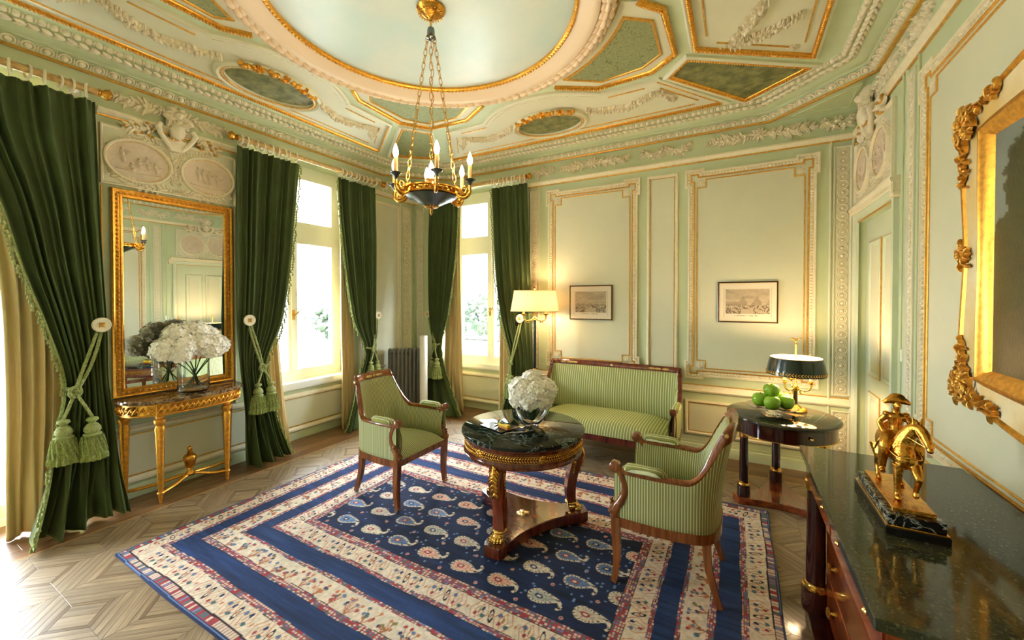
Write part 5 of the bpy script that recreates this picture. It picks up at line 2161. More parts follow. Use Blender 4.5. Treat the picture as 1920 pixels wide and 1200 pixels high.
for k in range(3):
    z0, z1 = 0.10 + 0.213 * k, 0.10 + 0.213 * (k + 1)
    mb = MB()
    mb.bbox(0.412, 0.428, Y0 + 0.10, Y1 - 0.10, z0 + 0.006, z1 - 0.006, 0.003)
    d_ = mb.build('drawer', M['redmah'], cm, 30)
    for yy in (Y0 + 0.28, Y1 - 0.28):
        mb = MB()
        mb.lathe([(0.0, 0.0), (0.012, 0.0), (0.010, 0.012), (0.024, 0.016), (0.026, 0.022), (0.018, 0.028), (0.0, 0.030)], (0.412, yy, (z0 + z1) / 2), 16, [[0, 0, -1], [0, 1, 0], [1, 0, 0]])
        mb.build('round_knob', M['brass'], d_, 50)
mb = MB()
mb.bbox(0.335, XR - 0.046, Y0 + 0.02, Y1 - 0.02, 0.0, 0.075, 0.004)
mb.build('plinth', M['blackwood'], cm, 30)
for yy in (Y0 + 0.07, Y1 - 0.07):
    mb = MB()
    mb.lathe([(0.042, 0.20), (0.043, 0.35), (0.038, 0.705)], (0.372, yy, 0), 28)
    cl = mb.build('column', M['blackwood'], cm, 50)
    mb = MB()
    mb.lathe([(0.046, 0.186), (0.058, 0.19), (0.058, 0.20), (0.050, 0.206), (0.050, 0.214), (0.043, 0.22)], (0.372, yy, 0), 28)
    mb.build('brass_collar', M['brass'], cl, 50)
    mb = MB()
    mb.lathe([(0.038, 0.70), (0.044, 0.705), (0.044, 0.72), (0.042, 0.73), (0.048, 0.738), (0.048, 0.745)], (0.372, yy, 0), 28)
    mb.build('brass_capital', M['brass'], cl, 50)
    mb = MB()
    mb.lathe([(0.058, 0.072), (0.060, 0.08), (0.060, 0.18), (0.050, 0.188)], (0.372, yy, 0), 28)
    mb.build('column_base', M['blackwood'], cl, 40)

# ================================================================ MIRROR, PICTURES
mr = thing('wall_mirror', 'tall gilt-framed mirror between the two left windows above the console', 'mirror', (XL, 1.714, 0.87))
my0, my1, mz0, mz1 = 1.262, 2.166, 0.872, 2.618
mb = MB()
mb.box(XL + 0.004, XL + 0.016, my0 + 0.03, my1 - 0.03, mz0 + 0.03, mz1 - 0.03)
mb.build('backing', M['walnut'], mr)
glass_m = mat('silvered_glass', (0.86, 0.89, 0.86, 1), 0.0, 1.0)
mb = MB()
mb.box(XL + 0.016, XL + 0.020, my0 + 0.06, my1 - 0.06, mz0 + 0.06, mz1 - 0.06)
mb.build('mirror_glass', glass_m, mr)
mb = MB()
R_ = rect(my0, my1, mz0, mz1)
sweep(mb, PL, R_, [(0.0, 0.002), (0, 0.03), (0.008, 0.038), (0.016, 0.034), (0.022, 0.026), (0.052, 0.026), (0.056, 0.034), (0.066, 0.034), (0.074, 0.026), (0.076, 0.018)])
mb.build('frame', M['gold'], mr, 40)
mb = MB()
beads(mb, PL, R_, 0.036, 0.014, 0.012, 0.012, 0.028, off=0.037, kind='ell')
for u, v, du, dv in along(R_, 0.036, True, 0.037):
    T = PL.U * du + PL.V * dv
    B = -PL.U * dv + PL.V * du
    mb.octa(PL(u, v, 0.028) + T * 0.018, T * 0.003, B * 0.012, PL.N * 0.008)
mb.build('egg_moulding', M['gold'], mr, 60, kind='stuff')


def engraving(label, u0, u1, z0, z1, seed, style):
    t = thing('framed_engraving', label, 'picture', ((u0 + u1) / 2, YB - 0.01, z0))
    pl = Plane((0, YB - 0.010, 0), (1, 0, 0), (0, 0, 1), (0, -1, 0))
    fm = mat('thin_black_frame', lin(50, 30, 22), 0.25, coat=0.4)
    mb = MB()
    sweep(mb, pl, rect(u0, u1, z0, z1), [(0, -0.004), (0, 0.018), (0.003, 0.020), (0.010, 0.020), (0.012, 0.014), (0.012, -0.004)])
    mb.build('frame', fm, t, 30)
    mb = MB()
    line(mb, Plane(pl(0, 0, 0.012), pl.U, pl.V, pl.N), rect(u0 + 0.011, u1 - 0.011, z0 + 0.011, z1 - 0.011), 0.004, 0.004)
    mb.build('gilt_slip', M['goldpaint'], t, 30)
    nx, nz = 150, 110
    U, V = np.meshgrid(np.linspace(0, 1, nx), np.linspace(0, 1, nz), indexing='ij')
    g = lambda *c: np.array(lin(*c)[:3])
    paper, tone, inkc = g(232, 220, 196), g(206, 188, 160), g(96, 82, 66)
    col = np.ones(U.shape + (3,)) * paper
    a, b, c, d = 0.115, 0.885, 0.20, 0.84
    inn = (U > a) & (U < b) & (V > c) & (V < d)
    x, y = (U - a) / (b - a), (V - c) / (d - c)
    cloud = vnoise(x * 6 + seed, y * 9, seed) * 0.6 + vnoise(x * 18, y * 26, seed + 1) * 0.4
    dens = 0.18 + 0.45 * (cloud - 0.3) * (y > 0.45)
    if style == 0:
        sky = 0.40 + 0.03 * np.sin(x * 30) + 0.10 * (np.abs(x - 0.33) < 0.012) + 0.06 * (np.abs(x - 0.55) < 0.02) + 0.07 * (np.abs(x - 0.12) < 0.02)
        land = y < sky
    else:
        sky = 0.36 + 0.34 * np.maximum(0, 1 - np.abs(((x * 3.1 + 0.45) % 1) - 0.7) * 2.3) * (x > 0.30) + 0.12 * (x < 0.3)
        land = y < sky
    dens = np.where(land, 0.45 + 0.4 * (cloud - 0.4), dens)
    crowd = (y < 0.34) & (vnoise(x * 60, y * 22, seed + 3) > 0.45 + 0.35 * y)
    dens = np.where(y < 0.34, 0.22, dens)
    dens = np.where(crowd, 0.85, dens)
    dens = np.where((y < 0.34) & (np.abs(x - 0.5) < 0.14) & (y < 0.2), 0.25, dens)
    dens = np.clip(dens + 0.25 * (vnoise(x * 130, y * 110, seed + 4) - 0.5), 0, 1)[..., None]
    img = tone * (1 - dens) + inkc * dens
    col = np.where(inn[..., None], img, col)
    cap = (V > 0.145) & (V < 0.158) & (np.abs(U - 0.5) < 0.22) & (vnoise(U * 130, V * 3, 5) > 0.45)
    col = np.where(cap[..., None], inkc * 1.8, col)
    ln = (np.abs(U - 0.09) < 0.004) | (np.abs(U - 0.91) < 0.004)
    col = np.where((ln & (V > 0.11) & (V < 0.88))[..., None], tone, col)
    P = np.stack([u0 + 0.012 + (u1 - u0 - 0.024) * U, np.full(U.shape, YB - 0.022), z0 + 0.012 + (z1 - z0 - 0.024) * V], 2)
    color_mesh('print', P, col, attr_mat('engraved_paper', 0.25), t)
    mb = MB()
    pbox(mb, pl, u0 + 0.01, u1 - 0.01, z0 + 0.01, z1 - 0.01, 0.0, 0.010)
    mb.build('backing', fm, t)


engraving('small framed engraving of a distant town, nearest the floor lamp', -1.853, -1.307, 1.437, 1.866, 3, 0)
engraving('framed engraving of a crowd before tents, above the corner side table', -0.170, 0.371, 1.450, 1.877, 9, 1)

# ---------------------------------------------------------------- landscape painting on the right wall
pt_ = thing('landscape_painting', 'dark tree landscape in a wide gilt swept frame on the right wall', 'painting', (XR, 1.72, 1.25))
pl = Plane((XR - 0.004, 0, 0), (0, 1, 0), (0, 0, 1), (-1, 0, 0))
pa, pb, pc, pd = 0.76, 2.69, 1.245, 2.545          # outer corners
ia, ib, ic, id_ = 1.00, 2.452, 1.395, 2.385        # canvas


def swept(a, b, c, d, amp):
    pts = []
    n = 18
    for k in range(n):
        t = k / n
        pts.append((a + (b - a) * t, c - amp * sin(pi * t) ** 1.3 * 1.2 + 0.0))
    for k in range(n):
        t = k / n
        pts.append((b - 0.05 * sin(pi * t) ** 0.8 + 0.02 * sin(2 * pi * t) ** 2, c + (d - c) * t))
    for k in range(n):
        t = k / n
        pts.append((b - (b - a) * t, d + amp * sin(pi * t) ** 1.3 * 1.2))
    for k in range(n):
        t = k / n
        pts.append((a + 0.05 * sin(pi * t) ** 0.8 - 0.02 * sin(2 * pi * t) ** 2, d - (d - c) * t))
    return pts


out = np.array(swept(pa, pb, pc, pd, 0.10))
cen = np.array([(ia + ib) / 2, (ic + id_) / 2])


def to_inner(p, f):
    q = np.array([np.clip(p[0], ia, ib), np.clip(p[1], ic, id_)])
    return p + (q - p) * f


mb = MB()
prof = [(0.0, 0.0), (0.0, 0.045), (0.03, 0.056), (0.09, 0.055), (0.13, 0.046), (0.60, 0.040), (0.64, 0.052), (0.74, 0.058), (0.80, 0.05), (0.90, 0.045), (1.0, 0.024)]
cream_fr, gold_fr = MB(), MB()
rings = [[pl(*to_inner(p, f), h) for f, h in prof] for p in out]
n = len(rings)
k = len(prof)
for dst, j0, j1 in ((gold_fr, 0, 4), (cream_fr, 4, 5), (gold_fr, 5, k - 1)):
    v = np.array([r[j0:j1 + 1] for r in rings])
    w2 = j1 - j0 + 1
    f = [(i * w2 + j, ((i + 1) % n) * w2 + j, ((i + 1) % n) * w2 + j + 1, i * w2 + j + 1) for i in range(n) for j in range(w2 - 1)]
    dst.add(v.reshape(-1, 3), f)
gold_fr.build('gilt_frame', M['gold'], pt_, 40)
cream_fr.build('cream_frame_band', mat('cream_gesso', lin(238, 226, 190), 0.4, col2=lin(224, 190, 120), vscale=3), pt_, 40)
orn = mat('bright_gilt_ornament', lin(222, 168, 76), 0.36, 0.75, var=0.25, vscale=50)
for cu, cv, su, sv in ((pb, pc, -1, 1), (pb, pd, -1, -1), (pa, pc, 1, 1), (pa, pd, 1, -1)):
    mb = MB()
    for j in range(120):
        t = random.random() ** 1.4
        w2 = 0.055 * (1.15 - t)
        if j % 2:
            u, v = cu + su * (0.0 + 0.34 * t), cv + sv * (0.045 + random.uniform(-1, 1) * w2) - sv * 0.06 * t
        else:
            u, v = cu + su * (0.045 + random.uniform(-1, 1) * w2), cv + sv * (0.0 + 0.34 * t)
        leaf(mb, pl, u, v, random.uniform(0, 6.3), 0.040 * (1.2 - 0.5 * t), 0.018, 0.024, 0.050, random.uniform(-0.03, 0.03))
    for j in range(9):
        r = 0.016 + 0.014 * random.random()
        c0 = (cu + su * random.uniform(-0.01, 0.12), cv + sv * random.uniform(-0.01, 0.12))
        mb.tube([pl(c0[0] + r * cos(a) * (1 - a / 9), c0[1] + r * sin(a) * (1 - a / 9), 0.07) for a in np.linspace(0, 5.5, 12)], 0.007, 5)
    for j in range(4):
        flower(mb, pl, cu + su * (0.02 + 0.026 * j), cv + sv * (0.02 + 0.026 * j), 0.035, 0.024, 0.055, 6)
    mb.build('corner_ornament', orn, pt_, 70, kind='stuff')
for cu, cv in ((pb - 0.055, (pc + pd) / 2), (pa + 0.055, (pc + pd) / 2)):
    mb = MB()
    for j in range(30):
        leaf(mb, pl, cu + random.uniform(-0.03, 0.03), cv + random.uniform(-0.05, 0.05), random.uniform(0, 6.3), 0.045, 0.022, 0.022, 0.05)
    flower(mb, pl, cu, cv, 0.035, 0.024, 0.055, 6)
    mb.build('side_ornament', orn, pt_, 70, kind='stuff')
U, V = np.meshgrid(np.linspace(0, 1, 150), np.linspace(0, 1, 110), indexing='ij')
g = lambda *c: np.array(lin(*c)[:3])
xx, yy = 1 - U, V                                  # seen from the room the picture runs from right to left along y
n1 = vnoise(xx * 9, yy * 9, 2) * 0.5 + vnoise(xx * 28, yy * 28, 3) * 0.3 + vnoise(xx * 70, yy * 70, 4) * 0.2
skyc = g(128, 140, 134) * (0.7 + 0.5 * vnoise(xx * 4, yy * 5, 6)[..., None])
treec = g(64, 66, 34) * (0.35 + 1.0 * n1[..., None])
grnd = g(78, 68, 40) * (0.4 + 0.9 * n1[..., None])
crown = np.minimum(np.hypot((xx - 0.30) / 0.24, (yy - 0.72) / 0.34), np.hypot((xx - 0.75) / 0.3, (yy - 0.6) / 0.45))
crown = np.minimum(crown, np.hypot((xx - 0.10) / 0.14, (yy - 0.48) / 0.20))
tree = (crown + 0.55 * (n1 - 0.5) < 1.0) | (yy < 0.42 + 0.1 * (n1 - 0.5))
col = np.where(tree[..., None], treec, skyc)
col = np.where((yy < 0.22 + 0.08 * np.sin(xx * 6))[..., None], grnd, col)
P = np.stack([np.full(U.shape, XR - 0.030), ia - 0.01 + (ib - ia + 0.02) * U, ic - 0.01 + (id_ - ic + 0.02) * V], 2)
color_mesh('canvas', P, col, attr_mat('old_oil_paint', 0.3, bump=0.15, bscale=120), pt_)
mb = MB()
pbox(mb, pl, ia - 0.01, ib + 0.01, ic - 0.01, id_ + 0.01, 0.0, 0.020)
mb.build('stretcher_back', M['walnut'], pt_)

# ================================================================ CURTAINS
M['velvet'] = mat('dark_green_velvet', lin(66, 80, 42), 0.85, sheen=0.7, var=0.12, vscale=3)
M['velvet'].node_tree.nodes['Principled BSDF'].inputs['Sheen Tint'].default_value = lin(176, 184, 112)
M['fringe'] = mat('green_tassel_trim', lin(140, 152, 88), 0.9, var=0.3, vscale=60)
M['rope'] = mat('green_silk_rope', lin(150, 160, 100), 0.7, var=0.25, vscale=80)
M['silk'] = mat('gold_beige_silk', lin(214, 190, 136), 0.5, sheen=0.3, var=0.06, vscale=2, stretch=(8, 8, 0.4))
M['pole'] = mat('cream_painted_pole', lin(228, 218, 190), 0.45, var=0.06, vscale=20)

M['rodm'] = mat('reeded_gilt_pole', lin(198, 164, 104), 0.45, 0.3, var=0.25, vscale=30)


def keyed(keys, z):
    k = np.array(keys)[::-1]
    return [np.interp(z, k[:, 0], k[:, j]) for j in range(1, 5)]


def smooth_keys(keys, n=80):
    """rows of a curtain from the heading to the floor"""
    P = crom([np.array(k, float) for k in keys], 14)
    return P


def curtain(label, pl, keys, folds, lead, group, seed, heading=True, name='velvet_curtain', material='velvet', ns=150, extra=0.0, drop=None):
    rows = smooth_keys(keys)
    zt = rows[0][0]
    am = (keys[0][1] + keys[0][2]) / 2
    base = pl(am, 0.0, keys[0][3])
    t = thing(name, label, 'curtain', tuple(base), 0, group)
    rs = np.random.default_rng(seed)
    s = np.linspace(0, 1, ns)
    ph = s + 0.018 * np.sin(2 * pi * (folds * 0.37) * s + seed) + 0.012 * np.sin(2 * pi * folds * 0.21 * s + 2 * seed)
    G = []
    amp_f = 0.6 + 0.4 * np.sin(2 * pi * 3.3 * s + seed * 2)
    for z, a0, a1, n0, amp in rows:
        d = max(0.0, zt - z)
        dr = 0.02 * np.sin(1.7 * z + seed)
        low = smoothstep((0.75 - z) / 0.7)
        w1 = np.sin(2 * pi * folds * (ph + dr * s * (1 - s)))
        w2 = np.sin(2 * pi * (folds * 0.40) * (ph + dr) + 1.1 + 1.5 * z) + 0.35 * np.sin(2 * pi * folds * 0.9 * ph + 2.0 * z)
        wave = (1 - 0.7 * low) * w1 + 0.9 * low * w2 + 0.25 * np.sin(2 * pi * folds * 2 * ph + 0.7) * (1 - low)
        if heading and d < 0.12:
            wave = np.sign(wave) * np.abs(wave) ** (0.7 + 2.0 * smoothstep((0.12 - d) / 0.12))
        nn = n0 + 1.35 * amp * amp_f * wave + extra
        u = a0 + (a1 - a0) * s + 0.35 * amp * np.cos(2 * pi * folds * ph) * (1 - low) * np.minimum(1, 4 * s * (1 - s) * 2)
        zz = np.full(ns, z)
        if z < 0.12:
            zz = np.maximum(0.004, z + 0.012 * np.sin(9 * s + seed))
        G.append(pl.arr(np.stack([u, zz, np.maximum(nn, n0 - 0.09)], 1)))
    G = np.array(G)
    mb = MB()
    mb.grid(G)
    mb.build('cloth', M[material], t, 179, solid=0.004)
    if lead is not None:
        mb = MB()
        E = G[:, 0 if lead == 0 else -1]
        sg = -1 if lead == 0 else 1
        L = np.concatenate([[0], np.cumsum(np.linalg.norm(np.diff(E, axis=0), axis=1))])
        n = int(L[-1] / 0.030)
        for k in range(n):
            x = L[-1] * (k + 0.5) / n
            p = np.array([np.interp(x, L, E[:, j]) for j in range(3)])
            if p[2] < 0.05:
                continue
            o = pl.U * sg * rs.uniform(0.012, 0.03) + pl.N * rs.uniform(0.0, 0.02)
            q = p + o
            mb.tube([p, p + o * 0.6, q + np.array([0, 0, -0.008])], 0.0035, 4)
            mb.lathe([(0.003, 0.0), (0.007, -0.006), (0.005, -0.011), (0.010, -0.030), (0.0105, -0.034)], q, 6)
        mb.tube(E[::3] + pl.U * sg * 0.004, 0.007, 5)
        mb.build('tassel_fringe', M['fringe'], t, 60, kind='stuff')
    return t, G


def ring_set(t, pl, G, zpole, npole, count):
    top = G[0]
    for k in range(count):
        i = int((k + 0.5) / count * (len(top) - 1))
        p = top[i]
        u = float((p - pl.O) @ pl.U)
        mb = MB()
        tilt = random.uniform(-0.35, 0.35)
        mb.tube([pl(u + 0.046 * sin(a) * sin(tilt), zpole - 0.012 + 0.046 * cos(a), npole + 0.046 * sin(a) * cos(tilt)) for a in np.arange(18) * 2 * pi / 18], 0.008, 8, closed=True)
        mb.tube([pl(u, zpole - 0.058, npole), p], 0.003, 5)
        mb.build('curtain_ring', M['pole'], t, 60)


def pole(label, pl, u0, u1, z, n, fin):
    um = (u0 + u1) / 2
    t = thing('curtain_pole', label, 'curtain pole', tuple(pl(um, z, n)))
    mb = MB()
    seg = 16
    rings = []
    for u in np.linspace(u0, u1, 30):
        a = np.arange(seg) * 2 * pi / seg
        r = 0.026 * (1 + 0.05 * (np.arange(seg) % 2))
        rings.append(pl.arr(np.stack([np.full(seg, u), z + r * np.sin(a), n + r * np.cos(a)], 1)))
    mb.loft(rings)
    mb.build('rod', M['rodm'], t, 50)
    for u, sg, ok in ((u0, -1, fin[0]), (u1, 1, fin[1])):
        if not ok:
            continue
        mb = MB()
        Mx = np.stack([pl.V, pl.N, pl.U * sg], 1)
        mb.lathe([(0.022, 0.0), (0.030, 0.004), (0.030, 0.012), (0.020, 0.018), (0.026, 0.03), (0.040, 0.045), (0.044, 0.06), (0.034, 0.078), (0.012, 0.088)], pl(u, z, n), 14, Mx)
        mb.build('finial', M['bronze'], t, 40)
    for f in (0.06, 0.94):
        u = u0 + (u1 - u0) * f
        mb = MB()
        mb.tube([pl(u, z - 0.01, 0.0), pl(u, z - 0.02, n * 0.6), pl(u, z - 0.022, n)], 0.012, 8)
        mb.lathe([(0.035, 0.0), (0.035, 0.008), (0.012, 0.016)], pl(u, z - 0.01, 0.0), 12, np.stack([pl.U, pl.V, pl.N], 1))
        mb.build('bracket', M['pole'], t, 50)
    return t


ZP, NP = 3.315, 0.13
pole('cream curtain pole with gilt finial over the leftmost window', PL, -0.50, 1.165, ZP, NP, (1, 1))
pole('cream curtain pole over the window between mirror and corner', PL, 2.175, 4.02, ZP, NP, (1, 1))
pole('cream curtain pole over the back wall window', PB, -4.03, -2.43, ZP - 0.005, NP, (1, 1))

GV, GS = 'green velvet curtains', 'gold silk inner curtains'
C1 = [(3.235, 0.46, 1.150, 0.13, 0.030), (2.9, 0.50, 1.160, 0.13, 0.030), (2.39, 0.665, 1.168, 0.14, 0.032), (1.92, 0.763, 1.178, 0.16, 0.032), (1.46, 0.878, 1.190, 0.18, 0.03),
      (1.07, 0.955, 1.190, 0.19, 0.022), (0.75, 0.91, 1.215, 0.21, 0.04), (0.35, 0.84, 1.235, 0.25, 0.075), (0.02, 0.74, 1.27, 0.30, 0.11)]
C2 = [(3.235, 2.165, 2.825, 0.13, 0.030), (2.9, 2.16, 2.79, 0.13, 0.030), (2.55, 2.152, 2.75, 0.14, 0.032), (2.03, 2.143, 2.695, 0.15, 0.032), (1.45, 2.133, 2.59, 0.16, 0.03),
      (1.01, 2.15, 2.41, 0.18, 0.022), (0.60, 2.175, 2.46, 0.20, 0.04), (0.30, 2.16, 2.52, 0.23, 0.06), (0.02, 2.14, 2.60, 0.27, 0.085)]
C3 = [(3.225, 3.335, 3.94, 0.13, 0.030), (2.9, 3.35, 3.945, 0.13, 0.030), (2.47, 3.385, 3.945, 0.14, 0.030), (1.91, 3.455, 3.925, 0.15, 0.03), (1.41, 3.545, 3.903, 0.16, 0.028),
      (1.01, 3.70, 3.885, 0.18, 0.02), (0.70, 3.58, 3.88, 0.20, 0.03), (0.35, 3.47, 3.86, 0.21, 0.045), (0.02, 3.33, 3.85, 0.22, 0.06)]
C4 = [(3.23, -4.06, -3.545, 0.13, 0.028), (2.9, -4.07, -3.555, 0.13, 0.028), (2.57, -4.075, -3.568, 0.14, 0.028), (2.02, -4.07, -3.63, 0.15, 0.028), (1.46, -4.045, -3.722, 0.16, 0.026),
      (0.99, -3.97, -3.825, 0.18, 0.018), (0.62, -4.01, -3.72, 0.20, 0.03), (0.30, -4.02, -3.55, 0.22, 0.05), (0.02, -4.03, -3.36, 0.26, 0.07)]
C5 = [(3.225, -2.968, -2.405, 0.13, 0.028), (2.9, -2.95, -2.39, 0.13, 0.028), (2.5, -2.927, -2.37, 0.14, 0.028), (1.85, -2.868, -2.34, 0.15, 0.028), (1.34, -2.772, -2.318, 0.16, 0.026),
      (0.86, -2.63, -2.295, 0.18, 0.02), (0.45, -2.69, -2.27, 0.20, 0.03), (0.22, -2.74, -2.26, 0.20, 0.045), (0.02, -2.80, -2.25, 0.20, 0.05)]
for keys, pl, lead, folds, seed, lab in (
        (C1, PL, 0, 10, 1, 'dark green velvet curtain at the far left, tied back left of the mirror'),
        (C2, PL, 1, 10, 2, 'dark green velvet curtain hanging directly right of the gilt mirror'),
        (C3, PL, 0, 9, 3, 'dark green velvet curtain beside the radiator on the left wall'),
        (C4, PL and PB, 1, 8, 4, 'dark green velvet curtain behind the chandelier, left of the back window'),
        (C5, PB, 0, 9, 5, 'dark green velvet curtain behind the floor lamp, right of the back window')):
    t, G = curtain(lab, pl, keys, folds, lead, GV, seed)
    ring_set(t, pl, G, ZP - (0.005 if pl is PB else 0), NP, 9)

LN = [(PL, [(3.20, 0.60, 1.06, -0.03, 0.02), (2.4, 0.64, 1.06, -0.03, 0.022), (1.7, 0.70, 1.06, -0.03, 0.024), (1.0, 0.71, 1.05, -0.01, 0.024), (0.5, 0.70, 1.02, 0.02, 0.028), (0.01, 0.69, 0.98, 0.07, 0.035)], 6, 11, 'pale gold silk inner curtain at the far left edge'),
      (PL, [(3.20, 2.36, 2.66, -0.03, 0.02), (2.0, 2.40, 2.62, -0.02, 0.02), (1.2, 2.40, 2.66, 0.0, 0.02), (0.6, 2.42, 2.70, 0.02, 0.022), (0.01, 2.42, 2.735, 0.05, 0.025)], 5, 12, 'gold silk inner curtain right of the mirror, left of the window sill'),
      (PL, [(3.20, 3.42, 3.66, -0.03, 0.02), (2.5, 3.46, 3.66, -0.02, 0.022), (1.4, 3.46, 3.66, -0.01, 0.022), (0.7, 3.45, 3.66, 0.02, 0.022), (0.01, 3.42, 3.66, 0.04, 0.025)], 5, 13, 'gold silk inner curtain between the left window and the radiator curtain'),
      (PB, [(3.20, -3.90, -3.62, -0.03, 0.02), (2.3, -3.88, -3.62, -0.02, 0.02), (1.4, -3.86, -3.58, 0.0, 0.02), (0.7, -3.86, -3.54, 0.03, 0.024), (0.01, -3.86, -3.49, 0.06, 0.028)], 5, 14, 'gold silk inner curtain on the left side of the back window'),
      (PB, [(3.20, -2.90, -2.66, -0.03, 0.02), (2.0, -2.90, -2.66, -0.02, 0.02), (1.0, -2.91, -2.68, 0.0, 0.02), (0.4, -2.90, -2.66, 0.03, 0.022), (0.01, -2.90, -2.64, 0.04, 0.025)], 4, 15, 'gold silk inner curtain on the right side of the back window')]
for pl, keys, folds, seed, lab in LN:
    curtain(lab, pl, keys, folds, None, GS, seed, heading=False, name='silk_curtain', material='silk', ns=60)


# ---------------------------------------------------------------- holdbacks, ropes and tassels
def holdback(label, pl, u, z, n):
    t = thing('holdback_rosette', label, 'curtain holdback', tuple(pl(u, z, 0)), 0, 'cream holdback rosettes')
    Mx = np.stack([pl.U, pl.V, pl.N], 1)
    mb = MB()
    mb.lathe([(0.030, 0.0), (0.030, 0.008), (0.016, 0.014), (0.014, n - 0.022)], pl(u, z, 0.001), 16, Mx)
    mb.build('stem', M['pole'], t, 50)
    mb = MB()
    mb.lathe([(0.0, n - 0.022), (0.045, n - 0.022), (0.056, n - 0.014), (0.057, n - 0.004), (0.050, n + 0.002), (0.044, n), (0.0, n + 0.002)], pl(u, z, 0), 32, Mx)
    mb.build('disc', M['pole'], t, 40)
    mb = MB()
    for k in range(4):
        leaf(mb, pl, u, z, k * pi / 2 + pi / 4, 0.026, 0.014, 0.010, n + 0.001)
        leaf(mb, pl, u, z, k * pi / 2, 0.02, 0.008, 0.008, n + 0.001)
    mb.octa(pl(u, z, n + 0.006), pl.U * 0.006, pl.V * 0.006, pl.N * 0.006)
    mb.build('gilt_boss', M['goldpaint'], t, 60)


def rope(mb, path, r, turns=26):
    P = crom([np.array(p, float) for p in path], 12)
    L = np.concatenate([[0], np.cumsum(np.linalg.norm(np.diff(P, axis=0), axis=1))])
    n = max(20, int(L[-1] / 0.012))
    S = np.linspace(0, L[-1], n)
    Q = np.stack([np.interp(S, L, P[:, j]) for j in range(3)], 1)
    T = np.gradient(Q, axis=0)
    T /= np.linalg.norm(T, axis=1)[:, None] + 1e-9
    up = np.array([0.3, 0.2, 0.93])
    A = np.cross(T, up)
    A /= np.linalg.norm(A, axis=1)[:, None] + 1e-9
    B = np.cross(T, A)
    for k in range(3):
        ph = S / 0.035 * 2 * pi / 1.6 + k * 2 * pi / 3
        mb.tube(Q + r * 0.55 * (np.cos(ph)[:, None] * A + np.sin(ph)[:, None] * B), r * 0.62, 6)


def tassel(t, c, s, tilt=0.0):
    c = np.array(c, float)
    mb = MB()
    mb.lathe([(0.010, 0.0), (0.030, -0.008), (0.034, -0.022), (0.022, -0.034), (0.016, -0.042), (0.030, -0.052), (0.044, -0.075), (0.046, -0.095), (0.036, -0.112), (0.048, -0.118), (0.050, -0.126), (0.040, -0.130)], c, 18, np.eye(3) * s)
    hd = mb.build('tassel', M['rope'], t, 60)
    mb = MB()
    seg = 30
    rings = []
    for z, r, rg in ((-0.124, 0.042, 0.04), (-0.15, 0.052, 0.06), (-0.20, 0.062, 0.08), (-0.25, 0.068, 0.10), (-0.262, 0.070, 0.10), (-0.266, 0.074, 0.10), (-0.30, 0.076, 0.12), (-0.302, 0.02, 0.0)):
        a = np.arange(seg) * 2 * pi / seg
        rr = r * (1 + rg * (np.arange(seg) % 2 - 0.5) * 2)
        rings.append(c + s * np.stack([rr * np.cos(a), rr * np.sin(a), np.full(seg, z)], 1))
    mb.loft(rings)
    for k in range(14):                                # looped net over the skirt
        a = 2 * pi * k / 14
        a2 = a + 2 * pi / 14
        pth = [c + s * np.array([r * cos(q), r * sin(q), z]) for q, r, z in ((a, 0.054, -0.135), ((a + a2) / 2, 0.066, -0.19), (a2, 0.074, -0.25))]
        mb.tube(pth, 0.005 * s, 5)
    mb.build('skirt', M['fringe'], hd, 40)


def tieback(label, pl, hook, knot, n_in, sides, tassels, s):
    t = thing('curtain_tieback', label, 'tieback', tuple(pl(knot[0], knot[1], knot[2])), 0, 'rope tiebacks with tassels')
    H, K = pl(*hook), pl(*knot)
    mb = MB()
    off = pl.U * 0.012
    rope(mb, [H + pl.N * -0.02 - off, (H + K) / 2 - off + np.array([0, 0, -0.01]), K], 0.011)
    rope(mb, [H + pl.N * -0.02 + off, (H + K) / 2 + off * 1.8 + np.array([0, 0, -0.02]), K + off], 0.011)
    wrap = pl(sides[0], knot[1] + 0.03, n_in)
    far = pl(sides[1], knot[1] + 0.02, n_in)
    rope(mb, [K, (K + wrap) / 2 + pl.N * 0.01, wrap], 0.011)
    for k in range(3):
        a = np.linspace(0, 2 * pi, 9)[:-1]
        rope(mb, [K + pl.U * (0.030 * cos(q)) + pl.V * (0.024 * sin(q) + 0.012 * (k - 1)) + pl.N * (0.012 + 0.012 * sin(q * 2 + k)) for q in np.append(a, a[0])], 0.010)
    for q in tassels:
        rope(mb, [K + pl.N * 0.008, (K + pl(*q)) / 2 + pl.N * 0.012, pl(*q)], 0.010)
    mb.build('rope', M['rope'], t, 60)
    for q in tassels:
        tassel(t, pl(*q), s)


holdback('cream holdback rosette left of the mirror', PL, 1.146, 1.497, 0.23)
holdback('cream holdback rosette right of the mirror', PL, 2.235, 1.481, 0.21)
holdback('cream holdback rosette on the wall left of the radiator', PL, 4.005, 1.466, 0.10)
holdback('cream holdback rosette above the radiator, left of the back window', PB, -4.155, 1.461, 0.10)
holdback('cream holdback rosette half hidden behind the floor lamp', PB, -2.475, 1.438, 0.22)
tieback('green rope tieback with two tassels on the leftmost curtain', PL, (1.146, 1.46, 0.21), (0.985, 1.015, 0.27), 0.24, (0.95, 1.18), [(0.925, 0.83, 0.28), (1.065, 0.82, 0.31)], 1.05)
tieback('green rope tieback with two tassels right of the mirror', PL, (2.245, 1.45, 0.19), (2.325, 0.99, 0.25), 0.22, (2.42, 2.14), [(2.275, 0.84, 0.27), (2.40, 0.84, 0.275)], 1.0)
tieback('green rope tieback with tassels behind the far armchair', PL, (4.0, 1.45, 0.09), (3.79, 1.017, 0.23), 0.20, (3.70, 3.89), [(3.74, 0.86, 0.24), (3.85, 0.86, 0.24)], 0.9)
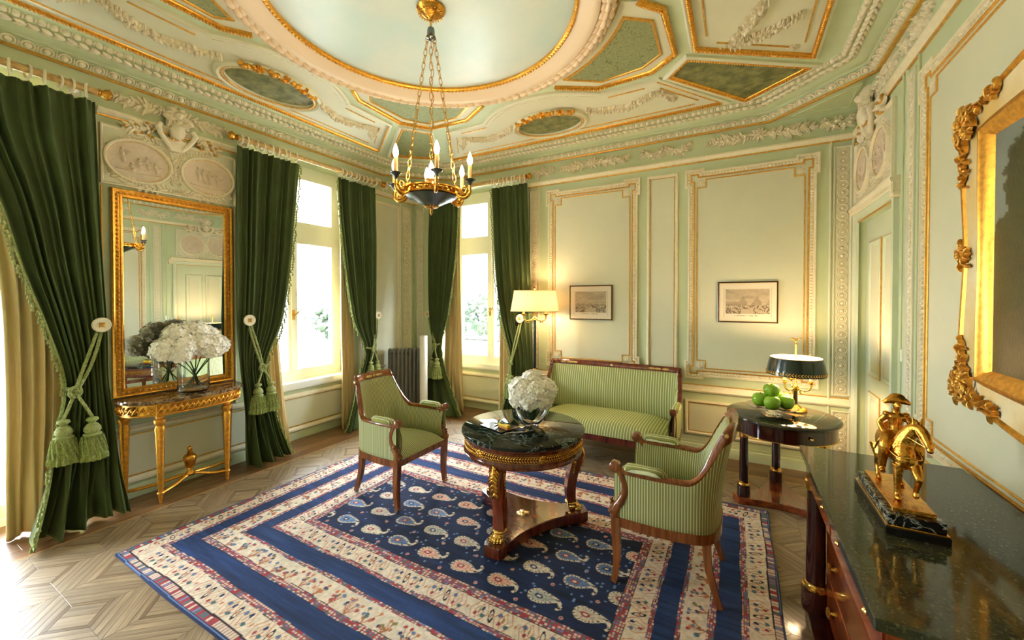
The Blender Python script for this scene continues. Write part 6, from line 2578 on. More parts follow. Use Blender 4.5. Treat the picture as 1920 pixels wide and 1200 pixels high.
tieback('green rope tieback with two tassels left of the back window', PB, (-4.15, 1.44, 0.09), (-3.885, 1.003, 0.23), 0.20, (-3.82, -3.98), [(-3.955, 0.83, 0.25), (-3.82, 0.83, 0.27)], 1.0)
tieback('green rope tieback hanging beside the floor lamp', PB, (-2.475, 1.42, 0.20), (-2.60, 0.86, 0.23), 0.20, (-2.64, -2.30), [(-2.62, 0.71, 0.24), (-2.585, 0.69, 0.25)], 1.0)

# ================================================================ LAMPS
WARM = (1.0, 0.62, 0.30, 1)
M['bulb'] = mat('lit_candle_bulb', (1, 0.9, 0.75, 1), 0.3, emit=(1.0, 0.74, 0.42, 1), estr=120.0)
M['candle'] = mat('wax_candle_sleeve', lin(232, 178, 118), 0.5)
M['steel'] = mat('dark_patinated_bronze', lin(110, 120, 124), 0.24, 0.9)
M['tole'] = mat('dark_green_tole', lin(18, 40, 34), 0.2, 0.1, coat=0.5)


def point(name, loc, watts, r=0.03, col=(1.0, 0.68, 0.38), parent=None):
    d = bpy.data.lights.new(name, 'POINT')
    d.energy = watts
    d.color = col
    d.shadow_soft_size = r
    o = bpy.data.objects.new(name, d)
    COL.objects.link(o)
    o.location = loc
    return o


def flame(mb, c, s=1.0):
    mb.lathe([(0.004 * s, 0.0), (0.011 * s, 0.006 * s), (0.0165 * s, 0.025 * s), (0.015 * s, 0.042 * s), (0.009 * s, 0.062 * s), (0.004 * s, 0.075 * s), (0.001, 0.082 * s)], c, 12)


# ---------------------------------------------------------------- chandelier
HX, HY = -1.80, 2.10
ch = thing('chandelier', 'gilt and dark bronze six-light chandelier on three long chains', 'chandelier', (HX, HY, 2.4))
mb = MB()
mb.lathe([(0.095, 0.0), (0.098, -0.008), (0.085, -0.016), (0.080, -0.03), (0.055, -0.042), (0.040, -0.058), (0.018, -0.066), (0.012, -0.08)], (HX, HY, ZC - 0.010), 32)
for k in range(24):
    a = 2 * pi * k / 24
    mb.octa((HX + 0.068 * cos(a), HY + 0.068 * sin(a), ZC - 0.042), np.array([cos(a), sin(a), -0.4]) * 0.018, np.array([-sin(a), cos(a), 0]) * 0.006, (0, 0, 0.006))
mb.build('ceiling_rose', M['bronze'], ch, 50)
mb = MB()
mb.tube([(HX, HY, ZC - 0.08), (HX, HY, 3.50)], 0.008, 10)
mb.build('rod', M['brass'], ch, 50)
mb = MB()
mb.lathe([(0.010, 0.045), (0.022, 0.04), (0.026, 0.02), (0.026, -0.02), (0.032, -0.026), (0.014, -0.036)], (HX, HY, 3.475), 16)
mb.build('hub', M['steel'], ch, 50)
BZ = 2.40
A_cam = atan2(-HY, -HX)
for k in range(3):
    a = A_cam + pi / 3 + k * 2 * pi / 3
    p0 = np.array([HX + 0.024 * cos(a), HY + 0.024 * sin(a), 3.455])
    p1 = np.array([HX + 0.185 * cos(a), HY + 0.185 * sin(a), BZ + 0.02])
    d = p1 - p0
    L = np.linalg.norm(d)
    d /= L
    n1 = np.cross(d, [cos(a), sin(a), 0])
    n1 /= np.linalg.norm(n1)
    n2 = np.cross(d, n1)
    mb = MB()
    n = 22
    for i in range(n):
        c = p0 + d * L * (i + 0.5) / n
        w_ = n1 if i % 2 else n2
        mb.tube([c + d * 0.031 * cos(q) + w_ * 0.011 * sin(q) for q in np.arange(12) * 2 * pi / 12], 0.0028, 5, closed=True)
    mb.build('chain', M['brass'], ch, 60)
    if k == 1:
        mb = MB()
        mb.tube([p0 + d * L * f + n1 * (0.012 * sin(f * 40) + 0.006) for f in np.linspace(0, 1, 60)], 0.0025, 5)
        mb.build('flex', M['brass'], ch, 60)
mb = MB()
mb.lathe([(0.008, -0.084), (0.026, -0.082), (0.055, -0.072), (0.085, -0.056), (0.115, -0.040), (0.146, -0.028), (0.170, -0.016), (0.162, -0.008), (0.0, -0.008)], (HX, HY, BZ), 48)
mb.build('bowl', M['steel'], ch, 50)
mb = MB()
mb.lathe([(0.160, -0.012), (0.172, -0.008), (0.174, 0.004), (0.168, 0.010), (0.168, 0.028), (0.174, 0.032), (0.172, 0.040), (0.155, 0.042), (0.155, -0.012)], (HX, HY, BZ), 48)
for k in range(24):
    a = 2 * pi * k / 24
    mb.octa((HX + 0.169 * cos(a), HY + 0.169 * sin(a), BZ + 0.019), np.array([-sin(a), cos(a), 0]) * 0.017, (0, 0, 0.010), np.array([cos(a), sin(a), 0]) * 0.007)
mb.build('gilt_rim', M['bronze'], ch, 50)
mb = MB()
for k in range(12):
    a = 2 * pi * k / 12
    mb.octa((HX + 0.028 * cos(a), HY + 0.028 * sin(a), BZ - 0.082), np.array([cos(a), sin(a), 0.3]) * 0.026, np.array([-sin(a), cos(a), 0]) * 0.009, (0, 0, 0.007))
mb.lathe([(0.016, -0.080), (0.012, -0.096), (0.006, -0.101), (0.011, -0.111), (0.009, -0.124), (0.002, -0.136)], (HX, HY, BZ), 12)
mb.build('pendant', M['bronze'], ch, 60)
mb = MB()
mb.lathe([(0.05, 0.0), (0.045, 0.03), (0.028, 0.06), (0.035, 0.09), (0.045, 0.10), (0.03, 0.115), (0.0, 0.12)], (HX, HY, BZ), 20)
mb.build('central_urn', M['ormolu'], ch, 50)
for k in range(6):
    a = A_cam + 0.12 + k * pi / 3
    c, s = cos(a), sin(a)
    R = np.array([c, s, 0])
    B = np.array([-s, c, 0])
    o = np.array([HX, HY, BZ])
    up = np.array([0, 0, 1.0])
    f = lambda r, z: o + R * r + up * z
    mb = MB()
    arm = crom([f(0.165, 0.012), f(0.195, -0.02), f(0.235, -0.03), f(0.27, -0.005), f(0.272, 0.03), f(0.272, 0.055)], 6)
    mb.tube(arm, np.interp(np.linspace(0, 1, len(arm)), (0, 0.5, 1), (0.014, 0.012, 0.007)), 8)
    ar = mb.build('arm', M['bronze'], ch, 60)
    mb = MB()                                          # swan shaped body on the arm
    mb.ell(f(0.215, -0.005), (1, 1, 1), 10, 6, np.stack([R * 0.034, B * 0.015, up * 0.018], 1))
    mb.tube(crom([f(0.24, -0.004), f(0.252, 0.02), f(0.238, 0.042), f(0.224, 0.036), f(0.218, 0.026)], 5), [0.010] * 6 + [0.008] * 8 + [0.007] * 7, 8)
    for sg in (-1, 1):
        mb.octa(f(0.20, 0.022) + B * 0.015 * sg, R * -0.024 + up * 0.026, R * 0.014 + up * 0.008, B * 0.006)
    mb.build('swan', M['bronze'], ar, 60)
    mb = MB()
    mb.lathe([(0.006, 0.045), (0.012, 0.055), (0.022, 0.075), (0.036, 0.082), (0.038, 0.087), (0.012, 0.090)], f(0.272, 0), 18)
    mb.build('drip_pan', M['steel'], ar, 50)
    mb = MB()
    mb.lathe([(0.0125, 0.088), (0.0125, 0.178), (0.010, 0.182)], f(0.272, 0), 14)
    mb.build('candle_sleeve', M['candle'], ar, 50)
    mb = MB()
    flame(mb, f(0.272, 0.182), 1.05)
    mb.build('flame_bulb', M['bulb'], ar, 60)
mb = MB()
flame(mb, (HX, HY, BZ + 0.12), 1.3)
mb.build('flame_bulb', M['bulb'], ch, 60)

# ---------------------------------------------------------------- floor lamp
LX, LY = -2.195, 4.50
fl = thing('floor_lamp', 'standing lamp with cream oval shade and dark green pole beside the settee', 'lamp', (LX, LY, 0))


def cloth_shade(name, col, tr=0.55):
    m = bpy.data.materials.new(name)
    m.use_nodes = True
    nt = m.node_tree
    nt.nodes.clear()
    L = nt.links.new
    o = nt.nodes.new('ShaderNodeOutputMaterial')
    mx = nt.nodes.new('ShaderNodeMixShader')
    mx.inputs[0].default_value = tr
    d = nt.nodes.new('ShaderNodeBsdfDiffuse')
    d.inputs['Color'].default_value = col
    t = nt.nodes.new('ShaderNodeBsdfTranslucent')
    t.inputs['Color'].default_value = col
    L(d.outputs[0], mx.inputs[1])
    L(t.outputs[0], mx.inputs[2])
    L(mx.outputs[0], o.inputs[0])
    return m


sh_m = cloth_shade('cream_shade_cloth', lin(246, 230, 204), 0.5)
VR = np.array([cos(radians(29.25)), sin(radians(29.25)), 0])        # the long side of the oval faces the room
VD = np.array([-sin(radians(29.25)), cos(radians(29.25)), 0])
seg = 48
mb = MB()
rings = []
for z, r in ((1.545, 0.300), (1.55, 0.299), (1.67, 0.279), (1.795, 0.258), (1.80, 0.257)):
    a = np.arange(seg) * 2 * pi / seg
    rings.append(np.array([LX, LY, z]) + np.cos(a)[:, None] * VR * r + np.sin(a)[:, None] * VD * r * 0.62)
mb.loft(rings, True, False)
mb.build('lamp_shade', sh_m, fl, 60, solid=0.003)
mb = MB()
for rr in (rings[0], rings[-1]):
    mb.tube(rr[::2], 0.004, 5, closed=True)
mb.build('shade_wire', M['pole'], fl, 60)
mb = MB()
mb.tube([(LX, LY, 0.06), (LX, LY, 1.44)], 0.019, 16)
mb.build('pole', M['tole'], fl, 50)
mb = MB()
mb.lathe([(0.15, 0.0), (0.155, 0.012), (0.14, 0.025), (0.06, 0.035), (0.03, 0.06), (0.022, 0.08)], (LX, LY, 0.001), 32)
mb.build('base', M['bronze'], fl, 50)
mb = MB()
mb.lathe([(0.020, 0.80), (0.026, 0.805), (0.026, 0.825), (0.020, 0.83)], (LX, LY, 0), 16)
mb.lathe([(0.019, 1.43), (0.026, 1.436), (0.020, 1.45), (0.028, 1.46), (0.020, 1.475), (0.008, 1.48), (0.008, 1.82), (0.014, 1.825), (0.012, 1.84), (0.003, 1.85)], (LX, LY, 0), 16)
mb.build('brass_fitting', M['brass'], fl, 50, kind='stuff')
for sg in (-1, 1):
    mb = MB()
    q = lambda r, z: np.array([LX, LY, z]) + VR * r * sg
    arm = crom([q(0.0, 1.46), q(0.05, 1.43), q(0.11, 1.425), q(0.14, 1.46), q(0.14, 1.49)], 6)
    mb.tube(arm, 0.009, 8)
    mb.tube(crom([q(0.06, 1.43), q(0.075, 1.405), q(0.10, 1.405), q(0.10, 1.42)], 5), 0.006, 6)
    mb.lathe([(0.008, 0.0), (0.020, 0.01), (0.036, 0.018), (0.036, 0.024), (0.012, 0.026)], q(0.14, 1.485), 16)
    ar = mb.build('arm', M['brass'], fl, 60)
    mb = MB()
    mb.lathe([(0.014, 0.024), (0.014, 0.09), (0.010, 0.092)], q(0.14, 1.485), 12)
    mb.build('candle_sleeve', M['candle'], ar, 50)
    if sg > 0:
        mb = MB()
        flame(mb, q(0.14, 1.578), 1.5)
        mb.build('lamp_bulb', M['bulb'], ar, 60)
        point('floor_lamp_light', tuple(q(0.13, 1.68)), 4.2, 0.03)
    else:
        mb = MB()
        flame(mb, q(0.14, 1.578), 1.5)
        mb.build('lamp_bulb', M['bulb'], ar, 60)
        point('floor_lamp_light', tuple(q(0.10, 1.68)), 1.8, 0.03)

# ---------------------------------------------------------------- table lamp
QX, QY, QZ = 0.45, 4.17, 0.742
tl = thing('table_lamp', 'three-candle table lamp with dark green metal shade on the side table', 'lamp', (QX, QY, QZ))
mb = MB()
mb.lathe([(0.085, 0.0), (0.088, 0.008), (0.075, 0.016), (0.070, 0.020), (0.045, 0.030), (0.030, 0.045), (0.018, 0.055)], (QX, QY, QZ), 28)
for k in range(18):
    a = 2 * pi * k / 18
    mb.octa((QX + 0.062 * cos(a), QY + 0.062 * sin(a), QZ + 0.022), np.array([cos(a), sin(a), -0.3]) * 0.02, np.array([-sin(a), cos(a), 0]) * 0.008, (0, 0, 0.006))
mb.build('base', M['bronze'], tl, 50)
mb = MB()
mb.lathe([(0.017, 0.05), (0.015, 0.17)], (QX, QY, QZ), 16)
mb.build('stem', M['blackwood'], tl, 50)
mb = MB()
mb.lathe([(0.016, 0.165), (0.024, 0.175), (0.020, 0.19), (0.028, 0.20), (0.014, 0.215), (0.010, 0.24), (0.006, 0.25), (0.006, 0.56), (0.012, 0.565), (0.010, 0.575), (0.004, 0.58)], (QX, QY, QZ), 16)
mb.tube([(QX, QY, QZ + 0.58), (QX + 0.005, QY, QZ + 0.60), (QX - 0.02, QY, QZ + 0.615), (QX - 0.045, QY, QZ + 0.61)], [0.006, 0.010, 0.009, 0.003], 7)
mb.octa((QX + 0.015, QY, QZ + 0.615), (0.03, 0, 0.008), (0, 0.010, 0), (0, 0, 0.006))
mb.build('finial_rod', M['brass'], tl, 60)
for k in range(3):
    a = radians(-20 + 120 * k)
    R = np.array([cos(a), sin(a), 0])
    q = lambda r, z: np.array([QX, QY, QZ + z]) + R * r
    mb = MB()
    mb.tube(crom([q(0.01, 0.195), q(0.05, 0.18), q(0.095, 0.19), q(0.11, 0.225), q(0.11, 0.24)], 6), 0.007, 8)
    mb.tube([q(0.05 + 0.018 * cos(t), 0.165 + 0.018 * sin(t)) for t in np.linspace(0, 5, 10)], 0.005, 6)
    mb.lathe([(0.006, 0.0), (0.016, 0.006), (0.028, 0.012), (0.030, 0.016), (0.012, 0.018), (0.016, 0.03), (0.014, 0.035)], q(0.11, 0.236), 14)
    ar = mb.build('arm', M['brass'], tl, 60)
    mb = MB()
    mb.lathe([(0.011, 0.015), (0.011, 0.085), (0.008, 0.088)], q(0.11, 0.25), 12)
    mb.build('candle_sleeve', M['candle'], ar, 50)
    mb = MB()
    flame(mb, q(0.11, 0.338), 0.8)
    mb.build('flame_bulb', M['bulb'], ar, 60)
point('table_lamp_light', (QX, QY, QZ + 0.40), 14.0, 0.04)
mb = MB()
seg = 56
rings = []
for z, r in ((0.310, 0.218), (0.314, 0.218), (0.36, 0.209), (0.40, 0.202), (0.452, 0.188), (0.456, 0.187)):
    a = np.arange(seg) * 2 * pi / seg
    rings.append(np.stack([QX + r * np.cos(a), QY + r * np.sin(a), np.full(seg, QZ + z)], 1))
mb.loft(rings, True, False)
shd = mb.build('lamp_shade', M['tole'], tl, 60)
mb = MB()
rings2 = [r + (np.array([QX, QY, 0]) - r) * np.array([0.018, 0.018, 0]) for r in rings]
mb.loft(rings2, True, False)
mb.build('shade_lining', mat('white_shade_lining', lin(250, 236, 210), 0.6), shd, 60)
mb = MB()
for k in range(64):
    a = 2 * pi * k / 64
    for s_ in (-1, 1):
        mb.octa((QX + 0.2175 * cos(a), QY + 0.2175 * sin(a), QZ + 0.330 + s_ * 0.006), np.array([-sin(a), cos(a), 0]) * 0.010 + np.array([0, 0, s_ * 0.006]), np.array([0, 0, 0.004]), np.array([cos(a), sin(a), 0]) * 0.0012)
mb.tube([(QX + 0.1885 * cos(a), QY + 0.1885 * sin(a), QZ + 0.452) for a in np.arange(56) * 2 * pi / 56], 0.002, 5, closed=True)
mb.build('gilt_leaf_border', M['goldpaint'], shd, 60, kind='stuff')
mb = MB()
for k in range(3):
    a = radians(40 + 120 * k)
    mb.tube([(QX, QY, QZ + 0.457), (QX + 0.185 * cos(a), QY + 0.185 * sin(a), QZ + 0.455)], 0.003, 6)
mb.build('shade_spider', M['brass'], tl, 60)

# ================================================================ FLOWERS, FRUIT, STATUE, RADIATOR
M['glass'] = mat('clear_glass', (0.97, 1.0, 0.98, 1), 0.0, trans=1.0, ior=1.45)
M['water'] = mat('vase_water', (0.95, 1.0, 0.97, 1), 0.0, trans=1.0, ior=1.33)
M['petal'] = mat('white_petals', lin(255, 252, 244), 0.7)
M['stem'] = mat('green_stem', lin(96, 140, 50), 0.5, var=0.25, vscale=20)
M['leafg'] = mat('leaf_green', lin(70, 116, 44), 0.45, var=0.2, vscale=20)


def flower_head(r, n, seed, rf=0.03):
    """a round head of small four petalled florets"""
    rs = np.random.default_rng(seed)
    mb = MB()
    mb.ell((0, 0, 0), r * 0.86, 12, 8)
    for k in range(n):
        z = 1 - 2 * (k + 0.5) / n
        if z < -0.75:
            continue
        a = k * 2.39996 + rs.uniform(-0.2, 0.2)
        d = np.array([sqrt(1 - z * z) * cos(a), sqrt(1 - z * z) * sin(a), z])
        c = d * r * rs.uniform(0.88, 1.06)
        t1 = np.cross(d, [0.3, 0.5, 0.81])
        t1 /= np.linalg.norm(t1)
        t2 = np.cross(d, t1)
        ro = rs.uniform(0, pi)
        for p in range(4):
            q = ro + p * pi / 2
            u = t1 * cos(q) + t2 * sin(q)
            v = -t1 * sin(q) + t2 * cos(q)
            w = rf * rs.uniform(0.8, 1.15)
            lift = rs.uniform(0.1, 0.5)
            V = [c]
            for pu, pv, pl_ in ((0.35, 0.38, 0.25), (0.80, 0.46, 0.6), (1.02, 0.18, 0.8), (1.02, -0.18, 0.8), (0.80, -0.46, 0.6), (0.35, -0.38, 0.25)):
                V.append(c + (u * pu + v * pv) * w + d * w * lift * pl_)
            V.append(c + u * w * 0.6 + d * w * lift * 0.25)
            mb.add(V, [(0, 1, 7), (1, 2, 7), (2, 3, 7), (3, 4, 7), (4, 5, 7), (5, 6, 7), (6, 0, 7)])
    return mb


def place_flower(label, c, r, n, seed, stem_to, group, rf, leaves=True):
    c = np.array(c, float)
    t = thing('white_hydrangea', label, 'flower', tuple(c), 0, group)
    mb = flower_head(r, n, seed, rf)
    mb.build('bloom', M['petal'], t, 80, local=True)
    mb = MB()
    e = np.array(stem_to, float)
    m = (c + e) / 2 + np.array([0.01, 0.008, 0.0])
    mb.tube(crom([c - np.array([0, 0, r * 0.5]), m, e], 8), 0.0045, 7)
    mb.build('stem', M['stem'], t, 60)


# ---- table centre: glass bowl with hydrangeas
VX, VY, VZ = TX + 0.055, TY + 0.045, TZ + 0.7385
bw = thing('glass_bowl_vase', 'flared clear glass bowl vase standing on the round table', 'vase', (VX, VY, VZ))
mb = MB()
prof = [(0.0, 0.0), (0.036, 0.0), (0.046, 0.005), (0.072, 0.028), (0.102, 0.066), (0.124, 0.108), (0.133, 0.150), (0.134, 0.160), (0.130, 0.160), (0.129, 0.150), (0.120, 0.109), (0.098, 0.069), (0.068, 0.033), (0.040, 0.014), (0.0, 0.010)]
mb.lathe(prof, (VX, VY, VZ), 40, caps=False)
mb.build('glass', M['glass'], bw, 50)
HG = 'white hydrangea heads in the glass bowl'
heads = [(0, 0, 0.320, 0.085)] + [(0.095 * cos(a), 0.095 * sin(a), 0.268, 0.080) for a in np.arange(6) * pi / 3 + 0.2] + [(0.098 * cos(a), 0.098 * sin(a), 0.200, 0.066) for a in np.arange(6) * pi / 3 + 0.72]
def facing(dx, dy):
    ca = atan2(-VY, -VX)
    a = (atan2(dy, dx) - ca + pi) % (2 * pi) - pi
    return ['front', 'front right', 'back right', 'back', 'back left', 'front left'][int(round(a / (pi / 3))) % 6]


for k, (dx, dy, dz, r) in enumerate(heads):
    lab = 'topmost white hydrangea head of the bouquet on the round table' if k == 0 else (
        ('large white hydrangea head at the %s of the table bouquet, upper ring' if k < 7 else 'small white hydrangea head at the %s rim of the glass bowl') % facing(dx, dy))
    place_flower(lab, (VX + dx, VY + dy, VZ + dz), r, 125, 40 + k, (VX + dx * 0.15, VY + dy * 0.15, VZ + 0.035), HG, 0.027)
# ---- console: cylinder vase with a loose bunch
WX, WY, WZ = -4.235, 1.725, 0.8695
vs = thing('glass_cylinder_vase', 'clear glass cylinder vase with water on the console table', 'vase', (WX, WY, WZ))
mb = MB()
mb.lathe([(0.0, 0.0), (0.095, 0.0), (0.112, 0.012), (0.116, 0.04), (0.114, 0.27), (0.116, 0.29), (0.112, 0.29), (0.110, 0.27), (0.111, 0.04), (0.105, 0.022), (0.0, 0.018)], (WX, WY, WZ), 40, caps=False)
mb.build('glass', M['glass'], vs, 50)
bun = [(0.03, -0.215, 0.395, 0.095), (0.06, -0.09, 0.415, 0.100), (0.07, 0.04, 0.42, 0.098), (0.05, 0.135, 0.405, 0.095), (0.0, 0.20, 0.395, 0.080), (-0.03, -0.11, 0.505, 0.098), (-0.02, 0.03, 0.525, 0.098), (-0.04, 0.12, 0.485, 0.088), (0.10, -0.13, 0.365, 0.080), (0.10, 0.11, 0.375, 0.080)]
for k, (dx, dy, dz, r) in enumerate(bun):
    lab = 'white hydrangea bloom at the %s of the bunch before the mirror' % ('leftmost end', 'lower left front', 'lower middle front', 'lower right front', 'rightmost end', 'upper left', 'very top', 'upper right', 'lowest left front', 'lowest right front')[k]
    place_flower(lab, (WX + dx, WY + dy, WZ + dz), r, 110, 60 + k, (WX - dx * 0.4, WY - dy * 0.38, WZ + 0.03 + 0.01 * (k % 3)), 'white hydrangeas in the console vase', 0.031)

# ---- tray with an orchid, a cake slice and cutlery on the round table
tr_z = TZ + 0.738
tray = thing('slate_tray', 'thin black square tray on the round table, left of the bowl', 'tray', (TX - 0.13, TY - 0.12, tr_z))
ang = radians(-18)
Mz = np.array([[cos(ang), -sin(ang), 0], [sin(ang), cos(ang), 0], [0, 0, 1]])
tmp = MB().bbox(-0.12, 0.12, -0.09, 0.09, 0.0, 0.009, 0.002)
mb = MB()
mb.merge(tmp, Mz, (TX - 0.13, TY - 0.12, tr_z))
mb.build('slab', mat('polished_slate', lin(34, 36, 38), 0.12), tray, 30)
ck = thing('cake_slice', 'yellow oblong cake slice on the black tray', 'cake', (TX - 0.07, TY - 0.155, tr_z + 0.0095))
mb = MB()
mb.merge(MB().bbox(-0.055, 0.055, -0.018, 0.018, 0.0, 0.012, 0.003), Mz, (TX - 0.07, TY - 0.155, tr_z + 0.0095))
mb.build('crust', mat('baked_crust', lin(190, 120, 50), 0.7), ck, 30)
mb = MB()
mb.merge(MB().bbox(-0.053, 0.053, -0.017, 0.017, 0.012, 0.034, 0.005), Mz, (TX - 0.07, TY - 0.155, tr_z + 0.0095))
mb.build('lemon_filling', mat('lemon_curd', lin(236, 200, 40), 0.35), ck, 30)
mb = MB()
for k in range(9):
    a = random.uniform(0, 6.3)
    p = np.array([TX - 0.07 + random.uniform(-0.04, 0.04), TY - 0.155 + random.uniform(-0.015, 0.015), tr_z + 0.048])
    mb.octa(p, np.array([cos(a), sin(a), 0.3]) * 0.010, np.array([-sin(a), cos(a), 0]) * 0.005, (0, 0, 0.004))
mb.build('mint_garnish', M['leafg'], ck, 60, kind='stuff')
orc = thing('orchid_flower', 'pale pink and green orchid bloom on the black tray', 'flower', (TX - 0.16, TY - 0.09, tr_z + 0.0095))
mb = MB()
mb.tube([(TX - 0.16, TY - 0.09, tr_z + 0.010), (TX - 0.158, TY - 0.092, tr_z + 0.035)], 0.004, 6)
for k in range(3):
    a = 2.1 * k
    mb.octa((TX - 0.16 + 0.016 * cos(a), TY - 0.09 + 0.016 * sin(a), tr_z + 0.018), np.array([cos(a), sin(a), 0.2]) * 0.024, np.array([-sin(a), cos(a), 0]) * 0.010, (0, 0, 0.005))
mb.build('leaf', M['leafg'], orc, 60)
mb = MB()
for k in range(6):
    a = k * pi / 3 + 0.3
    mb.octa((TX - 0.158 + 0.020 * cos(a), TY - 0.092 + 0.020 * sin(a), tr_z + 0.044), np.array([cos(a), sin(a), 0.7]) * 0.024, np.array([-sin(a), cos(a), 0]) * 0.011, (0, 0, 0.003))
mb.build('petals', mat('pale_orchid_petal', lin(226, 222, 190), 0.5, col2=lin(222, 186, 186), vscale=60), orc, 60)
cut = thing('dessert_fork', 'small steel dessert fork beside the black tray', 'fork', (TX + 0.03, TY - 0.19, tr_z + 0.001))
mb = MB()
mb.tube([(TX - 0.02, TY - 0.23, tr_z + 0.004), (TX + 0.04, TY - 0.18, tr_z + 0.006), (TX + 0.075, TY - 0.15, tr_z + 0.005)], [0.003, 0.0035, 0.006], 6)
for k in (-1, 0, 1):
    mb.tube([(TX + 0.075 + 0.004 * k, TY - 0.15 - 0.004 * k, tr_z + 0.005), (TX + 0.10 + 0.005 * k, TY - 0.13 - 0.005 * k, tr_z + 0.008)], 0.0014, 5)
mb.build('fork', mat('cutlery_steel', lin(200, 200, 200), 0.15, 1.0), cut, 60)
npk = thing('folded_napkin', 'small dark folded napkin lying right of the cake slice', 'napkin', (TX + 0.02, TY - 0.14, tr_z))
mb = MB()
mb.merge(MB().bbox(-0.04, 0.04, -0.03, 0.03, 0.0, 0.006, 0.002), Mz, (TX + 0.025, TY - 0.105, tr_z + 0.0002))
mb.build('cloth', mat('dark_napkin', lin(40, 40, 44), 0.8), npk, 30)

# ---- glass fruit stand with green apples
GX, GY, GZ = 0.265, 3.92, 0.742
fs = thing('glass_fruit_stand', 'footed clear glass fruit stand on the side table', 'fruit stand', (GX, GY, GZ))
mb = MB()
mb.lathe([(0.0, 0.0), (0.075, 0.0), (0.078, 0.004), (0.05, 0.012), (0.022, 0.030), (0.026, 0.045), (0.07, 0.052), (0.16, 0.062), (0.188, 0.072), (0.186, 0.076), (0.155, 0.067), (0.07, 0.058), (0.0, 0.056)], (GX, GY, GZ), 44, caps=False)
mb.build('glass', M['glass'], fs, 50)
M['apple'] = mat('green_apple_skin', lin(142, 188, 50), 0.22, col2=lin(112, 164, 36), vscale=14, coat=0.2)
am = MB()
am.lathe([(0.004, 0.040), (0.012, 0.050), (0.030, 0.053), (0.050, 0.040), (0.060, 0.012), (0.056, -0.018), (0.042, -0.042), (0.022, -0.053), (0.008, -0.049), (0.0, -0.046)], (0, 0, 0), 24, caps=False)
spots = [(-0.085, -0.015, 0), (-0.005, -0.085, 0), (0.095, -0.02, 0), (0.0, 0.075, 0), (0.09, 0.09, 0), (-0.005, 0.0, 0.082)]
where = ['on the left', 'in front', 'on the right', 'at the back', 'at the back right', 'on top of the pile']
src = None
for k, (dx, dy, dz) in enumerate(spots):
    t = thing('green_apple', 'green apple %s in the glass fruit stand' % where[k], 'apple', (GX + dx, GY + dy, GZ + 0.118 + dz), random.uniform(0, 6), 'green apples in the glass stand')
    if src is None:
        src = am.build('skin', M['apple'], t, 60, local=True)
        st = MB().tube([(0, 0, 0.040), (0.002, 0.001, 0.055), (0.006, 0.002, 0.066)], 0.0022, 6).build('stalk', mat('apple_stalk', lin(90, 70, 40), 0.7), t, 60, local=True)
    else:
        share('skin', src, t)
        share('stalk', st, t)

# ---------------------------------------------------------------- bronze rider on the commode
BX, BY, BZ0 = 0.527, 1.995, 0.9055
stt = thing('rider_statuette', 'gilt bronze rider on horseback on a black marble base', 'statuette', (BX, BY, BZ0))
mb = MB()
mb.bbox(BX - 0.080, BX + 0.080, BY - 0.205, BY + 0.205, BZ0, BZ0 + 0.026, 0.002)
mb.build('base_step', mat('black_base', lin(22, 22, 22), 0.12), stt, 30)
mb = MB()
mb.bbox(BX - 0.078, BX + 0.078, BY - 0.203, BY + 0.203, BZ0 + 0.026, BZ0 + 0.031, 0.001)
mb.build('gilt_fillet', M['brass'], stt, 30)
mb = MB()
mb.bbox(BX - 0.072, BX + 0.072, BY - 0.195, BY + 0.195, BZ0 + 0.031, BZ0 + 0.066, 0.002)
mb.build('marble_block', marble('black_veined_marble', lin(20, 22, 22), lin(170, 175, 165), 14, 0.08, 0.03), stt, 30)
mb = MB()
mb.bbox(BX - 0.056, BX + 0.056, BY - 0.170, BY + 0.170, BZ0 + 0.066, BZ0 + 0.082, 0.002)
mb.build('gilt_plate', M['bronze'], stt, 30)
PZ = BZ0 + 0.082


def S3(f, s, h):
    return np.array([BX + 0.76 * s, BY - 0.92 * f, PZ + h])


def blobs(name, fn, mat_, vox):
    mb = MB()
    fn(mb)
    o = mb.build(name, mat_, stt, 179)
    r = o.modifiers.new('blend', 'REMESH')
    r.mode = 'VOXEL'
    r.voxel_size = vox
    r.use_smooth_shade = True
    s = o.modifiers.new('soften', 'SMOOTH')
    s.factor = 0.5
    s.iterations = 1
    return o


def el(mb, f, s, h, rf, rs, rh, seg=14):
    mb.ell(S3(f, s, h), (0.78 * rs, 0.95 * rf, rh), seg, 10)


def tb_(mb, pts, rad, n=5):
    P = crom([S3(*p) for p in pts], n)
    R = np.interp(np.linspace(0, 1, len(P)), np.linspace(0, 1, len(rad)), rad)
    mb.tube(P, R * 0.86, 10)


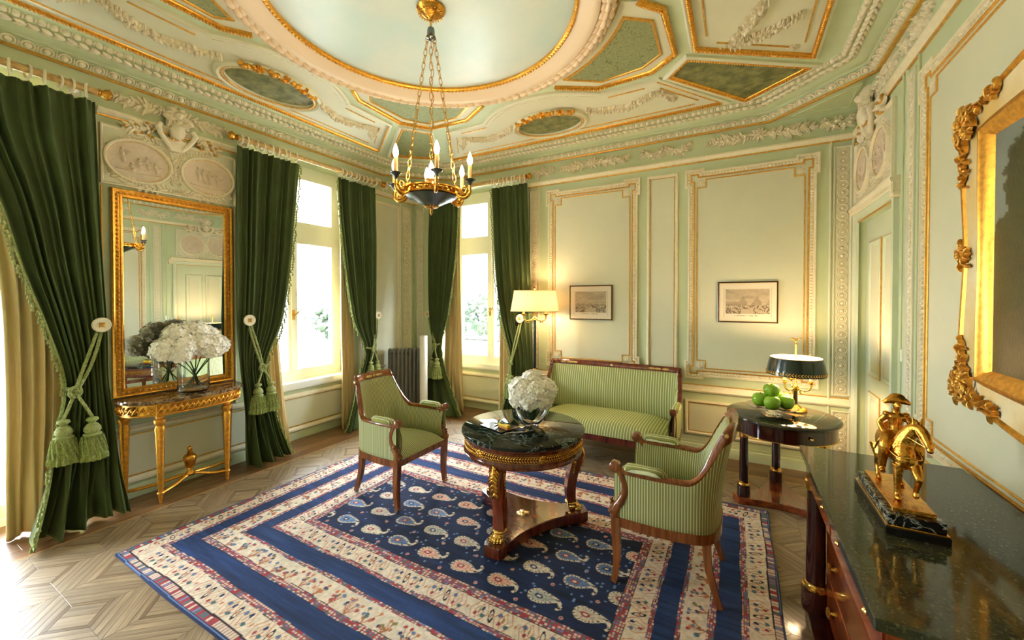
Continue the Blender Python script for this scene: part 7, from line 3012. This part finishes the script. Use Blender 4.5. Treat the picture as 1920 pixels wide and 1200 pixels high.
def horse(mb):
    el(mb, -0.010, 0, 0.152, 0.105, 0.044, 0.048)
    el(mb, 0.070, 0.0, 0.152, 0.046, 0.042, 0.052)
    el(mb, 0.094, -0.016, 0.142, 0.024, 0.022, 0.032)
    el(mb, 0.094, 0.018, 0.142, 0.024, 0.022, 0.032)
    el(mb, -0.095, -0.018, 0.156, 0.056, 0.034, 0.052)
    el(mb, -0.095, 0.018, 0.156, 0.056, 0.034, 0.052)
    tb_(mb, [(0.058, 0.000, 0.176), (0.074, 0.010, 0.220), (0.086, 0.026, 0.252), (0.100, 0.040, 0.262)], [0.040, 0.031, 0.025, 0.019])
    tb_(mb, [(0.098, 0.040, 0.262), (0.122, 0.050, 0.248), (0.140, 0.058, 0.222), (0.146, 0.061, 0.206)], [0.018, 0.0185, 0.0145, 0.0125])
    el(mb, 0.110, 0.046, 0.240, 0.018, 0.014, 0.018)
    el(mb, 0.149, 0.062, 0.200, 0.0125, 0.0125, 0.010)
    for sg in (-1, 1):
        tb_(mb, [(0.096, 0.038 + 0.012 * sg, 0.274), (0.092, 0.039 + 0.016 * sg, 0.296)], [0.007, 0.002])
        el(mb, 0.130, 0.053 + 0.014 * sg, 0.246, 0.005, 0.004, 0.005)
    for k in range(6):
        f = k / 5
        el(mb, 0.040 + 0.052 * f, -0.012 + 0.046 * f, 0.204 + 0.072 * f, 0.012, 0.008, 0.014)
    tb_(mb, [(0.095, -0.026, 0.125), (0.098, -0.028, 0.080), (0.094, -0.028, 0.040), (0.098, -0.028, 0.012)], [0.022, 0.014, 0.010, 0.009])
    el(mb, 0.104, -0.028, 0.008, 0.018, 0.014, 0.010)
    tb_(mb, [(0.098, 0.030, 0.125), (0.128, 0.032, 0.098), (0.132, 0.032, 0.082), (0.112, 0.032, 0.050), (0.108, 0.032, 0.034)], [0.022, 0.016, 0.011, 0.009, 0.009])
    el(mb, 0.108, 0.032, 0.026, 0.012, 0.012, 0.012)
    tb_(mb, [(-0.100, -0.032, 0.140), (-0.080, -0.036, 0.095), (-0.122, -0.036, 0.062), (-0.118, -0.036, 0.030), (-0.112, -0.036, 0.010)], [0.040, 0.024, 0.013, 0.010, 0.010])
    el(mb, -0.104, -0.036, 0.008, 0.017, 0.013, 0.010)
    tb_(mb, [(-0.095, 0.032, 0.140), (-0.060, 0.036, 0.092), (-0.090, 0.036, 0.056), (-0.078, 0.036, 0.028), (-0.068, 0.036, 0.010)], [0.040, 0.024, 0.013, 0.010, 0.010])
    el(mb, -0.060, 0.036, 0.008, 0.017, 0.013, 0.010)
    tb_(mb, [(-0.148, 0, 0.180), (-0.172, 0.004, 0.160), (-0.172, 0.01, 0.110), (-0.160, 0.012, 0.065)], [0.012, 0.018, 0.020, 0.006])


def rider(mb):
    el(mb, -0.010, 0, 0.205, 0.034, 0.042, 0.026)
    tb_(mb, [(-0.010, 0, 0.205), (-0.012, -0.002, 0.240), (-0.006, -0.004, 0.276)], [0.028, 0.025, 0.028])
    el(mb, -0.004, -0.004, 0.274, 0.022, 0.038, 0.016)
    tb_(mb, [(-0.003, -0.004, 0.285), (0.002, -0.004, 0.304)], [0.014, 0.012])
    el(mb, 0.006, -0.004, 0.318, 0.018, 0.016, 0.021)
    el(mb, 0.023, -0.004, 0.316, 0.005, 0.004, 0.006)
    for sg in (-1, 1):
        el(mb, -0.004, -0.004 + 0.036 * sg, 0.282, 0.016, 0.014, 0.009)
        tb_(mb, [(0.0, 0.034 * sg, 0.205), (0.048, 0.056 * sg, 0.178), (0.040, 0.064 * sg, 0.130), (0.030, 0.064 * sg, 0.085), (0.052, 0.066 * sg, 0.078)], [0.026, 0.022, 0.017, 0.013, 0.010])
    tb_(mb, [(-0.004, -0.036, 0.276), (-0.018, -0.060, 0.244), (0.006, -0.050, 0.214), (0.014, -0.034, 0.212)], [0.014, 0.011, 0.009, 0.008])
    tb_(mb, [(-0.004, 0.032, 0.276), (0.012, 0.048, 0.246), (0.046, 0.036, 0.226), (0.058, 0.026, 0.224)], [0.014, 0.011, 0.009, 0.008])
    tb_(mb, [(-0.04, 0.0, 0.215), (-0.068, 0.0, 0.205), (-0.092, 0.0, 0.196)], [0.042, 0.040, 0.020])
    tb_(mb, [(-0.012, -0.030, 0.21), (-0.022, -0.062, 0.17), (-0.048, -0.070, 0.13)], [0.008, 0.006, 0.003])


def hat(mb):
    # two-cornered hat worn across the head
    pts = []
    for k in range(13):
        t = -1 + 2 * k / 12
        pts.append((0.004, -0.004 + 0.050 * t, 0.338 - 0.016 * t * t))
    P = [S3(*p) for p in pts]
    mb.tube(P, [0.004 + 0.013 * (1 - abs(-1 + 2 * k / 12) ** 2) for k in range(13)], 10)
    el(mb, 0.002, -0.004, 0.343, 0.016, 0.032, 0.018)


horse_o = blobs('horse', horse, M['bronze'], 0.0024)
blobs('rider', rider, M['bronze'], 0.0022)
blobs('two_cornered_hat', hat, M['bronze'], 0.0024)
mb = MB()
for sg in (-1, 1):
    mb.tube(crom([S3(0.146, 0.061 + 0.014 * sg, 0.208), S3(0.10, 0.04 + 0.036 * sg, 0.226), S3(0.058, 0.026, 0.224)], 8), 0.0018, 5)
mb.tube(crom([S3(0.05, -0.052, 0.165), S3(0.118, -0.035, 0.155), S3(0.134, 0.004, 0.160), S3(0.118, 0.045, 0.155), S3(0.05, 0.054, 0.165)], 6), 0.003, 6)
for sg in (-1, 1):
    mb.tube(crom([S3(0.100, 0.040 + 0.019 * sg, 0.268), S3(0.126, 0.051 + 0.019 * sg, 0.238), S3(0.146, 0.061 + 0.014 * sg, 0.208)], 6), 0.0016, 5)
mb.tube(crom([S3(0.133, 0.040, 0.228), S3(0.146, 0.055, 0.232), S3(0.136, 0.072, 0.228)], 6), 0.0016, 5)
mb.build('reins', M['brass'], stt, 60, kind='stuff')
mb = MB()
rings = []
for f in (-0.075, -0.05, -0.02, 0.01, 0.04):
    rings.append([S3(f, 0.0535 * cos(a), 0.150 + 0.058 * sin(a)) for a in np.linspace(-0.35, pi + 0.35, 15)])
mb.loft(rings, closed=False, caps=False)
mb.build('saddle_cloth', mat('dark_gilt_cloth', lin(170, 118, 44), 0.4, 0.9), stt, 60, solid=0.003)

# ---------------------------------------------------------------- radiator across the corner
rd = thing('radiator', 'dark grey cast iron column radiator across the far left corner', 'radiator', (-4.195, 4.365, 0), radians(45))
iron = mat('dark_grey_iron_paint', lin(98, 96, 88), 0.38, var=0.08, vscale=30)
n = 10
pitch = 0.056
for k in range(n):
    x = (k - (n - 1) / 2) * pitch
    mb = MB()
    for y in (-0.075, 0.0, 0.075):
        mb.tube([(x, y, 0.10), (x, y, 0.90)], 0.021, 10, flat=1.25)
    top = crom([np.array(p) for p in ((x, -0.075, 0.88), (x, -0.070, 0.935), (x, 0.0, 0.955), (x, 0.070, 0.935), (x, 0.075, 0.88))], 6)
    mb.tube(top, 0.026, 10)
    bot = crom([np.array(p) for p in ((x, -0.075, 0.12), (x, -0.070, 0.085), (x, 0.0, 0.075), (x, 0.070, 0.085), (x, 0.075, 0.12))], 6)
    mb.tube(bot, 0.024, 10)
    mb.build('section', iron, rd, 60, local=True)
for sx in (-1, 1):
    mb = MB()
    for y in (-0.06, 0.06):
        mb.tube([(sx * pitch * 3.5, y, 0.09), (sx * pitch * 3.5, y, 0.03), (sx * pitch * 3.5, y, 0.001)], [0.018, 0.012, 0.02], 8)
    mb.build('foot', iron, rd, 60, local=True)
mb = MB()
mb.tube([(-pitch * 4.6, 0, 0.90), (pitch * 4.6, 0, 0.90)], 0.018, 10)
mb.tube([(-pitch * 4.6, 0, 0.13), (pitch * 4.6, 0, 0.13)], 0.018, 10)
mb.build('connecting_pipe', iron, rd, 60, local=True, kind='stuff')
wt = thing('white_column', 'plain white upright cylinder standing before the radiator', 'cylinder', (-3.90, 4.37, 0))
mb = MB()
mb.lathe([(0.054, 0.0), (0.056, 0.006), (0.056, 1.165), (0.050, 1.172), (0.0, 1.172)], (-3.90, 4.37, 0.001), 32)
mb.build('tube', mat('white_enamel', lin(232, 230, 222), 0.4), wt, 50)
mb = MB()
mb.lathe([(0.075, 0.0), (0.075, 0.012), (0.058, 0.016)], (-3.90, 4.37, 0.001), 32)
mb.build('foot', iron, wt, 50)

# ================================================================ OUTSIDE THE WINDOWS
ground = MB().box(-90, 60, -60, 90, -6.2, -6.0).build('ground', mat('pale_paving', lin(196, 192, 184), 0.9))
tag(ground, kind='structure')
M['facade'] = mat('pale_facade', lin(226, 220, 208), 0.8, var=0.03)
M['roof'] = mat('dark_roof_tiles', lin(52, 48, 46), 0.8, var=0.2, vscale=2)
M['dkwin'] = mat('dark_window_glass', lin(26, 30, 32), 0.2)


def house(label, x, y, w_, d_, h, faces, base=-6.0):
    t = thing('house', label, 'house', (x, y, base))
    MB().box(x - w_ / 2, x + w_ / 2, y - d_ / 2, y + d_ / 2, base, base + h).build('wall', M['facade'], t)
    mb = MB()
    e = 0.5
    v = [(x - w_ / 2 - e, y - d_ / 2 - e, base + h), (x + w_ / 2 + e, y - d_ / 2 - e, base + h), (x + w_ / 2 + e, y + d_ / 2 + e, base + h), (x - w_ / 2 - e, y + d_ / 2 + e, base + h),
         (x - w_ * 0.25, y, base + h + 3.0), (x + w_ * 0.25, y, base + h + 3.0)]
    mb.add(v, [(0, 1, 5, 4), (2, 3, 4, 5), (1, 2, 5), (3, 0, 4), (0, 3, 2, 1)])
    mb.build('roof', M['roof'], t)
    for face in faces:
        L = d_ if face == 'x' else w_
        n = int(L / 2.2)
        for i in range(n):
            for j in range(int(h / 2.9)):
                o = -L / 2 + (i + 0.5) * L / n
                zz = base + 0.9 + 2.9 * j
                mb = MB()
                if face == 'x':
                    mb.box(x + w_ / 2 - 0.05, x + w_ / 2 + 0.03, y + o - 0.5, y + o + 0.5, zz, zz + 1.6)
                else:
                    mb.box(x + o - 0.5, x + o + 0.5, y - d_ / 2 - 0.03, y - d_ / 2 + 0.05, zz, zz + 1.6)
                mb.build('window', M['dkwin'], t)
    return t


house('pale house seen through the left window above the trees', -52, 27, 12, 16, 11.5, 'x')
house('low pale annexe right under the left window', -17, 9.3, 5, 4.5, 4.6, 'x')
house('wide pale house on the far bank behind the back window', -34, 62, 26, 10, 8.0, 'y')
leafm = mat('tree_foliage', lin(34, 48, 30), 0.8, var=0.4, vscale=1.5)


def tree(label, x, y, h, r, seed, base=-6.0):
    rs = np.random.default_rng(seed)
    t = thing('tree', label, 'tree', (x, y, base), 0, 'trees outside the windows')
    mb = MB()
    mb.tube([(x, y, base), (x + 0.1, y, base + h * 0.5)], [0.25, 0.15], 8)
    mb.build('trunk', M['walnut'], t, 60)
    mb = MB()
    for k in range(240):
        d = rs.normal(size=3)
        d /= np.linalg.norm(d)
        c = np.array([x, y, base + h * 0.62]) + d * np.array([r, r, h * 0.36]) * rs.uniform(0.55, 1.0)
        s = rs.uniform(0.3, 0.6)
        a, b = rs.normal(size=3), rs.normal(size=3)
        a /= np.linalg.norm(a)
        b = np.cross(a, b)
        b /= np.linalg.norm(b)
        mb.octa(c, a * s, b * s * 0.7, np.cross(a, b) * 0.12)
    mb.build('crown', leafm, t, 30)


for k, (x, y, h, r) in enumerate(((-33, 14.0, 7.2, 2.2), (-35, 20.5, 7.8, 2.4), (-28, 17.8, 6.4, 1.6), (-36, 27, 7.4, 2.4))):
    tree('leafy tree %s below the house outside the left window' % ('at the left', 'in the middle', 'in front', 'at the right')[k], x, y, h, r, 80 + k)
for k, (x, y, h, r) in enumerate(((-24, 48, 8.0, 4.0), (-32, 50, 8.6, 4.5), (-40, 52, 8.2, 4.5))):
    tree('tree %s on the far bank outside the back window' % ('at the right', 'in the middle', 'at the left')[k], x, y, h, r, 90 + k)
# balcony railing with iron scrolls outside the back window
rl = thing('balcony_railing', 'dark iron balcony railing with scrolls outside the back window', 'railing', (-3.27, 5.50, 0.62))
rm_ = mat('black_iron', lin(24, 24, 24), 0.5)
mb = MB()
mb.tube([(-3.99, 5.335, 1.02), (-3.98, 5.50, 1.02), (-2.55, 5.50, 1.02), (-2.54, 5.335, 1.02)], 0.018, 8)
mb.build('handrail', rm_, rl, 60)
mb = MB()
mb.tube([(-3.98, 5.50, 0.66), (-2.55, 5.50, 0.66)], 0.012, 8)
mb.build('bottom_rail', rm_, rl, 60)
for k in range(7):
    x = -3.86 + k * 0.20
    mb = MB()
    for sg in (-1, 1):
        mb.tube([(x + sg * (0.045 + 0.04 * cos(t) * (1 - t / 12)), 5.50, 0.86 + sg * 0.07 + 0.05 * sin(t) * (1 - t / 12)) for t in np.linspace(0, 8, 18)], 0.005, 5)
    mb.tube([(x, 5.50, 0.66), (x, 5.50, 1.02)], 0.006, 6)
    mb.build('scroll', rm_, rl, 60)
